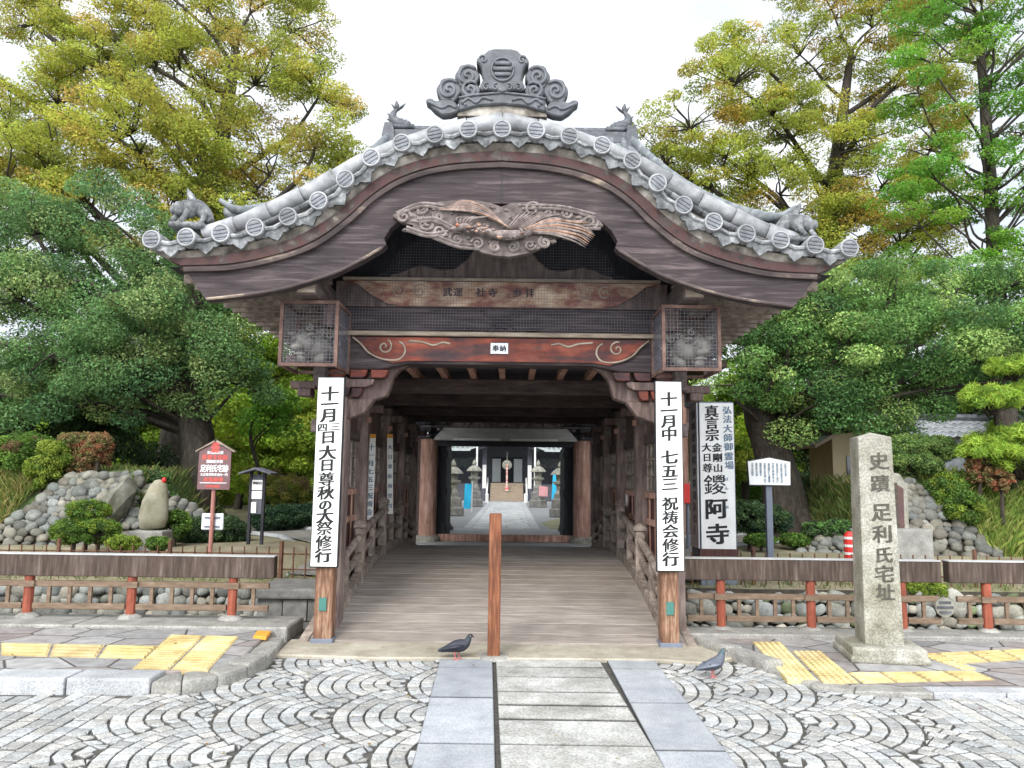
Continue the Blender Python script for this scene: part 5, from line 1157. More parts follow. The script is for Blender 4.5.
# stone lanterns
def lantern(label, x, y, s, hgt=2.35):
    t = thing('stone_lantern', label, 'stone lantern', (x, y, .15), 'stone lanterns of the courtyard'); k = hgt / 2.35
    b = MB(); b.lathe([(.62 * s, .15), (.62 * s, .15 + .35 * k), (.50 * s, .15 + .36 * k), (.50 * s, .15 + .75 * k), (.36 * s, .15 + .78 * k), (.36 * s, .15 + 1.0 * k)], x, y, 0, 4); b.build('base', M['blockstone'], t, bevel=.03)
    b = MB(); b.lathe([(.22 * s, 1.0 * k), (.17 * s, 1.15 * k), (.20 * s, 1.35 * k), (.32 * s, 1.42 * k), (.34 * s, 1.5 * k), (.22 * s, 1.52 * k)], x, y, .15, 10); b.build('shaft', M['lantern'], t)
    b = MB(); b.lathe([(.20 * s, 1.5 * k), (.22 * s, 1.80 * k), (.20 * s, 1.82 * k)], x, y, .15, 6); b.build('fire_box', M['lantern'], t)
    b = MB(); b.lathe([(.42 * s, 1.85 * k), (.44 * s, 1.80 * k), (.36 * s, 1.92 * k), (.20 * s, 2.06 * k), (.08 * s, 2.10 * k), (.12 * s, 2.18 * k), (.10 * s, 2.28 * k), (.01, 2.42 * k)], x, y, .15, 8); b.build('cap', M['lantern'], t)
    return t
for lab, px, py, Y, s, h in (('stone lantern on stepped base left of the courtyard path in front of the hall', 474, 497, 40, 1.0, 2.35), ('stone lantern with pink cloth beside it, right of the courtyard path', 538, 498, 40, 1.0, 2.35),
                       ('nearer mossy stone lantern cut off by the left gate jamb', 452.5, 512, 30, .95, 2.1), ('nearer mossy stone lantern cut off by the right gate jamb', 560.5, 513, 30, .95, 2.1)):
    p = P(px, py, Y); lantern(lab, p.x, Y, s, h)
def nobori(label, px, Y, w_, h, m):
    p = P(px, 490, Y); t = thing('banner', label, 'banner', (p.x, Y, .15)); b = MB(); vs = []
    for j in range(9):
        for i in range(4): vs.append((p.x + (i / 3) * w_ - .0 - .25 * w_ * (8 - j) / 8 * .8, Y + .04 * math.sin(i * 1.3 + j * .8), .30 + h * j / 8))
    b.add(vs, [(j * 4 + i, j * 4 + i + 1, j * 4 + i + 5, j * 4 + i + 4) for j in range(8) for i in range(3)]); b.build('cloth', m, t, smooth=True)
    b = MB(); b.tube([(p.x + w_, Y + .02, .15), (p.x + w_, Y + .02, .4 + h)], .02, 6); b.build('pole', M['white'], t)
nobori('bright cyan cloth banner beside the left courtyard lantern', 465, 33, .30, 1.05, M['cyan'])
nobori('short cyan cloth banner behind the right gate jamb', 553, 42, .45, 1.75, M['cyan'])
p = P(541, 484, 39.6); b = MB(); b.add([(p.x - .12, 39.3, .75), (p.x + .32, 39.2, .72), (p.x + .34, 39.2, 1.2), (p.x - .10, 39.3, 1.25), (p.x + .1, 39.1, .72), (p.x + .1, 39.12, 1.23)], [(0, 4, 5, 3), (4, 1, 2, 5)]); tag(b.build('cloth', M['pinkcloth']), 'pink cloth hung on the base of the right courtyard lantern', 'cloth')
for lab, px, py in (('small white ground lamp left of the hall steps', 487, 493), ('small white ground lamp right of the hall steps', 525.5, 493)):
    p = P(px, py, 46); t = MB(); t.lathe([(.10, .16), (.10, .62), (.12, .64), (.02, .74)], p.x, 46, 0, 8); tag(t.build('ground_lamp', M['white']), lab, 'lamp', 'ground lamps by the hall steps')
for lab, sx in (('tall white post behind the left courtyard lantern', 477), ('tall white post behind the right courtyard lantern', 535)):
    p = P(sx, 460, 43.5); b = MB(); b.span(p.x - .05, p.x + .05, 43.44, 43.54, .15, 3.6); b.add([(p.x - .06, 43.43, 3.6), (p.x + .06, 43.43, 3.6), (p.x + .06, 43.55, 3.6), (p.x - .06, 43.55, 3.6), (p.x, 43.49, 3.78)], [(0, 1, 2, 3), (0, 1, 4), (1, 2, 4), (2, 3, 4), (3, 0, 4)]); tag(b.build('white_post', M['white']), lab, 'post', 'white posts in the courtyard')

# ---------------------------------------------------------------- calligraphy signposts, bollard
def signpost(label, sx, text, small=None):
    xb = AX + sx * 1.66; t = thing('signpost', label, 'signpost', (xb, 7.6, 0), 'calligraphy signposts of the bridge')
    b = MB(); b.span(xb - .085, xb + .085, 7.56, 7.73, .02, 2.50); po = b.build('post', M['signpost'], t, bevel=.008)
    b = MB(); b.span(xb - .105, xb + .105, 7.54, 7.75, -.01, .065); b.build('footing', M['greymetal'], t, bevel=.006)
    b = MB(); b.span(xb - .038, xb + .032, 7.548, 7.561, .325, .445); b.build('plate', M['teal'], t)
    b = MB(); b.span(xb - .135, xb + .135, 7.52, 7.555, .73, 2.575); fr = b.build('frame', M['blackmetal'], t, bevel=.004)
    b = MB(); b.span(xb - .125, xb + .125, 7.505, 7.52, .742, 2.563); bd = b.build('board', M['white'], t, bevel=.003)
    its = text(xb)
    for part in ((its,) if sx < 0 else (its[:4], its[4:7], its[7:])): b = MB(); write_chars(b, part, 7.503, .085); b.build('lettering', M['ink'], bd, recalc=False)
def left_text(x):
    it = []; z = lambda py: P(330, py, 7.5).z
    seq = (('十', 393.5, .15), ('一', 404, .15), ('月', 415, .145), ('日', 437, .135), ('大', 452.5, .148), ('日', 465, .13), ('尊', 479, .138), ('秋', 492.7, .14), ('の', 505, .115), ('大', 516, .145), ('祭', 528.3, .135), ('修', 542, .135), ('行', 555.5, .138))
    for ch, py, s in seq: it.append((ch, x - .005, z(py), s * 1.18, s))
    it.append(('四', x - .065, z(427.5), .10, .085)); it.append(('三', x + .058, z(426.5), .10, .085)); return it
def right_text(x):
    z = lambda py: P(668, py + 1, 7.5).z
    seq = (('十', 398, .145), ('一', 409.5, .145), ('月', 420, .135), ('中', 433, .14), ('七', 456, .145), ('五', 470, .138), ('三', 483, .138), ('祝', 502.5, .136), ('祷', 516.3, .136), ('会', 530, .136), ('修', 544, .136), ('行', 558, .138))
    return [(ch, x, z(py), s * 1.18, s) for ch, py, s in seq]
signpost('white signboard on a wooden post reading 十一月三四日大日尊秋の大祭修行, before the bridge', -1, left_text)
signpost('white signboard on a wooden post reading 十一月中七五三祝祷会修行, before the bridge', 1, right_text)
t = thing('bollard', 'slim orange brown wooden post standing mid way at the foot of the bridge', 'bollard', (-.135, 7.12, 0))
b = MB(); b.span(-.19, -.08, 7.07, 7.18, .0, 1.28); po = b.build('post', M['bollard'], t, bevel=.006)
b = MB(); b.lathe([(.16, -.01), (.15, .012), (.12, .022)], -.135, 7.125, .012, 10); b.build('footing', M['rough'], t)

# ---------------------------------------------------------------- inscribed stone pillar
t = thing('stone_pillar', 'tall weathered square stone pillar carved 史蹟足利氏宅址 on a stepped plinth', 'stone monument', (3.35, 7.2, RH))
rotp = Matrix.Rotation(R_(-9), 3, 'Z'); pc = Vector((3.375, 7.24, 0))
def rp_(x, y, z): v = rotp @ Vector((x, y, z)); return (pc.x + v.x, pc.y + v.y, z)
b = MB(); b.box(pc.x, pc.y, RH + .065, .62, .62, .13, rotp); b.build('plinth', M['pillarstone'], t, bevel=.02, seg=2)
b = MB(); b.box(pc.x, pc.y, RH + .03, .66, .66, .06, rotp); b.build('plinth_foot', M['pillarstone'], t, bevel=.02, seg=2)
b = MB(); wb, wt, z0, z1 = .165, .147, RH + .12, 2.02
b.add([rp_(x * w_, y * w_, z) for z, w_ in ((z0, wb), (z1, wt)) for x, y in ((-1, -1), (1, -1), (1, 1), (-1, 1))] + [rp_(0, 0, z1 + .05)], [(0, 1, 2, 3), (0, 1, 5, 4), (1, 2, 6, 5), (2, 3, 7, 6), (3, 0, 4, 7), (4, 5, 8), (5, 6, 8), (6, 7, 8), (7, 4, 8)])
sh_ = b.build('shaft', M['pillarstone'], t, bevel=.012, seg=2)
b = MB(); it = []; st = .172
for ch, k, s in (('史', 0, .165), ('蹟', 1.15, .16), ('足', 2.6, .17), ('利', 3.7, .165), ('氏', 4.75, .15), ('宅', 5.7, .16), ('址', 6.6, .155)): it.append((ch, .025, 1.80 - k * .178, s * 1.05, s))
def onface(X, Z): w_ = wb + (wt - wb) * (Z - z0) / (z1 - z0); return rp_(X, -w_ - .003, Z)
write_chars(b, it, 0, .06, onface); b.build('inscription', M['carveink'], sh_, recalc=False)

# ---------------------------------------------------------------- street fences
def street_fence(label, segs, y, posts, xa, xb, z0, hi, joint=None):
    t = thing('street_fence', label, 'fence', ((xa + xb) / 2, y, z0), 'railings along the moat')
    for a, c in segs:
        b = MB(); b.span(a, c, y - .05, y + .07, z0 + hi - .215, z0 + hi); bm_ = b.build('top_rail', M['fencebeam'], t, bevel=.006)
        b = MB(); b.span(a, c, y - .055, y + .075, z0 + hi + .001, z0 + hi + .012); b.build('rail_cap', M['fencetop'], bm_)
    for x in posts:
        b = MB(); b.tube([(x, y + .01, z0 - .02), (x, y + .01, z0 + hi - .21)], .048, 10); po = b.build('post', M['fencered'], t, smooth=False)
        b = MB(); b.blob((x, y + .01, z0 + .02), (.13, .11, .06), int(x * 10), .1, 2); b.build('footing', M['rough'], po, smooth=True)
    ed = [xa] + list(posts) + [xb]
    for a, c in zip(ed[:-1], ed[1:]):
        for z in (.37, .145):
            b = MB(); b.span(a + .055, c - .055, y - .015, y + .03, z0 + z - .03, z0 + z + .03); b.build('lower_rail', M['fencebrown'], t, bevel=.005)
        n = max(1, round((c - a) / .2))
        for i in range(1, n):
            x = a + (c - a) * i / n; b = MB(); b.span(x - .018, x + .018, y - .008, y + .022, z0 + .175, z0 + .34); b.build('baluster', M['fencebrown'], t)
        for x in (c,):
            if x in posts: b = MB(); b.span(x - .075, x + .075, y - .045, y - .018 + .004, z0 + .34, z0 + .40); b.build('bracket', M['fencebrown'], t)
street_fence('long plum brown railing with red posts left of the bridge', [(-9.4, -2.42)], 8.12, [-8.1, -7.05, -6.0, -4.95, -3.89, -2.85], -9.2, -2.42, LH, .665)
street_fence('plum brown railing with red posts beside the right signpost and behind the inscribed pillar', [(1.82, 4.50)], 8.24, [2.21, 3.15, 4.10], 1.80, 4.55, RH, .755)
street_fence('plum brown railing at the far right pavement end', [(4.58, 9.4)], 8.24, [4.99, 6.0, 7.0, 8.0], 4.62, 9.2, RH, .755)
lg = MB(); c0 = P(944, 607, 8.22); lg.tube([(c0.x, 8.20, c0.z), (c0.x, 8.225, c0.z)], .10, 24); em = lg.build('fence_emblem', M['lantern']); tag(em, 'round grey metal emblem plate fixed in the right railing lattice', 'emblem')
lg = MB()
for q in (-.05, 0, .05): lg.span(c0.x - .085 + abs(q) * .5, c0.x + .085 - abs(q) * .5, 8.190, 8.198, c0.z + q - .012, c0.z + q + .012)
lg.build('crest_bars', M['ornament'], em)
# thin rod fences on the far side of the moat
def rod_fence(label, xa, xb, y, step, zb, h):
    t = thing('rod_fence', label, 'fence', ((xa + xb) / 2, y, zb), 'thin rod fences beyond the moat'); b = MB()
    for z in (h * .30, h * .78): b.tube([(xa, y, zb + z), ((xa + xb) / 2, y + .01, zb + z + .01), (xb, y, zb + z)], .012, 6)
    b.build('rail', M['rod'], t)
    n = int((xb - xa) / step)
    for i in range(n + 1):
        x = xa + (xb - xa) * i / n; b = MB(); r_ = .032 if i % 9 == 0 else .011; b.tube([(x, y - .015, zb - .1), (x, y - .015, zb + h + (.08 if i % 9 == 0 else 0))], r_, 6); b.build('upright', M['rod'], t)
rod_fence('thin rusty rod fence beyond the moat left of the bridge', -9.4, -1.98, 10.95, .17, .17, .44)
rod_fence('thin rusty rod fence beyond the moat right of the bridge', 1.85, 9.4, 10.95, .17, .17, .44)

# ---------------------------------------------------------------- signs beyond the moat
c = P(213.5, 490, 11.3); X = c.x; t = thing('heritage_sign', 'maroon gabled heritage sign with red and white lettering on a pinkish pole', 'sign', (X, 11.3, .3)); y = 11.3
zt, ze, zb = P(213, 440, y).z, P(213, 450, y).z, P(213, 489.5, y).z; hw = .235
b = MB(); b.tube([(X - .01, y + .04, .25), (X - .01, y + .04, zb + .3)], .032, 8); b.build('pole', M['polepink'], t)
b = MB(); b.prism([(X - hw, zb), (X + hw, zb), (X + hw, ze - .02), (X, zt - .04), (X - hw, ze - .02)], y - .015, y + .01); bd = b.build('board', M['maroon'], t)
b = MB(); b.bar((X - hw - .05, y, ze - .025), (X + .012, y, zt), .07, .022); b.bar((X + hw + .05, y, ze - .025), (X - .012, y, zt), .07, .022); b.build('roof_edge', M['tanwood'], t)
Zs = lambda v: zb + (zt - zb) * v
yy = y - .018
for txt, a, c, v, sz, ink in (('文化財愛護', -.12, .12, .745, .05, 'whiteink'), ('重要文化財', -.19, .19, .652, .075, 'redink'), ('国指定史跡', -.12, .12, .565, .05, 'whiteink'), ('足利氏宅跡', -.205, .205, .425, .115, 'whiteink'),
                              ('大日尊鑁阿寺境内一円', -.20, .20, .300, .045, 'whiteink'), ('火気厳禁', -.15, .14, .20, .07, 'redink'), ('足利市教育委員会', -.11, .10, .065, .042, 'redink')):
    b = MB(); row_text(b, txt, X + a, X + c, Zs(v), sz, yy); b.build('lettering', M[ink], bd, recalc=False)
b = MB(); b.span(X - .20, X + .19, yy - .001, yy + .001, Zs(.125), Zs(.14)); b.build('ruled_line', M['whiteink'], bd)
b = MB()
for k in range(3):
    z = Zs(.90) - k * .055 + .02; b.prism([(X - .062, z - .02), (X + .062, z - .02), (X + .055, z + .02), (X - .055, z + .02)], yy - .001, yy + .001)
    for q in (-.021, .021): pass
b.span(X - .012, X + .012, yy - .0005, yy + .0012, Zs(.90) - .1, Zs(.90) + .03); b.build('crest', M['redink'], bd)
z = P(212, 522, y).z; b = MB(); b.span(X - .18, X + .14, y + .075, y + .10, z - .12, z + .12); pt = b.build('plate', M['offwhite'], t, bevel=.02)
b = MB(); 
for dz in (-.07, .06): b.span(X - .13, X + .09, y + .06, y + .078, z + dz - .012, z + dz + .012)
b.build('bracket', M['greymetal'], pt)
# temple name post: square white pillar with writing on two faces
cl = P(699, 550, 10.9); crr = P(735.5, 550, 10.9); x0, x1 = 2.655, 3.165; t = thing('temple_name_post', 'square white sign pillar with large black lettering 鑁阿寺 right of the bridge', 'sign', ((x0 + x1) / 2, 11.1, .2)); zt = 2.72
b = MB(); b.span(x0 - .0, x1 + .0, 10.92, 11.43, .15, zt); b.build('frame', M['greymetal'], t, bevel=.01)
b = MB(); b.span(x0 + .015, x1 - .015, 10.90, 10.918, .66, zt - .02); bd = b.build('front_board', M['white'], t)
b = MB(); b.span(x0 - .018, x0 - .002, 10.935, 11.415, .66, zt - .02); sb_ = b.build('side_board', M['offwhite'], t)
b = MB(); b.span(x0 - .012, x1 + .012, 10.89, 10.92, .45, .66); b.build('skirt', M['wainscot'], t)
k = MB(); g_ = MB(); zz = lambda py: P(717, py, 10.9).z; xx = lambda px, py=470: P(px, py, 10.9).x; yf = 10.897
for ch, px, py, s in (('真', 711.5, 411.5, .185), ('言', 711.8, 423, .18), ('宗', 712.2, 435, .18), ('大', 706.5, 447.5, .125), ('日', 707, 457.5, .12), ('尊', 707.5, 468, .135), ('金', 717, 447.5, .13), ('剛', 717.5, 457.5, .13), ('山', 718, 468, .125), ('鑁', 715, 484.5, .30), ('阿', 716, 508.5, .30), ('寺', 717.5, 534, .30)): write_chars(k, [(ch, xx(px, py), zz(py), s * 1.1, s)], yf, .07)
for ch, px, py, s in (('弘', 727, 410, .12), ('法', 727.2, 419, .12), ('大', 727.6, 428.5, .12), ('師', 728, 437.5, .12), ('御', 728.4, 446.5, .12), ('霊', 728.8, 456, .12), ('場', 729.2, 465, .12)): write_chars(g_, [(ch, xx(px, py), zz(py), s * 1.1, s)], yf, .07)
for ch, px, py, s in (('ば', 726.5, 479, .05), ('ん', 726.5, 488, .05), ('あ', 727, 507, .05), ('じ', 728.5, 532, .05)):
    b = MB(); write_chars(b, [(ch, xx(px, py), zz(py), s * 1.1, s)], yf, .07); b.build('reading_mark', M['blueink'], bd, recalc=False)
k.build('lettering', M['ink'], bd, recalc=False); g_.build('small_lettering', M['blueink'], bd, recalc=False)
g2 = MB(); n = '大本山鑁阿寺真言宗大日派本堂国宝参拝者入口'
for i, ch in enumerate(n): write_chars(g2, [(ch, 11.17 if i < 11 else 11.27, 2.55 - (i % 11) * .165, .12, .13)], 0, .05, lambda X, Z: (x0 - .021, 11.45 - (X - 10.9), Z))
g2.build('side_lettering', M['blueink'], sb_, recalc=False)
# white notice board on a grey pole
x0, x1 = P(748, 470, 11.2).x, P(790, 470, 11.2).x; zb = P(770, 486, 11.2).z; ze = P(770, 461, 11.2).z; zt = P(768, 457, 11.2).z; xm = (x0 + x1) / 2
t = thing('notice_board', 'white gable topped notice board on a grey pole left of the dark tree', 'sign', (xm, 11.2, .3))
b = MB(); b.span(xm - .045, xm + .045, 11.22, 11.30, .3, ze); b.build('pole', M['greymetal'], t, bevel=.005)
b = MB(); b.prism([(x0, zb), (x1, zb), (x1 + .01, ze), (xm, zt), (x0 - .02, ze)], 11.185, 11.215); b.build('frame', M['blackmetal'], t, bevel=.004)
b = MB(); b.prism([(x0 + .012, zb + .015), (x1 - .012, zb + .015), (x1 - .004, ze - .012), (xm, zt - .012), (x0 - .008, ze - .012)], 11.172, 11.186); bd = b.build('board', M['white'], t)
b = MB(); txt = ['鑁阿寺の由来', '大本山鑁阿寺は真言宗大日派', '足利氏の宅址にして四方に', '門を設け土塁と堀をめぐらす', '本堂は国宝にして鐘楼経堂', '多宝塔などあり境内一円は', '国指定の史跡なり', '真言宗大日派', '大本山鑁阿寺']
for i, s_ in enumerate(txt): column_text(b, s_, x1 - .075 - i * (x1 - x0 - .13) / 8, ze - .03, zb + .05 if len(s_) > 8 else zb + .14, .036, 11.169)
b.build('lettering', M['blueink'], bd, recalc=False)
# small roofed notice stand
xm = P(257, 500, 13).x; t = thing('notice_stand', 'narrow roofed notice stand with white papers by the left garden path', 'notice stand', (xm, 13, .4))
zb, zt = .42, P(257, 471, 13).z
for dx in (-.11, .11): b = MB(); b.span(xm + dx - .022, xm + dx + .022, 12.97, 13.03, zb, zt); b.build('post', M['sooty'], t)
b = MB(); b.prism([(xm - .27, zt - .03), (xm, zt + .06), (xm + .27, zt - .03), (xm + .26, zt - .055), (xm, zt + .025), (xm - .26, zt - .055)], 12.8, 13.2); b.build('roof', M['hallwood'], t)
b = MB(); b.span(xm - .095, xm + .095, 12.99, 13.02, P(257, 514, 13).z, zt - .06); b.build('board', M['hallwood'], t)
for a, c, e, f in ((-.085, .085, 480, 490), (-.085, .085, 491, 499), (-.085, .0, 502, 513)):
    b = MB(); b.span(xm + a, xm + c, 12.972, 12.988, P(257, f, 13).z, P(257, e, 13).z); pp = b.build('paper', M['white'], t)
b = MB(); row_text(b, '御案内', xm - .075, xm + .075, P(257, 483, 13).z, .05, 12.968); b.build('lettering', M['ink'], pp)
# standing stones
bx_, bz = P(153, 530, 12.3).x, P(153, 530, 12.3).z; t = thing('standing_stone', 'smooth upright natural stone on a square block with a red bit on top', 'stone monument', (bx_, 12.3, .4))
b = MB(); b.span(bx_ - .26, bx_ + .26, 12.05, 12.55, .3, bz); b.build('block', M['rough'], t, bevel=.03, seg=2)
zt = P(155, 480, 12.3).z; b = MB(); h = zt - bz; b.tube([(bx_, 12.3, bz), (bx_ - .01, 12.3, bz + .05 * h), (bx_ - .01, 12.3, bz + .25 * h), (bx_ + .01, 12.3, bz + .55 * h), (bx_ + .04, 12.3, bz + .82 * h), (bx_ + .07, 12.3, bz + .96 * h), (bx_ + .08, 12.3, zt)], [.12, .20, .235, .21, .155, .10, .04], 14, ell=.6); b.build('stone', M['boulder'], t, smooth=True)
b = MB(); b.blob((bx_ + .13, 12.28, zt - .0), (.035, .03, .045), 2, .1, 2); b.build('red_cap', M['red'], t, smooth=True)
xs_, zb2 = P(901, 545, 11.9).x, .35; t = thing('stone_tablet', 'upright stone tablet with a dark maroon face behind the inscribed pillar', 'stone monument', (xs_, 11.9, .35))
b = MB(); b.span(xs_ - .28, xs_ + .34, 11.6, 12.2, .3, P(901, 528, 11.9).z); b.build('block', M['rough'], t, bevel=.03, seg=2)
zt = P(900, 474, 11.9).z; b = MB(); b.prism([(xs_ - .26, .8), (xs_ + .12, .8), (xs_ + .13, zt - .2), (xs_ + .02, zt), (xs_ - .26, zt + .03)], 11.85, 12.0); st_ = b.build('slab', M['pillarstone'], t, bevel=.02)
b = MB(); b.prism([(xs_ - .22, .86), (xs_ + .04, .86), (xs_ + .05, zt - .22), (xs_ - .22, zt - .06)], 11.842, 11.852); b.build('face', M['tabletface'], st_)
b = MB(); column_text(b, '史跡足利氏宅跡', xs_ - .09, zt - .12, .92, .11, 11.838); b.build('inscription', M['carveink'], st_, recalc=False)
p = P(70 + 63, 497, 13.2); b = MB(); b.span(p.x - .30, p.x - .02, 13.3, 13.4, .4, 1.5); tag(b.build('slate_tablet', M['greymetal'], bevel=.01), 'plain dark slate tablet between the boulder and the standing stone', 'stone tablet')
# red and white marker and red fire box
for lab, px, Y, za, zbm in (('red and white striped marker post behind the right railing', 850, 11.3, 532, 557),):
    p = P(px, 545, Y); t = thing('marker_post', lab, 'marker', (p.x, Y, .2)); zt = P(px, za, Y).z; b = MB(); b.lathe([(.085, .2), (.085, zt - .06), (.05, zt), (.01, zt + .01)], p.x, Y, 0, 12); bo = b.build('body', M['red'], t, smooth=False)
    for k_ in range(3): b = MB(); z = zt - .10 - k_ * .11; b.lathe([(.088, 0), (.088, .035)], p.x, Y, z, 12); b.build('white_band', M['white'], bo)
p = P(688, 493, 13.5); t = thing('hydrant_sign', 'small red board half hidden behind the temple name pillar', 'sign', (p.x, 13.5, .4)); b = MB(); b.span(p.x - .09, p.x + .12, 13.48, 13.52, p.z - .18, p.z + .16); b.build('board', M['red'], t, bevel=.01); b = MB(); b.tube([(p.x, 13.55, .3), (p.x, 13.55, p.z)], .03, 8); b.build('pole', M['greymetal'], t)
# paper banners hung on the bridge pillars and a pasted note
def hanging(label, px, py0, py1, Y, wd, lean, txt):
    a, c = P(px, py0, Y), P(px - lean, py1, Y); t = thing('paper_banner', label, 'banner', (a.x, Y, c.z), 'paper banners hung in the bridge'); b = MB(); b.add([(c.x - wd / 2, Y, c.z), (c.x + wd / 2, Y, c.z), (a.x + wd / 2, Y, a.z), (a.x - wd / 2, Y, a.z), (c.x - wd / 2, Y + .004, c.z), (c.x + wd / 2, Y + .004, c.z), (a.x + wd / 2, Y + .004, a.z), (a.x - wd / 2, Y + .004, a.z)], [(0, 1, 2, 3), (7, 6, 5, 4), (0, 1, 5, 4), (1, 2, 6, 5), (2, 3, 7, 6), (3, 0, 4, 7)]); s_ = b.build('sheet', M['white'], t)
    b = MB(); fx = lambda X, Z: (X + (c.x - a.x) * (a.z - Z) / (a.z - c.z), Y - .003, Z); column_text(b, txt, a.x, a.z - .12, c.z + .05, wd * .8, Y, 1, fx); b.build('lettering', M['blueink'], s_, recalc=False)
    b = MB(); b.span(a.x - wd / 2, a.x + wd / 2, Y - .006, Y - .001, a.z - .055, a.z); b.build('orange_top', M['orange'], s_)
hanging('wider white paper banner hung between the first two bridge pillars', 372, 434, 520, 10.15, .105, 3, '十一月七五三祝祷会')
hanging('narrow white paper banner hung deeper inside the bridge', 390, 434, 514, 11.15, .085, 0, '大日尊祈祷受付')
p = P(628, 500, 11.2); b = MB(); b.span(p.x - .035, p.x + .035, 11.2, 11.206, p.z - .09, p.z + .09); tag(b.build('notice_paper', M['white']), 'small white note on a right hand bridge pillar', 'notice')

# ---------------------------------------------------------------- garden shed and tiled wall at the right
hx = P(843, 480, 18).x; t = thing('garden_house', 'small cream plastered house with maroon wainscot under the right trees', 'house', (hx + .3, 19, .4))
zw = P(842, 445, 18).z; zm = P(842, 490, 18).z
b = MB(); b.span(hx - .22, hx + .95, 18.0, 19.4, zm, zw + .3); w1 = b.build('wall', M['plaster'], t)
b = MB(); b.span(hx - .23, hx + .96, 17.985, 19.41, .3, zm); b.build('wainscot', M['wainscot'], t)
b = MB(); b.span(hx + .1, hx + .8, 17.97, 17.99, zm + .1, zm + .8); wn = b.build('window', M['glass'], t)
b = MB(); e = zw - .1; b.prism([(hx - .85, e), (hx - .85, e + .08), (hx + .28, e + .72), (hx + 1.5, e + .08), (hx + 1.5, e), (hx + .28, e + .62)], 17.4, 19.9); rf = b.build('roof', M['tan'], t)
b = MB()
for k in range(9):
    for s_ in (-1, 1): b.tube([(hx + .28 + s_ * 1.26, 17.45 + k * .37, e + .11), (hx + .28, 17.45 + k * .37, e + .75)], .07, 6)
b.build('tile_rolls', M['roofgrey'], rf)
xa, xb = P(872, 430, 21).x, P(1024, 430, 21).x + 3; za, zb = P(900, 434, 21).z, P(900, 419, 21).z
t = thing('tiled_wall', 'grey walled enclosure topped with rows of dark pan tiles behind the right shrubs', 'wall', ((xa + xb) / 2, 21.2, .4))
b = MB(); b.span(xa, xb, 21.1, 21.4, .3, za); b.build('wall', M['roofgrey'], t)
b = MB(); b.add([(xa - .1, 20.8, za - .05), (xb, 20.8, za - .05), (xb, 21.25, zb + .05), (xa - .1, 21.25, zb + .05), (xb, 21.7, za - .05), (xa - .1, 21.7, za - .05)], [(0, 1, 2, 3), (3, 2, 4, 5)]); tr_ = b.build('tile_roof', M['roofgrey'], t, recalc=False)
b = MB()
for i in range(int((xb - xa) / .22)):
    for j in range(4): x = xa + .11 + i * .22 + (j % 2) * .11; b.tube([(x - .10, 20.8 + j * .11, za - .03 + j * .125), (x, 20.79 + j * .11, za - .075 + j * .125), (x + .10, 20.8 + j * .11, za - .03 + j * .125)], .024, 5)
b.build('tile_edges', M['verge'], tr_)
b = MB(); b.tube([(xa - .1, 21.25, zb + .08), (xb, 21.25, zb + .08)], .10, 8); b.build('ridge', M['ornament'], tr_)

# ---------------------------------------------------------------- pigeons
def pigeon(label, x, y, yaw, up_=0.0, tone=(1, 1, 1), size=1.0):
    t = thing('pigeon', label, 'pigeon', (x, y, .0), 'pigeons on the paving'); rot = Matrix.Rotation(yaw, 3, 'Z')
    L_ = lambda a, s_, z: tuple(Vector((x, y, 0)) + rot @ Vector((a, s_, z)))
    b = MB(); b.col = tone
    pr = [(-.185, .088, .010), (-.15, .094, .022), (-.10, .105, .032), (-.05, .118, .050), (0, .128, .060), (.045, .138 + up_ * .2, .060), (.08, .160 + up_ * .6, .048), (.098, .185 + up_, .034), (.108, .205 + up_, .027), (.118, .222 + up_, .026), (.132, .229 + up_, .022), (.142, .226 + up_, .012), (.150, .222 + up_, .006), (.166, .217 + up_, .003)]
    q = smooth_curve([(a, 0, z) for a, z, r_ in pr], 3); rr = [float(v) for v in np.interp(np.linspace(0, len(pr) - 1, len(q)), range(len(pr)), [r_ for *_, r_ in pr])]
    n0 = len(b.v); b.tube([L_(p.x, 0, p.z) for p in q], rr, 12)
    for i in range(n0, len(b.v)):
        fr = (i - n0) / (len(b.v) - n0)
        if .55 < fr < .74: b.c[i] = (.75 * tone[0], 1.0 * tone[1], .95 * tone[2])
        elif fr >= .90: b.c[i] = (.7, .7, .7)
    bo = b.build('body', M['pigeon'], t, smooth=True)
    for s_ in (-1, 1):
        b = MB(); k = 1.55 if tone[0] > .9 else .85; b.col = (tone[0] * k, tone[1] * k, tone[2] * k)
        b.tube([L_(.055, s_ * .050, .142), L_(.0, s_ * .060, .138), L_(-.07, s_ * .050, .125), L_(-.13, s_ * .028, .108), L_(-.165, s_ * .016, .098)], [.018, .036, .034, .022, .006], 8, ell=.45); w_ = b.build('wing', M['pigeon'], t, smooth=True)
        b = MB(); b.col = (.25, .25, .27)
        for a0 in (-.035, -.075): b.tube([L_(a0 + .02, s_ * .0640, .145), L_(a0, s_ * .066, .128), L_(a0 - .02, s_ * .058, .112)], [.006, .008, .005], 6)
        b.build('wing_bar', M['pigeon'], w_)
        b = MB(); f = .02 * s_; b.tube([L_(.0 + f, s_ * .022, .085), L_(-.005 + f, s_ * .022, .045), L_(.004 + f, s_ * .022, .010)], [.011, .0055, .005], 6)
        for an in (-.5, 0, .5, math.pi): b.tube([L_(.004 + f, s_ * .022, .010), L_(.004 + f + .03 * math.cos(an), s_ * .022 + .03 * math.sin(an), .008)], [.005, .003], 5)
        b.build('leg', M['pinkleg'], t)
        b = MB(); b.blob(L_(.124, s_ * .022, .231 + up_), (.0045, .0045, .0045), 1, 0, 1); b.build('eye', M['orange'], bo)
    t.location.z = .010; t.scale = (size,) * 3
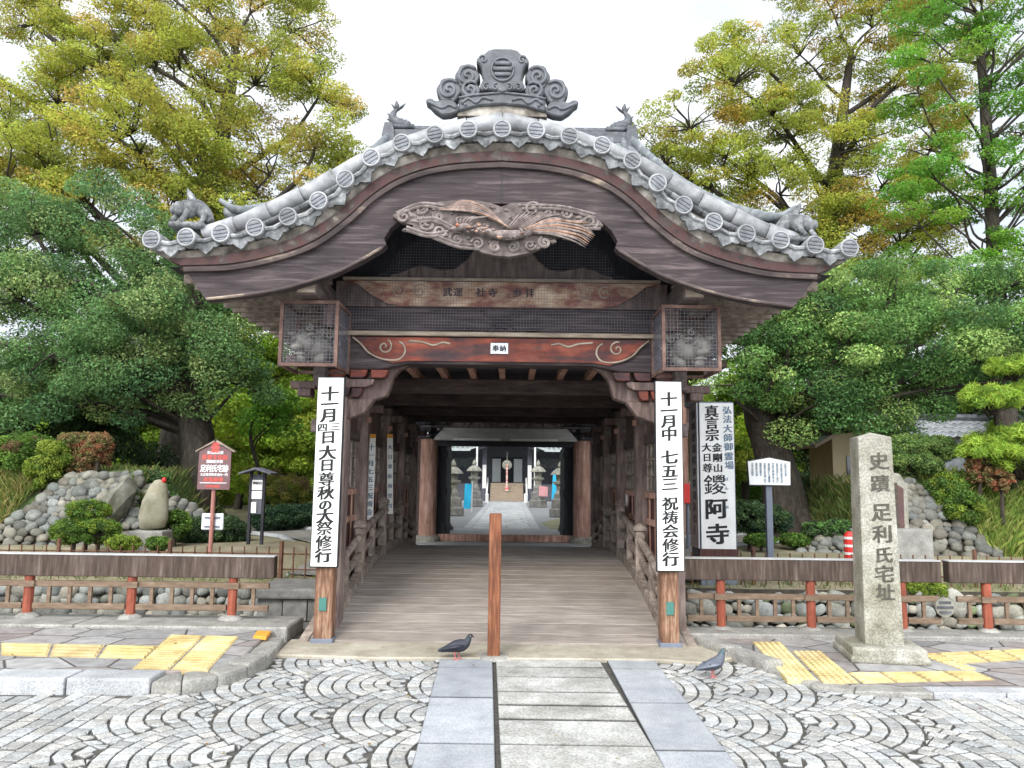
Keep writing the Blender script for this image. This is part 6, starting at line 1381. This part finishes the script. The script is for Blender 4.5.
pg = G(457, 661); pigeon('dark slate pigeon pecking forward beside the wooden bollard', pg.x, pg.y, R_(8), -.01, (.55, .55, .60), .92)
pg = G(713, 679); pigeon('pale grey pigeon with raised head on the right fan setts', pg.x, pg.y, R_(14), .03, (1.5, 1.55, 1.6), .82)
# ---------------------------------------------------------------- leaves and trees
def leaf_mesh(name, clusters, size, mat_, parent=None, aspect=.52, upb=.6, rnd=.7, seed=1, shell=.45, hang=0.0, kind=None):
    """clusters: (centre, (rx, ry, rz), count, colour). Each leaf is one folded four cornered face."""
    g = np.random.default_rng(seed); Pn = []; Cn = []; Nn = []
    for c, r, n, col in clusters:
        n = int(n)
        d = g.normal(size=(n, 3)); d /= np.linalg.norm(d, axis=1)[:, None]
        rad = shell + (1 - shell) * g.random(n) ** .6; p = d * rad[:, None] * np.array(r) + np.array(c)
        Pn.append(p); Nn.append(d); k = g.normal(1, .16, size=(n, 1)).clip(.55, 1.5); h = g.normal(0, .06, size=(n, 3))
        Cn.append(np.array(col) * k * (1 + h))
    p = np.concatenate(Pn); d = np.concatenate(Nn); c = np.concatenate(Cn).clip(.004, .9); N = len(p)
    nrm = d * .55 + np.array([0, 0, upb]) + g.normal(size=(N, 3)) * rnd; nrm /= np.linalg.norm(nrm, axis=1)[:, None]
    t = np.cross(nrm, g.normal(size=(N, 3))); t /= np.linalg.norm(t, axis=1)[:, None]; t[:, 2] -= hang; b = np.cross(nrm, t)
    L_ = (size * g.uniform(.7, 1.3, N))[:, None]; W_ = L_ * aspect
    v = np.empty((N, 4, 3)); v[:, 0] = p - t * L_ / 2; v[:, 1] = p + b * W_ / 2 + nrm * W_ * .18 - t * L_ * .05; v[:, 2] = p + t * L_ / 2; v[:, 3] = p - b * W_ / 2 + nrm * W_ * .18 - t * L_ * .05
    off = origin(parent) if parent else Vector((0, 0, 0)); v -= np.array(off)
    me = bpy.data.meshes.new(name); me.vertices.add(N * 4); me.loops.add(N * 4); me.polygons.add(N)
    me.vertices.foreach_set('co', v.reshape(-1)); me.loops.foreach_set('vertex_index', np.arange(N * 4, dtype=np.int32))
    me.polygons.foreach_set('loop_start', np.arange(0, N * 4, 4, dtype=np.int32)); me.polygons.foreach_set('loop_total', np.full(N, 4, dtype=np.int32))
    ca = me.color_attributes.new('Col', 'FLOAT_COLOR', 'POINT'); cc = np.ones((N, 4, 4), dtype=np.float32); cc[:, :, :3] = c[:, None, :]; ca.data.foreach_set('color', cc.reshape(-1))
    me.update(); me.validate(); me.materials.append(mat_)
    o = bpy.data.objects.new(name, me); C.objects.link(o)
    if parent: o.parent = parent
    if kind: o['kind'] = kind
    return o
def lobes_to_clusters(lobes, per, crad, nleaf, cols, g, flat=.7, minz=None):
    """lobes: (centre, radius xyz); clusters spread over each lobe's shell"""
    cl = []
    for c, r in lobes:
        n = max(3, int(per * (r[0] * r[2]) ** .9))
        for _ in range(n):
            d = np.array([g.gauss(0, 1), g.gauss(0, 1), g.gauss(0, 1) + .25]); d /= np.linalg.norm(d); q = .55 + .5 * g.random()
            p = np.array(c) + d * q * np.array(r); s = crad * g.uniform(.6, 1.35)
            ws = [w_ for _, w_ in cols]; col = (np.array(g.choices([k for k, _ in cols], ws)[0]) * .6 + np.array(cols[0][0]) * .4) * g.uniform(.75, 1.25)
            cl.append((p, (s, s, s * flat), nleaf * g.uniform(.6, 1.3) * (s / crad) ** 1.6, col))
    return cl
def limb(b, a, c, r0, r1, g, n=6, sag=.12, sides=6):
    a = Vector(a); c = Vector(c); ln = (c - a).length; pts = []; k = [Vector((g.uniform(-1, 1), g.uniform(-1, 1), g.uniform(-.4, .8))) * ln * sag for _ in range(2)]
    for i in range(n + 1):
        t = i / n; pts.append(a.lerp(c, t) + k[0] * math.sin(t * math.pi) + k[1] * .5 * math.sin(2 * t * math.pi))
    b.tube(pts, [r0 + (r1 - r0) * (i / n) ** .8 for i in range(n + 1)], sides); return pts
def tree(name, label, cat, base, trunk, lobes, cols, leaf, per=7, crad=.55, nleaf=150, size=.12, flat=.6, seed=1, group=None, mat_='leaf', fork=.55, twig=.012, upb=.6, aspect=.52, roots=True, limbr=None, bark='bark', shell=.45):
    g = random.Random(seed); t = thing(name, label, cat, base, group); b = MB()
    pts = [Vector(p) for p, _ in trunk]; rad = [r for _, r in trunk]; sp = smooth_curve(pts, 5); rr = list(np.interp(np.linspace(0, len(rad) - 1, len(sp)), range(len(rad)), rad))
    n0 = len(b.v); b.tube(sp, rr, 12)
    for i in range(n0, len(b.v)):                                # buttressed, fluted bark
        v = Vector(b.v[i]); a = (i - n0) % 12; k = 1 + .10 * math.sin(a * 2.6 + v.z * .8) + .05 * math.sin(a * 5 + v.z * 3); cen = sp[(i - n0) // 12]; q = v - cen; b.v[i] = tuple(cen + q * k)
    if roots:
        for k in range(6):
            a = k * 1.05 + g.random(); r0 = rad[0]; p = Vector(base); b.tube([p + Vector((math.cos(a) * r0 * .5, math.sin(a) * r0 * .5, r0 * 1.2)), p + Vector((math.cos(a) * r0 * 1.0, math.sin(a) * r0 * 1.0, r0 * .35)), p + Vector((math.cos(a) * r0 * 1.8, math.sin(a) * r0 * 1.8, -.05))], [r0 * .35, r0 * .32, r0 * .12], 7)
    cl = lobes_to_clusters(lobes, per, crad, nleaf, cols, g, flat)
    top = int(len(sp) * fork); li = []
    for c, r in lobes:
        hz = lambda i: math.hypot(sp[i].x - c[0], sp[i].y - c[1]); d = [(abs(c[2] - sp[i].z - (.35 + .9 * hz(i))) , i) for i in range(top, len(sp))]; i = min(d)[1]
        r0 = limbr or min(rr[i] * .55, .04 + .016 * (sp[i] - Vector(c)).length)
        li.append((c, limb(b, sp[i], c, r0, max(.02, r0 * .35), g, 7)))
    tr = b.build('trunk', M[bark], t, smooth=True)
    tw = MB(); j = 0
    for p, r, n, col in cl:
        best = min(((q - Vector(p)).length, k, m) for k, (c, l) in enumerate(li) for m, q in enumerate(l[2:])); q = li[best[1]][1][best[2] + 2]
        limb(tw, q, p, twig * 1.9, twig * .6, g, 4, .12, 4)
        for _ in range(2):
            e = Vector(p) + Vector((g.uniform(-1, 1) * r[0], g.uniform(-1, 1) * r[1], g.uniform(-.5, 1) * r[2])); limb(tw, p, e, twig * .7, twig * .3, g, 2, .1, 3)
    tw.build('twig_sprays', M[bark], t)
    leaf_mesh('crown', cl, size, M[mat_], t, aspect, upb, seed=seed, shell=shell); return t
def lob(px, py, Y, r, rz=None): p = P(px, py, Y); return ((p.x, p.y, p.z), (r, r, rz or r * .8))
YEL = [((.41, .43, .075), 4), ((.34, .39, .072), 4), ((.48, .42, .085), 2.6), ((.25, .31, .06), 3), ((.53, .33, .11), 1.6)]
YGR = [((.39, .42, .068), 4), ((.31, .37, .066), 4), ((.49, .41, .08), 2), ((.56, .32, .08), 1.3), ((.24, .33, .055), 2)]
MAP = [((.17, .36, .05), 4), ((.25, .45, .06), 4), ((.11, .25, .045), 3), ((.34, .46, .07), 1)]
CAM = [((.13, .24, .085), 4), ((.21, .33, .11), 3), ((.40, .49, .18), 3), ((.065, .145, .065), 2)]
CAM2 = [((.135, .265, .075), 4), ((.215, .36, .10), 4), ((.38, .50, .15), 2.5), ((.068, .15, .058), 2)]
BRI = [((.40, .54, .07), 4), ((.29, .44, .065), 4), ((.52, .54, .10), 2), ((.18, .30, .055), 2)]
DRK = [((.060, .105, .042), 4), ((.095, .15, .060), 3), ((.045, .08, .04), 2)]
# autumn tree rising behind the left shrubs
tb = Vector((-9.6, 22, .4))
tree('autumn_tree', 'tall yellowing autumn tree with dark forking limbs towering at the left', 'tree', tb, [(tb, .62), (tb + Vector((.2, 0, 3)), .52), (tb + Vector((.1, .1, 6)), .46), (tb + Vector((.6, 0, 9.0)), .34), (tb + Vector((.9, 0, 12)), .2), (tb + Vector((1.1, 0, 14)), .1)],
     [lob(*a) for a in ((50, 165, 21, 1.9), (130, 135, 20.5, 1.9), (205, 150, 21, 1.8), (270, 175, 21, 1.6), (315, 150, 21.5, 1.3), (100, 85, 22, 1.7), (180, 70, 22, 1.8), (255, 85, 22, 1.9), (320, 95, 22.5, 1.3), (215, 20, 23, 1.7), (290, 30, 23, 1.6), (140, 15, 23, 1.5), (60, 105, 22, 1.4), (10, 130, 21.5, 1.7), (-60, 110, 22, 2.0), (-70, 180, 21, 2.0), (10, 190, 20.5, 1.7), (90, 210, 20.5, 1.7), (170, 215, 20.5, 1.6), (240, 220, 20.5, 1.4), (200, -45, 23, 1.8), (110, -50, 23, 1.8), (290, -40, 23, 1.6), (20, -20, 22.5, 1.3), (345, 165, 22, .8), (-90, 10, 23, 2.0), (70, 45, 22.5, 1.4), (125, 55, 22.5, 1.4), (35, 25, 23, 1.1))],
     YEL, 'leafthin', per=14, crad=.52, nleaf=340, size=.088, twig=.018, seed=11, mat_='leafthin', fork=.35, flat=.5)
tb = Vector((10.2, 25, .4))
tree('autumn_tree', 'tall autumn tree with orange tinged tips above the right roof slope', 'tree', tb, [(tb, .6), (tb + Vector((-.1, 0, 3)), .5), (tb + Vector((.1, 0, 6.5)), .45), (tb + Vector((.3, 0, 9.5)), .33), (tb + Vector((.9, 0, 13)), .2), (tb + Vector((1.4, 0, 16)), .1)],
     [lob(*a) for a in ((690, 130, 24, 1.7), (735, 85, 24, 1.8), (775, 130, 24, 1.9), (725, 175, 24, 1.7), (665, 165, 24.5, 1.1), (780, 195, 23.5, 1.8), (840, 150, 24, 1.7), (880, 190, 24, 1.8), (845, 215, 23.5, 1.6), (800, 55, 25, 1.5), (865, 40, 25, 1.6), (905, 95, 25, 1.6), (940, 60, 25, 1.5), (930, 150, 24.5, 1.5), (760, 235, 23.5, 1.4), (830, 260, 23.5, 1.4), (900, 245, 24, 1.5), (820, -10, 25, 1.7), (900, -10, 25, 1.7), (735, 45, 25, 1.0), (960, 0, 25, 1.6), (690, 205, 24.5, 1.2), (940, 210, 24, 1.4), (880, 290, 24, 1.4), (790, 270, 24, 1.2))],
     YGR, 'leafthin', per=14, crad=.52, nleaf=340, size=.088, twig=.018, seed=12, mat_='leafthin', fork=.35, flat=.45)
tb = Vector((13.2, 20.5, .4)); g = random.Random(4); lb = []
for k in range(13):
    py = 275 - k * 27
    for s_, n in ((-1, 2), (1, 2)):
        for i in range(n): lb.append(lob(1005 + s_ * (28 + 44 * i + g.uniform(-12, 12)) * (1.1 if s_ < 0 else 1), py + g.uniform(-10, 10) + 7 * i, 20.5 + g.uniform(-1.4, 1.2), 1.0, .42))
tree('layered_tree', 'straight trunked green tree with flat leaf layers and few orange sprays', 'tree', tb, [(tb + Vector((0, 0, 14.5 * i / 6)), .30 - .035 * i) for i in range(7)], lb, MAP + [((.42, .17, .06), .55)], 'leafthin', per=9, crad=.5, nleaf=360, size=.085, seed=13, mat_='leafthin', fork=.2, flat=.35, limbr=.045)
# broad evergreen trees in front
tb = Vector((-6.25, 15.4, .4))
tree('evergreen_tree', 'dense dark evergreen with rounded clumps and thick dark trunk at the left', 'tree', tb, [(tb, .42), (tb + Vector((.02, 0, .9)), .34), (tb + Vector((-.1, .1, 2.0)), .32), (tb + Vector((-.6, .2, 3.2)), .28), (tb + Vector((-1.3, .3, 4.6)), .18), (tb + Vector((-1.9, .3, 5.8)), .09)],
     [lob(*a) for a in ((35, 235, 15.40, 1.09), (100, 225, 15.40, 1.04), (20, 300, 14.80, 1.14), (90, 280, 14.70, 1.09), (150, 268, 15.10, 0.93), (195, 305, 14.90, 0.93), (150, 320, 14.50, 1.04), (60, 350, 14.30, 1.14), (120, 365, 14.30, 1.04), (190, 350, 14.50, 0.93), (232, 345, 14.90, 0.74), (238, 385, 15.00, 0.68), (195, 380, 14.80, 0.75), (140, 395, 14.80, 0.80), (70, 400, 14.70, 0.92), (0, 395, 14.60, 1.09), (-50, 330, 14.80, 1.31), (-60, 250, 15.20, 1.31), (10, 255, 16.40, 1.31), (100, 330, 16.40, 1.42), (170, 355, 16.40, 1.20), (30, 385, 16.40, 1.31), (-120, 380, 15.00, 1.31))],
     CAM, 'leaf', per=17, crad=.42, nleaf=560, size=.062, seed=14, fork=.4, flat=.62, upb=.8)
tb = Vector((5.4, 15.1, .42))
tree('evergreen_tree', 'wide glossy evergreen with leaning dark trunk behind the white notice board', 'tree', tb, [(tb, .50), (tb + Vector((-.1, 0, .9)), .38), (tb + Vector((-.3, .05, 1.9)), .33), (tb + Vector((-.45, .1, 2.8)), .30), (tb + Vector((.3, .3, 4.0)), .2), (tb + Vector((1.6, .3, 5.0)), .1)],
     [lob(*a) for a in ((745, 345, 14.70, 0.86), (775, 315, 14.80, 0.91), (830, 305, 14.80, 1.02), (890, 300, 14.80, 1.02), (950, 295, 14.90, 0.96), (1005, 290, 15.10, 0.96), (735, 385, 14.70, 0.59), (785, 365, 14.20, 0.91), (840, 355, 14.10, 1.02), (900, 350, 14.10, 1.02), (960, 345, 14.30, 0.96), (815, 405, 14.10, 0.80), (870, 405, 14.00, 0.80), (925, 390, 14.20, 0.80), (1010, 335, 14.50, 1.02), (1060, 310, 14.90, 1.18), (785, 410, 14.80, 0.54), (850, 330, 16.20, 1.39), (930, 330, 16.20, 1.39), (800, 350, 16.10, 1.07), (905, 420, 14.90, 0.54), (1060, 380, 14.80, 1.07), (970, 390, 15.40, 0.86))],
     CAM2, 'leaf', per=17, crad=.42, nleaf=560, size=.062, seed=15, fork=.4, flat=.6, upb=.8)
# further trees
def small_tree(name, label, px, py_c, Y, rad, cols, seed, hb=None, tr=.14, group='trees of the grounds', size=.13, n=5, squash=.8, nleaf=300, mat_='leaf'):
    c = P(px, py_c, Y); base = Vector((c.x, Y, .4)); g = random.Random(seed); lb = [((c.x + g.uniform(-.75, .75) * rad, Y + g.uniform(-.6, .6) * rad, c.z + g.uniform(-.7, .7) * rad * squash), (rad * .6, rad * .6, rad * .5)) for _ in range(n)]
    tree(name, label, 'tree', base, [(base, tr), (base + Vector((.05, 0, (c.z - .4) * .4)), tr * .8), (base + Vector((g.uniform(-.3, .3), 0, (c.z - .4) * .8)), tr * .6), (base + Vector((0, 0, (c.z - .4) * 1.1)), tr * .3)], lb, cols, 'leaf', per=9, crad=.5, nleaf=nleaf, size=size, seed=seed, group=group, fork=.5, roots=False, mat_=mat_)
small_tree('maple_tree', 'sunlit lime green tree between the left evergreen and the bridge, highest in the gap', 278, 405, 25, 2.3, BRI, 21, n=12, mat_='leafthin')
small_tree('maple_tree', 'lime green tree low behind the maroon heritage sign', 240, 460, 26, 2.2, BRI, 22, n=12, mat_='leafthin')
small_tree('maple_tree', 'yellow green tree glowing behind the standing stone', 135, 445, 27, 2.2, BRI, 23, n=11, mat_='leafthin')
small_tree('slender_tree', 'thin dark stemmed tree behind the roofed notice stand', 262, 412, 18, .6, MAP, 24, tr=.06, n=2, size=.11)
small_tree('leafy_tree', 'mid green tree just left of the bridge pillars', 303, 455, 23.5, 1.6, BRI, 25, n=9)
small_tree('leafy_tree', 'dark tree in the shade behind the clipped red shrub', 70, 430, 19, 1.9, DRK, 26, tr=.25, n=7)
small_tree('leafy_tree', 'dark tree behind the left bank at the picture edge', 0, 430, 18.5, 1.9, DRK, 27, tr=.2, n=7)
small_tree('maple_tree', 'yellow green tree behind the temple name pillar', 704, 430, 22, 1.9, BRI, 28, n=11, mat_='leafthin')
small_tree('maple_tree', 'fresh green tree right of the temple name pillar, under the evergreen', 742, 425, 23, 1.8, BRI[:1] + MAP, 29, n=10)
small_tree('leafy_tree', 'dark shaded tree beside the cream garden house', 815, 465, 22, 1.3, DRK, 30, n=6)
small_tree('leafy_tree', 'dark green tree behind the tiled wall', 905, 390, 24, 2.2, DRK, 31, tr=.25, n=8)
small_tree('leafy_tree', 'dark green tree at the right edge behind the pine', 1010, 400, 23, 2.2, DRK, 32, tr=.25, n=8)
small_tree('leafy_tree', 'green tree seen low between bridge and temple name pillar', 725, 470, 26, 1.7, MAP, 33, n=7)
small_tree('leafy_tree', 'broad green tree deep behind the right evergreen', 800, 310, 30, 3.0, MAP, 34, tr=.3, n=9, size=.17)
small_tree('leafy_tree', 'broad green tree deep behind the left evergreen', 190, 300, 31, 3.2, CAM2, 35, tr=.3, n=9, size=.17)
# woods far behind, one mass
g = random.Random(50); cl = []
for i in range(520):
    a = g.uniform(-1.15, 1.15); d = g.uniform(62, 95); x, y = math.sin(a) * d * 1.25, math.cos(a) * d
    if y < 34: continue
    cl.append(((x, y, g.uniform(.5, 7.5)), (2.6, 2.6, 2.0), 260, np.array(g.choice([(.06, .10, .04), (.10, .15, .05), (.14, .17, .05), (.08, .12, .05)])) * g.uniform(.8, 1.2)))
for i in range(330):
    sx = g.choice((-1, 1)); x = sx * g.uniform(9, 42); y = g.uniform(26, 50); cl.append(((x, y, g.uniform(.3, 4.5)), (1.8, 1.8, 1.4), 260, np.array(g.choice([(.06, .10, .04), (.12, .19, .05), (.16, .20, .05), (.05, .08, .035)])) * g.uniform(.8, 1.2)))
o = leaf_mesh('woods', cl, .42, M['leaf'], seed=50); tag(o, kind='stuff')
# ---------------------------------------------------------------- shrubs
def shrub(name, label, parts, cols, seed, size=.042, dens=900, group=None, mat_='leaf', stem=True, cat='shrub', aspect=.5, upb=.5):
    c0, r0 = parts[0]; t = thing(name, label, cat, (c0[0], c0[1], max(.2, c0[2] - r0[2])), group); g = random.Random(seed); cl = []
    b = MB()
    for c, r in parts:
        ar = 4 * math.pi * (r[0] * r[1] + r[0] * r[2] + r[1] * r[2]) / 3; n = max(14, int(ar * 1.5 / (math.pi * (min(r) * .32) ** 2)))
        for _ in range(n):
            d = np.array([g.gauss(0, 1), g.gauss(0, 1), g.gauss(0, 1) + .3]); d /= np.linalg.norm(d); p = np.array(c) + d * np.array(r) * g.uniform(.6, .85); s = min(r) * g.uniform(.24, .40)
            col = np.array(g.choices([k for k, _ in cols], [w_ for _, w_ in cols])[0]) * g.uniform(.8, 1.22); cl.append((p, (s, s, s * .8), dens * s * s * 9 * (.055 / size) ** 1.4 + 30, col))
            if g.random() < .2: limb(b, (c[0], c[1], c[2] - r[2] * .9), p, .014, .005, g, 3, .1, 4)
        b.tube([(c[0], c[1], c[2] - r[2] - .5), (c[0] + .02, c[1], c[2] - r[2] * .5), (c[0], c[1], c[2])], [.035, .03, .02], 6)
    b.build('stem', M['bark'], t); leaf_mesh('foliage', cl, size, M[mat_], t, aspect, upb, seed=seed, shell=.3); return t
def sb(px, py, Y, rx, rz): p = P(px, py, Y); return ((p.x, p.y, p.z), (rx, rx * .9, rz))
GRN = [((.11, .20, .04), 4), ((.16, .27, .05), 3), ((.08, .14, .035), 2)]
LIM = [((.22, .30, .045), 4), ((.29, .36, .06), 3), ((.15, .22, .04), 2)]
RUST = [((.30, .19, .09), 4), ((.24, .19, .08), 3), ((.36, .15, .08), 1.5), ((.18, .20, .07), 2)]
shrub('clipped_shrub', 'rounded green clipped shrub with brown patches on top of the left bank', [sb(22, 455, 13.4, .72, .42)], GRN + [((.2, .12, .07), 1)], 61)
shrub('clipped_shrub', 'bright green leafy shrub between the brown and the rusty one', [sb(52, 458, 13.0, .32, .34), sb(42, 472, 12.9, .3, .3)], LIM, 62)
shrub('clipped_shrub', 'box clipped rusty orange shrub on top of the left cobbles', [sb(70 + 9.5 * (i % 4), 443 + 11 * (i // 4), 13.2 + .12 * (i % 3), .24, .20) for i in range(12)], RUST, 63, size=.034)
shrub('cloud_pruned_shrub', 'two tiered cloud pruned green shrub before the left cobbles', [sb(88, 511, 11.6, .38, .17), sb(74, 531, 11.5, .38, .22), sb(98, 531, 11.5, .36, .21)], LIM[:1] + GRN, 64, size=.026)
shrub('low_shrub', 'small light green mound of leaves left of the standing stone', [sb(124, 543, 11.4, .28, .12)], LIM, 65, size=.028)
shrub('low_shrub', 'small green mound of leaves right before the standing stone', [sb(158, 544, 11.4, .2, .12)], GRN, 66, size=.028)
shrub('low_shrub', 'ferny green shrub right of the standing stone', [sb(174, 526, 12.6, .26, .3)], GRN, 67)
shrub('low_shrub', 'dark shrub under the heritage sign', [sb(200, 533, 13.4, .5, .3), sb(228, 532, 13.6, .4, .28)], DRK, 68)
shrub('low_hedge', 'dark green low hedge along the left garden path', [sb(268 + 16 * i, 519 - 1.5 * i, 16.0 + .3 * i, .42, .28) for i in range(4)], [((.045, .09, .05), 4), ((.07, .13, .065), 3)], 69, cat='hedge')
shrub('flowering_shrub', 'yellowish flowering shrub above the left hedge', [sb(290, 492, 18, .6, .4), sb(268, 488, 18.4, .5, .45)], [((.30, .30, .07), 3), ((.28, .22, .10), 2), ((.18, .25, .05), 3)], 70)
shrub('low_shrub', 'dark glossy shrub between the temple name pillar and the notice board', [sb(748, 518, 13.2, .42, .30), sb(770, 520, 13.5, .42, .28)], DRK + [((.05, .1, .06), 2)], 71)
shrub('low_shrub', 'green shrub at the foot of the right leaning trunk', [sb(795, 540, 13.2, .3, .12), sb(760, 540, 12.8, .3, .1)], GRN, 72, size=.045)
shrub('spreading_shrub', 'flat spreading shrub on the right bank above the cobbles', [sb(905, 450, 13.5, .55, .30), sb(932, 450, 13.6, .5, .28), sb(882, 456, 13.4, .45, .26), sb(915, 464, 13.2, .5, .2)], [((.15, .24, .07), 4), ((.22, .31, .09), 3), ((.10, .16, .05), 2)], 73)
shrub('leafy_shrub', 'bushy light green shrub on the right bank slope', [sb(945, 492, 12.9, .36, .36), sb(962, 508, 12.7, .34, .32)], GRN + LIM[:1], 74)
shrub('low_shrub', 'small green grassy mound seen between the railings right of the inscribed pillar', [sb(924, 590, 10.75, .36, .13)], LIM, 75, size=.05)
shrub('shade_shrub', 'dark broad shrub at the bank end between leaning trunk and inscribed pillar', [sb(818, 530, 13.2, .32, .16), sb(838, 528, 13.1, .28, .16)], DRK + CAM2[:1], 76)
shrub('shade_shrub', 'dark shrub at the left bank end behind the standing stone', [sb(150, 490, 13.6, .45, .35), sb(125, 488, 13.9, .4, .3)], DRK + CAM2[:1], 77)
# garden pine with needle pads at the right edge
def needles(label, pads, base, trunk, seed, cols):
    t = thing('garden_pine', label, 'tree', base, 'garden pines'); b = MB(); g = random.Random(seed); sp = smooth_curve(trunk, 6); b.tube(sp, [.065 - .04 * i / len(sp) for i in range(len(sp))], 8); cl = []
    for c, r in pads:
        q = min(sp, key=lambda p: (p - Vector(c)).length + (2 if p.z > c[2] else 0)); limb(b, q, (c[0], c[1], c[2] - r[2] * .5), .05, .02, g, 5)
        for _ in range(int(120 * r[0])):
            d = np.array([g.gauss(0, 1), g.gauss(0, 1), abs(g.gauss(0, .8))]); d /= np.linalg.norm(d); p = np.array(c) + d * np.array(r) * g.uniform(.45, 1); col = np.array(g.choices([k for k, _ in cols], [w_ for _, w_ in cols])[0]) * g.uniform(.8, 1.2); cl.append((p, (.12, .12, .09), 90, col))
            if g.random() < .4: limb(b, (c[0], c[1], c[2] - r[2] * .5), p, .014, .005, g, 3, .1, 4)
    b.build('trunk', M['bark'], t, smooth=True); leaf_mesh('crown', cl, .13, M['needle'], t, .11, .25, rnd=1.0, seed=seed, shell=.05)
PN = [((.30, .44, .06), 4), ((.38, .52, .08), 3), ((.20, .32, .05), 2)]
pb = P(1010, 480, 13.0); pb = Vector((pb.x, 13.0, 1.2))
needles('bright yellow green garden pine with cloud like pads at the right edge', [sb(988, 405, 12.8, .50, .36), sb(1014, 372, 12.9, .42, .30), sb(1035, 402, 13.1, .6, .40), sb(985, 455, 12.7, .48, .34), sb(1022, 468, 12.6, .5, .36), sb(1008, 440, 13.0, .5, .32)], pb, [pb, pb + Vector((.1, 0, .8)), pb + Vector((-.1, .1, 1.5)), pb + Vector((.1, 0, 2.4))], 81, PN)
shrub('rusty_shrub', 'rust coloured dry shrub under the garden pine', [sb(978, 468, 12.75, .22, .28), sb(1000, 480, 12.6, .2, .22)], RUST, 82, size=.05)
# grass
def grass(name, spots, n, h, cols, seed):
    g = np.random.default_rng(seed); b = []; cs = []; rgn = random.Random(seed)
    for k in range(n):
        x, y, z = rgn.choice(spots)(rgn); hh = h * rgn.uniform(.5, 1.25); a = rgn.uniform(0, 6.28); lx, ly = rgn.gauss(0, .35) * hh, rgn.gauss(0, .35) * hh; wd = .005 + .004 * rgn.random(); dx, dy = math.cos(a) * wd, math.sin(a) * wd
        b.append([(x - dx, y - dy, z), (x + dx, y + dy, z), (x + lx * .5 + dx * .7, y + ly * .5 + dy * .7, z + hh * .65), (x + lx, y + ly, z + hh * .95)]); cs.append(np.array(rgn.choice(cols)) * rgn.uniform(.75, 1.25))
    v = np.array(b); N = len(v); me = bpy.data.meshes.new(name); me.from_pydata(v.reshape(-1, 3).tolist(), [], [(4 * i, 4 * i + 1, 4 * i + 2, 4 * i + 3) for i in range(N)])
    ca = me.color_attributes.new('Col', 'FLOAT_COLOR', 'POINT'); cc = np.ones((N, 4, 4), dtype=np.float32); cc[:, :, :3] = np.array(cs)[:, None, :]; ca.data.foreach_set('color', cc.reshape(-1)); me.materials.append(M['leaf'])
    o = bpy.data.objects.new(name, me); C.objects.link(o); o['kind'] = 'stuff'; return o
def slope_r(r):
    u, v = r.random(), r.random(); x = 6.9 + 2.6 * u + (1 - v) * .9; return (x, 12.45 + v * .75, .42 + v * 1.25)
def slope_l(r):
    u, v = r.random(), r.random(); x = -7.75 - 2.2 * u - (1 - v) * .7; return (x, 12.45 + v * .65, .42 + v * 1.15)
grass('grass', [slope_r], 17000, .24, [(.28, .36, .08), (.20, .30, .06), (.38, .38, .12), (.15, .23, .05)], 91)
grass('grass', [slope_l], 7000, .18, [(.22, .24, .06), (.12, .19, .045), (.32, .27, .10)], 92)
def bank(r):
    x = r.choice((-1, 1)) * r.uniform(2.2, 9.4); y = 10.66 + abs(r.gauss(0, .4)); return (x, y, gh(x, y))
grass('grass', [bank], 1500, .10, [(.16, .20, .06), (.11, .16, .05), (.25, .24, .1)], 93)
def tops(r):
    sx = r.choice((-1, 1)); x = sx * (r.uniform(6.3, 11)); y = r.uniform(13.1, 15.2); return (x, y, 1.62 + (abs(x) - 6.3) * .06)
grass('grass', [tops], 4000, .11, [(.13, .19, .05), (.10, .15, .04), (.2, .2, .07)], 94)
def faces(r):
    sx = r.choice((-1, 1)); v = r.random(); y = r.uniform(12.85, 16); x = sx * (5.72 + .62 * v) if sx < 0 else 5.85 + .4 * v; return (x, y, .35 + 1.25 * v)
grass('grass', [faces], 4500, .20, [(.13, .19, .05), (.09, .14, .04), (.2, .2, .07)], 96)
# fallen leaves
g = random.Random(95); b = MB()
for i in range(60):
    x, y = g.uniform(-5, 5), g.uniform(4.6, 7.6); z = .012 if y < 7.0 and -2 < x < 1.8 else LH + .012 if x < -2.2 else .05
    if y > 7.05 and abs(x) < 2: z = .045
    a = g.uniform(0, 6.28); s = g.uniform(.012, .025); k = g.choice(((.35, .20, .06), (.25, .12, .05), (.4, .3, .1))); b.add([(x + s * math.cos(a), y + s * math.sin(a), z), (x - s * .5 * math.sin(a), y + s * .5 * math.cos(a), z + .004), (x - s * math.cos(a), y - s * math.sin(a), z), (x + s * .5 * math.sin(a), y - s * .5 * math.cos(a), z + .004)], [(0, 1, 2, 3)], k)
o = b.build('fallen_leaves', M['leaf'], recalc=False); o['kind'] = 'stuff'
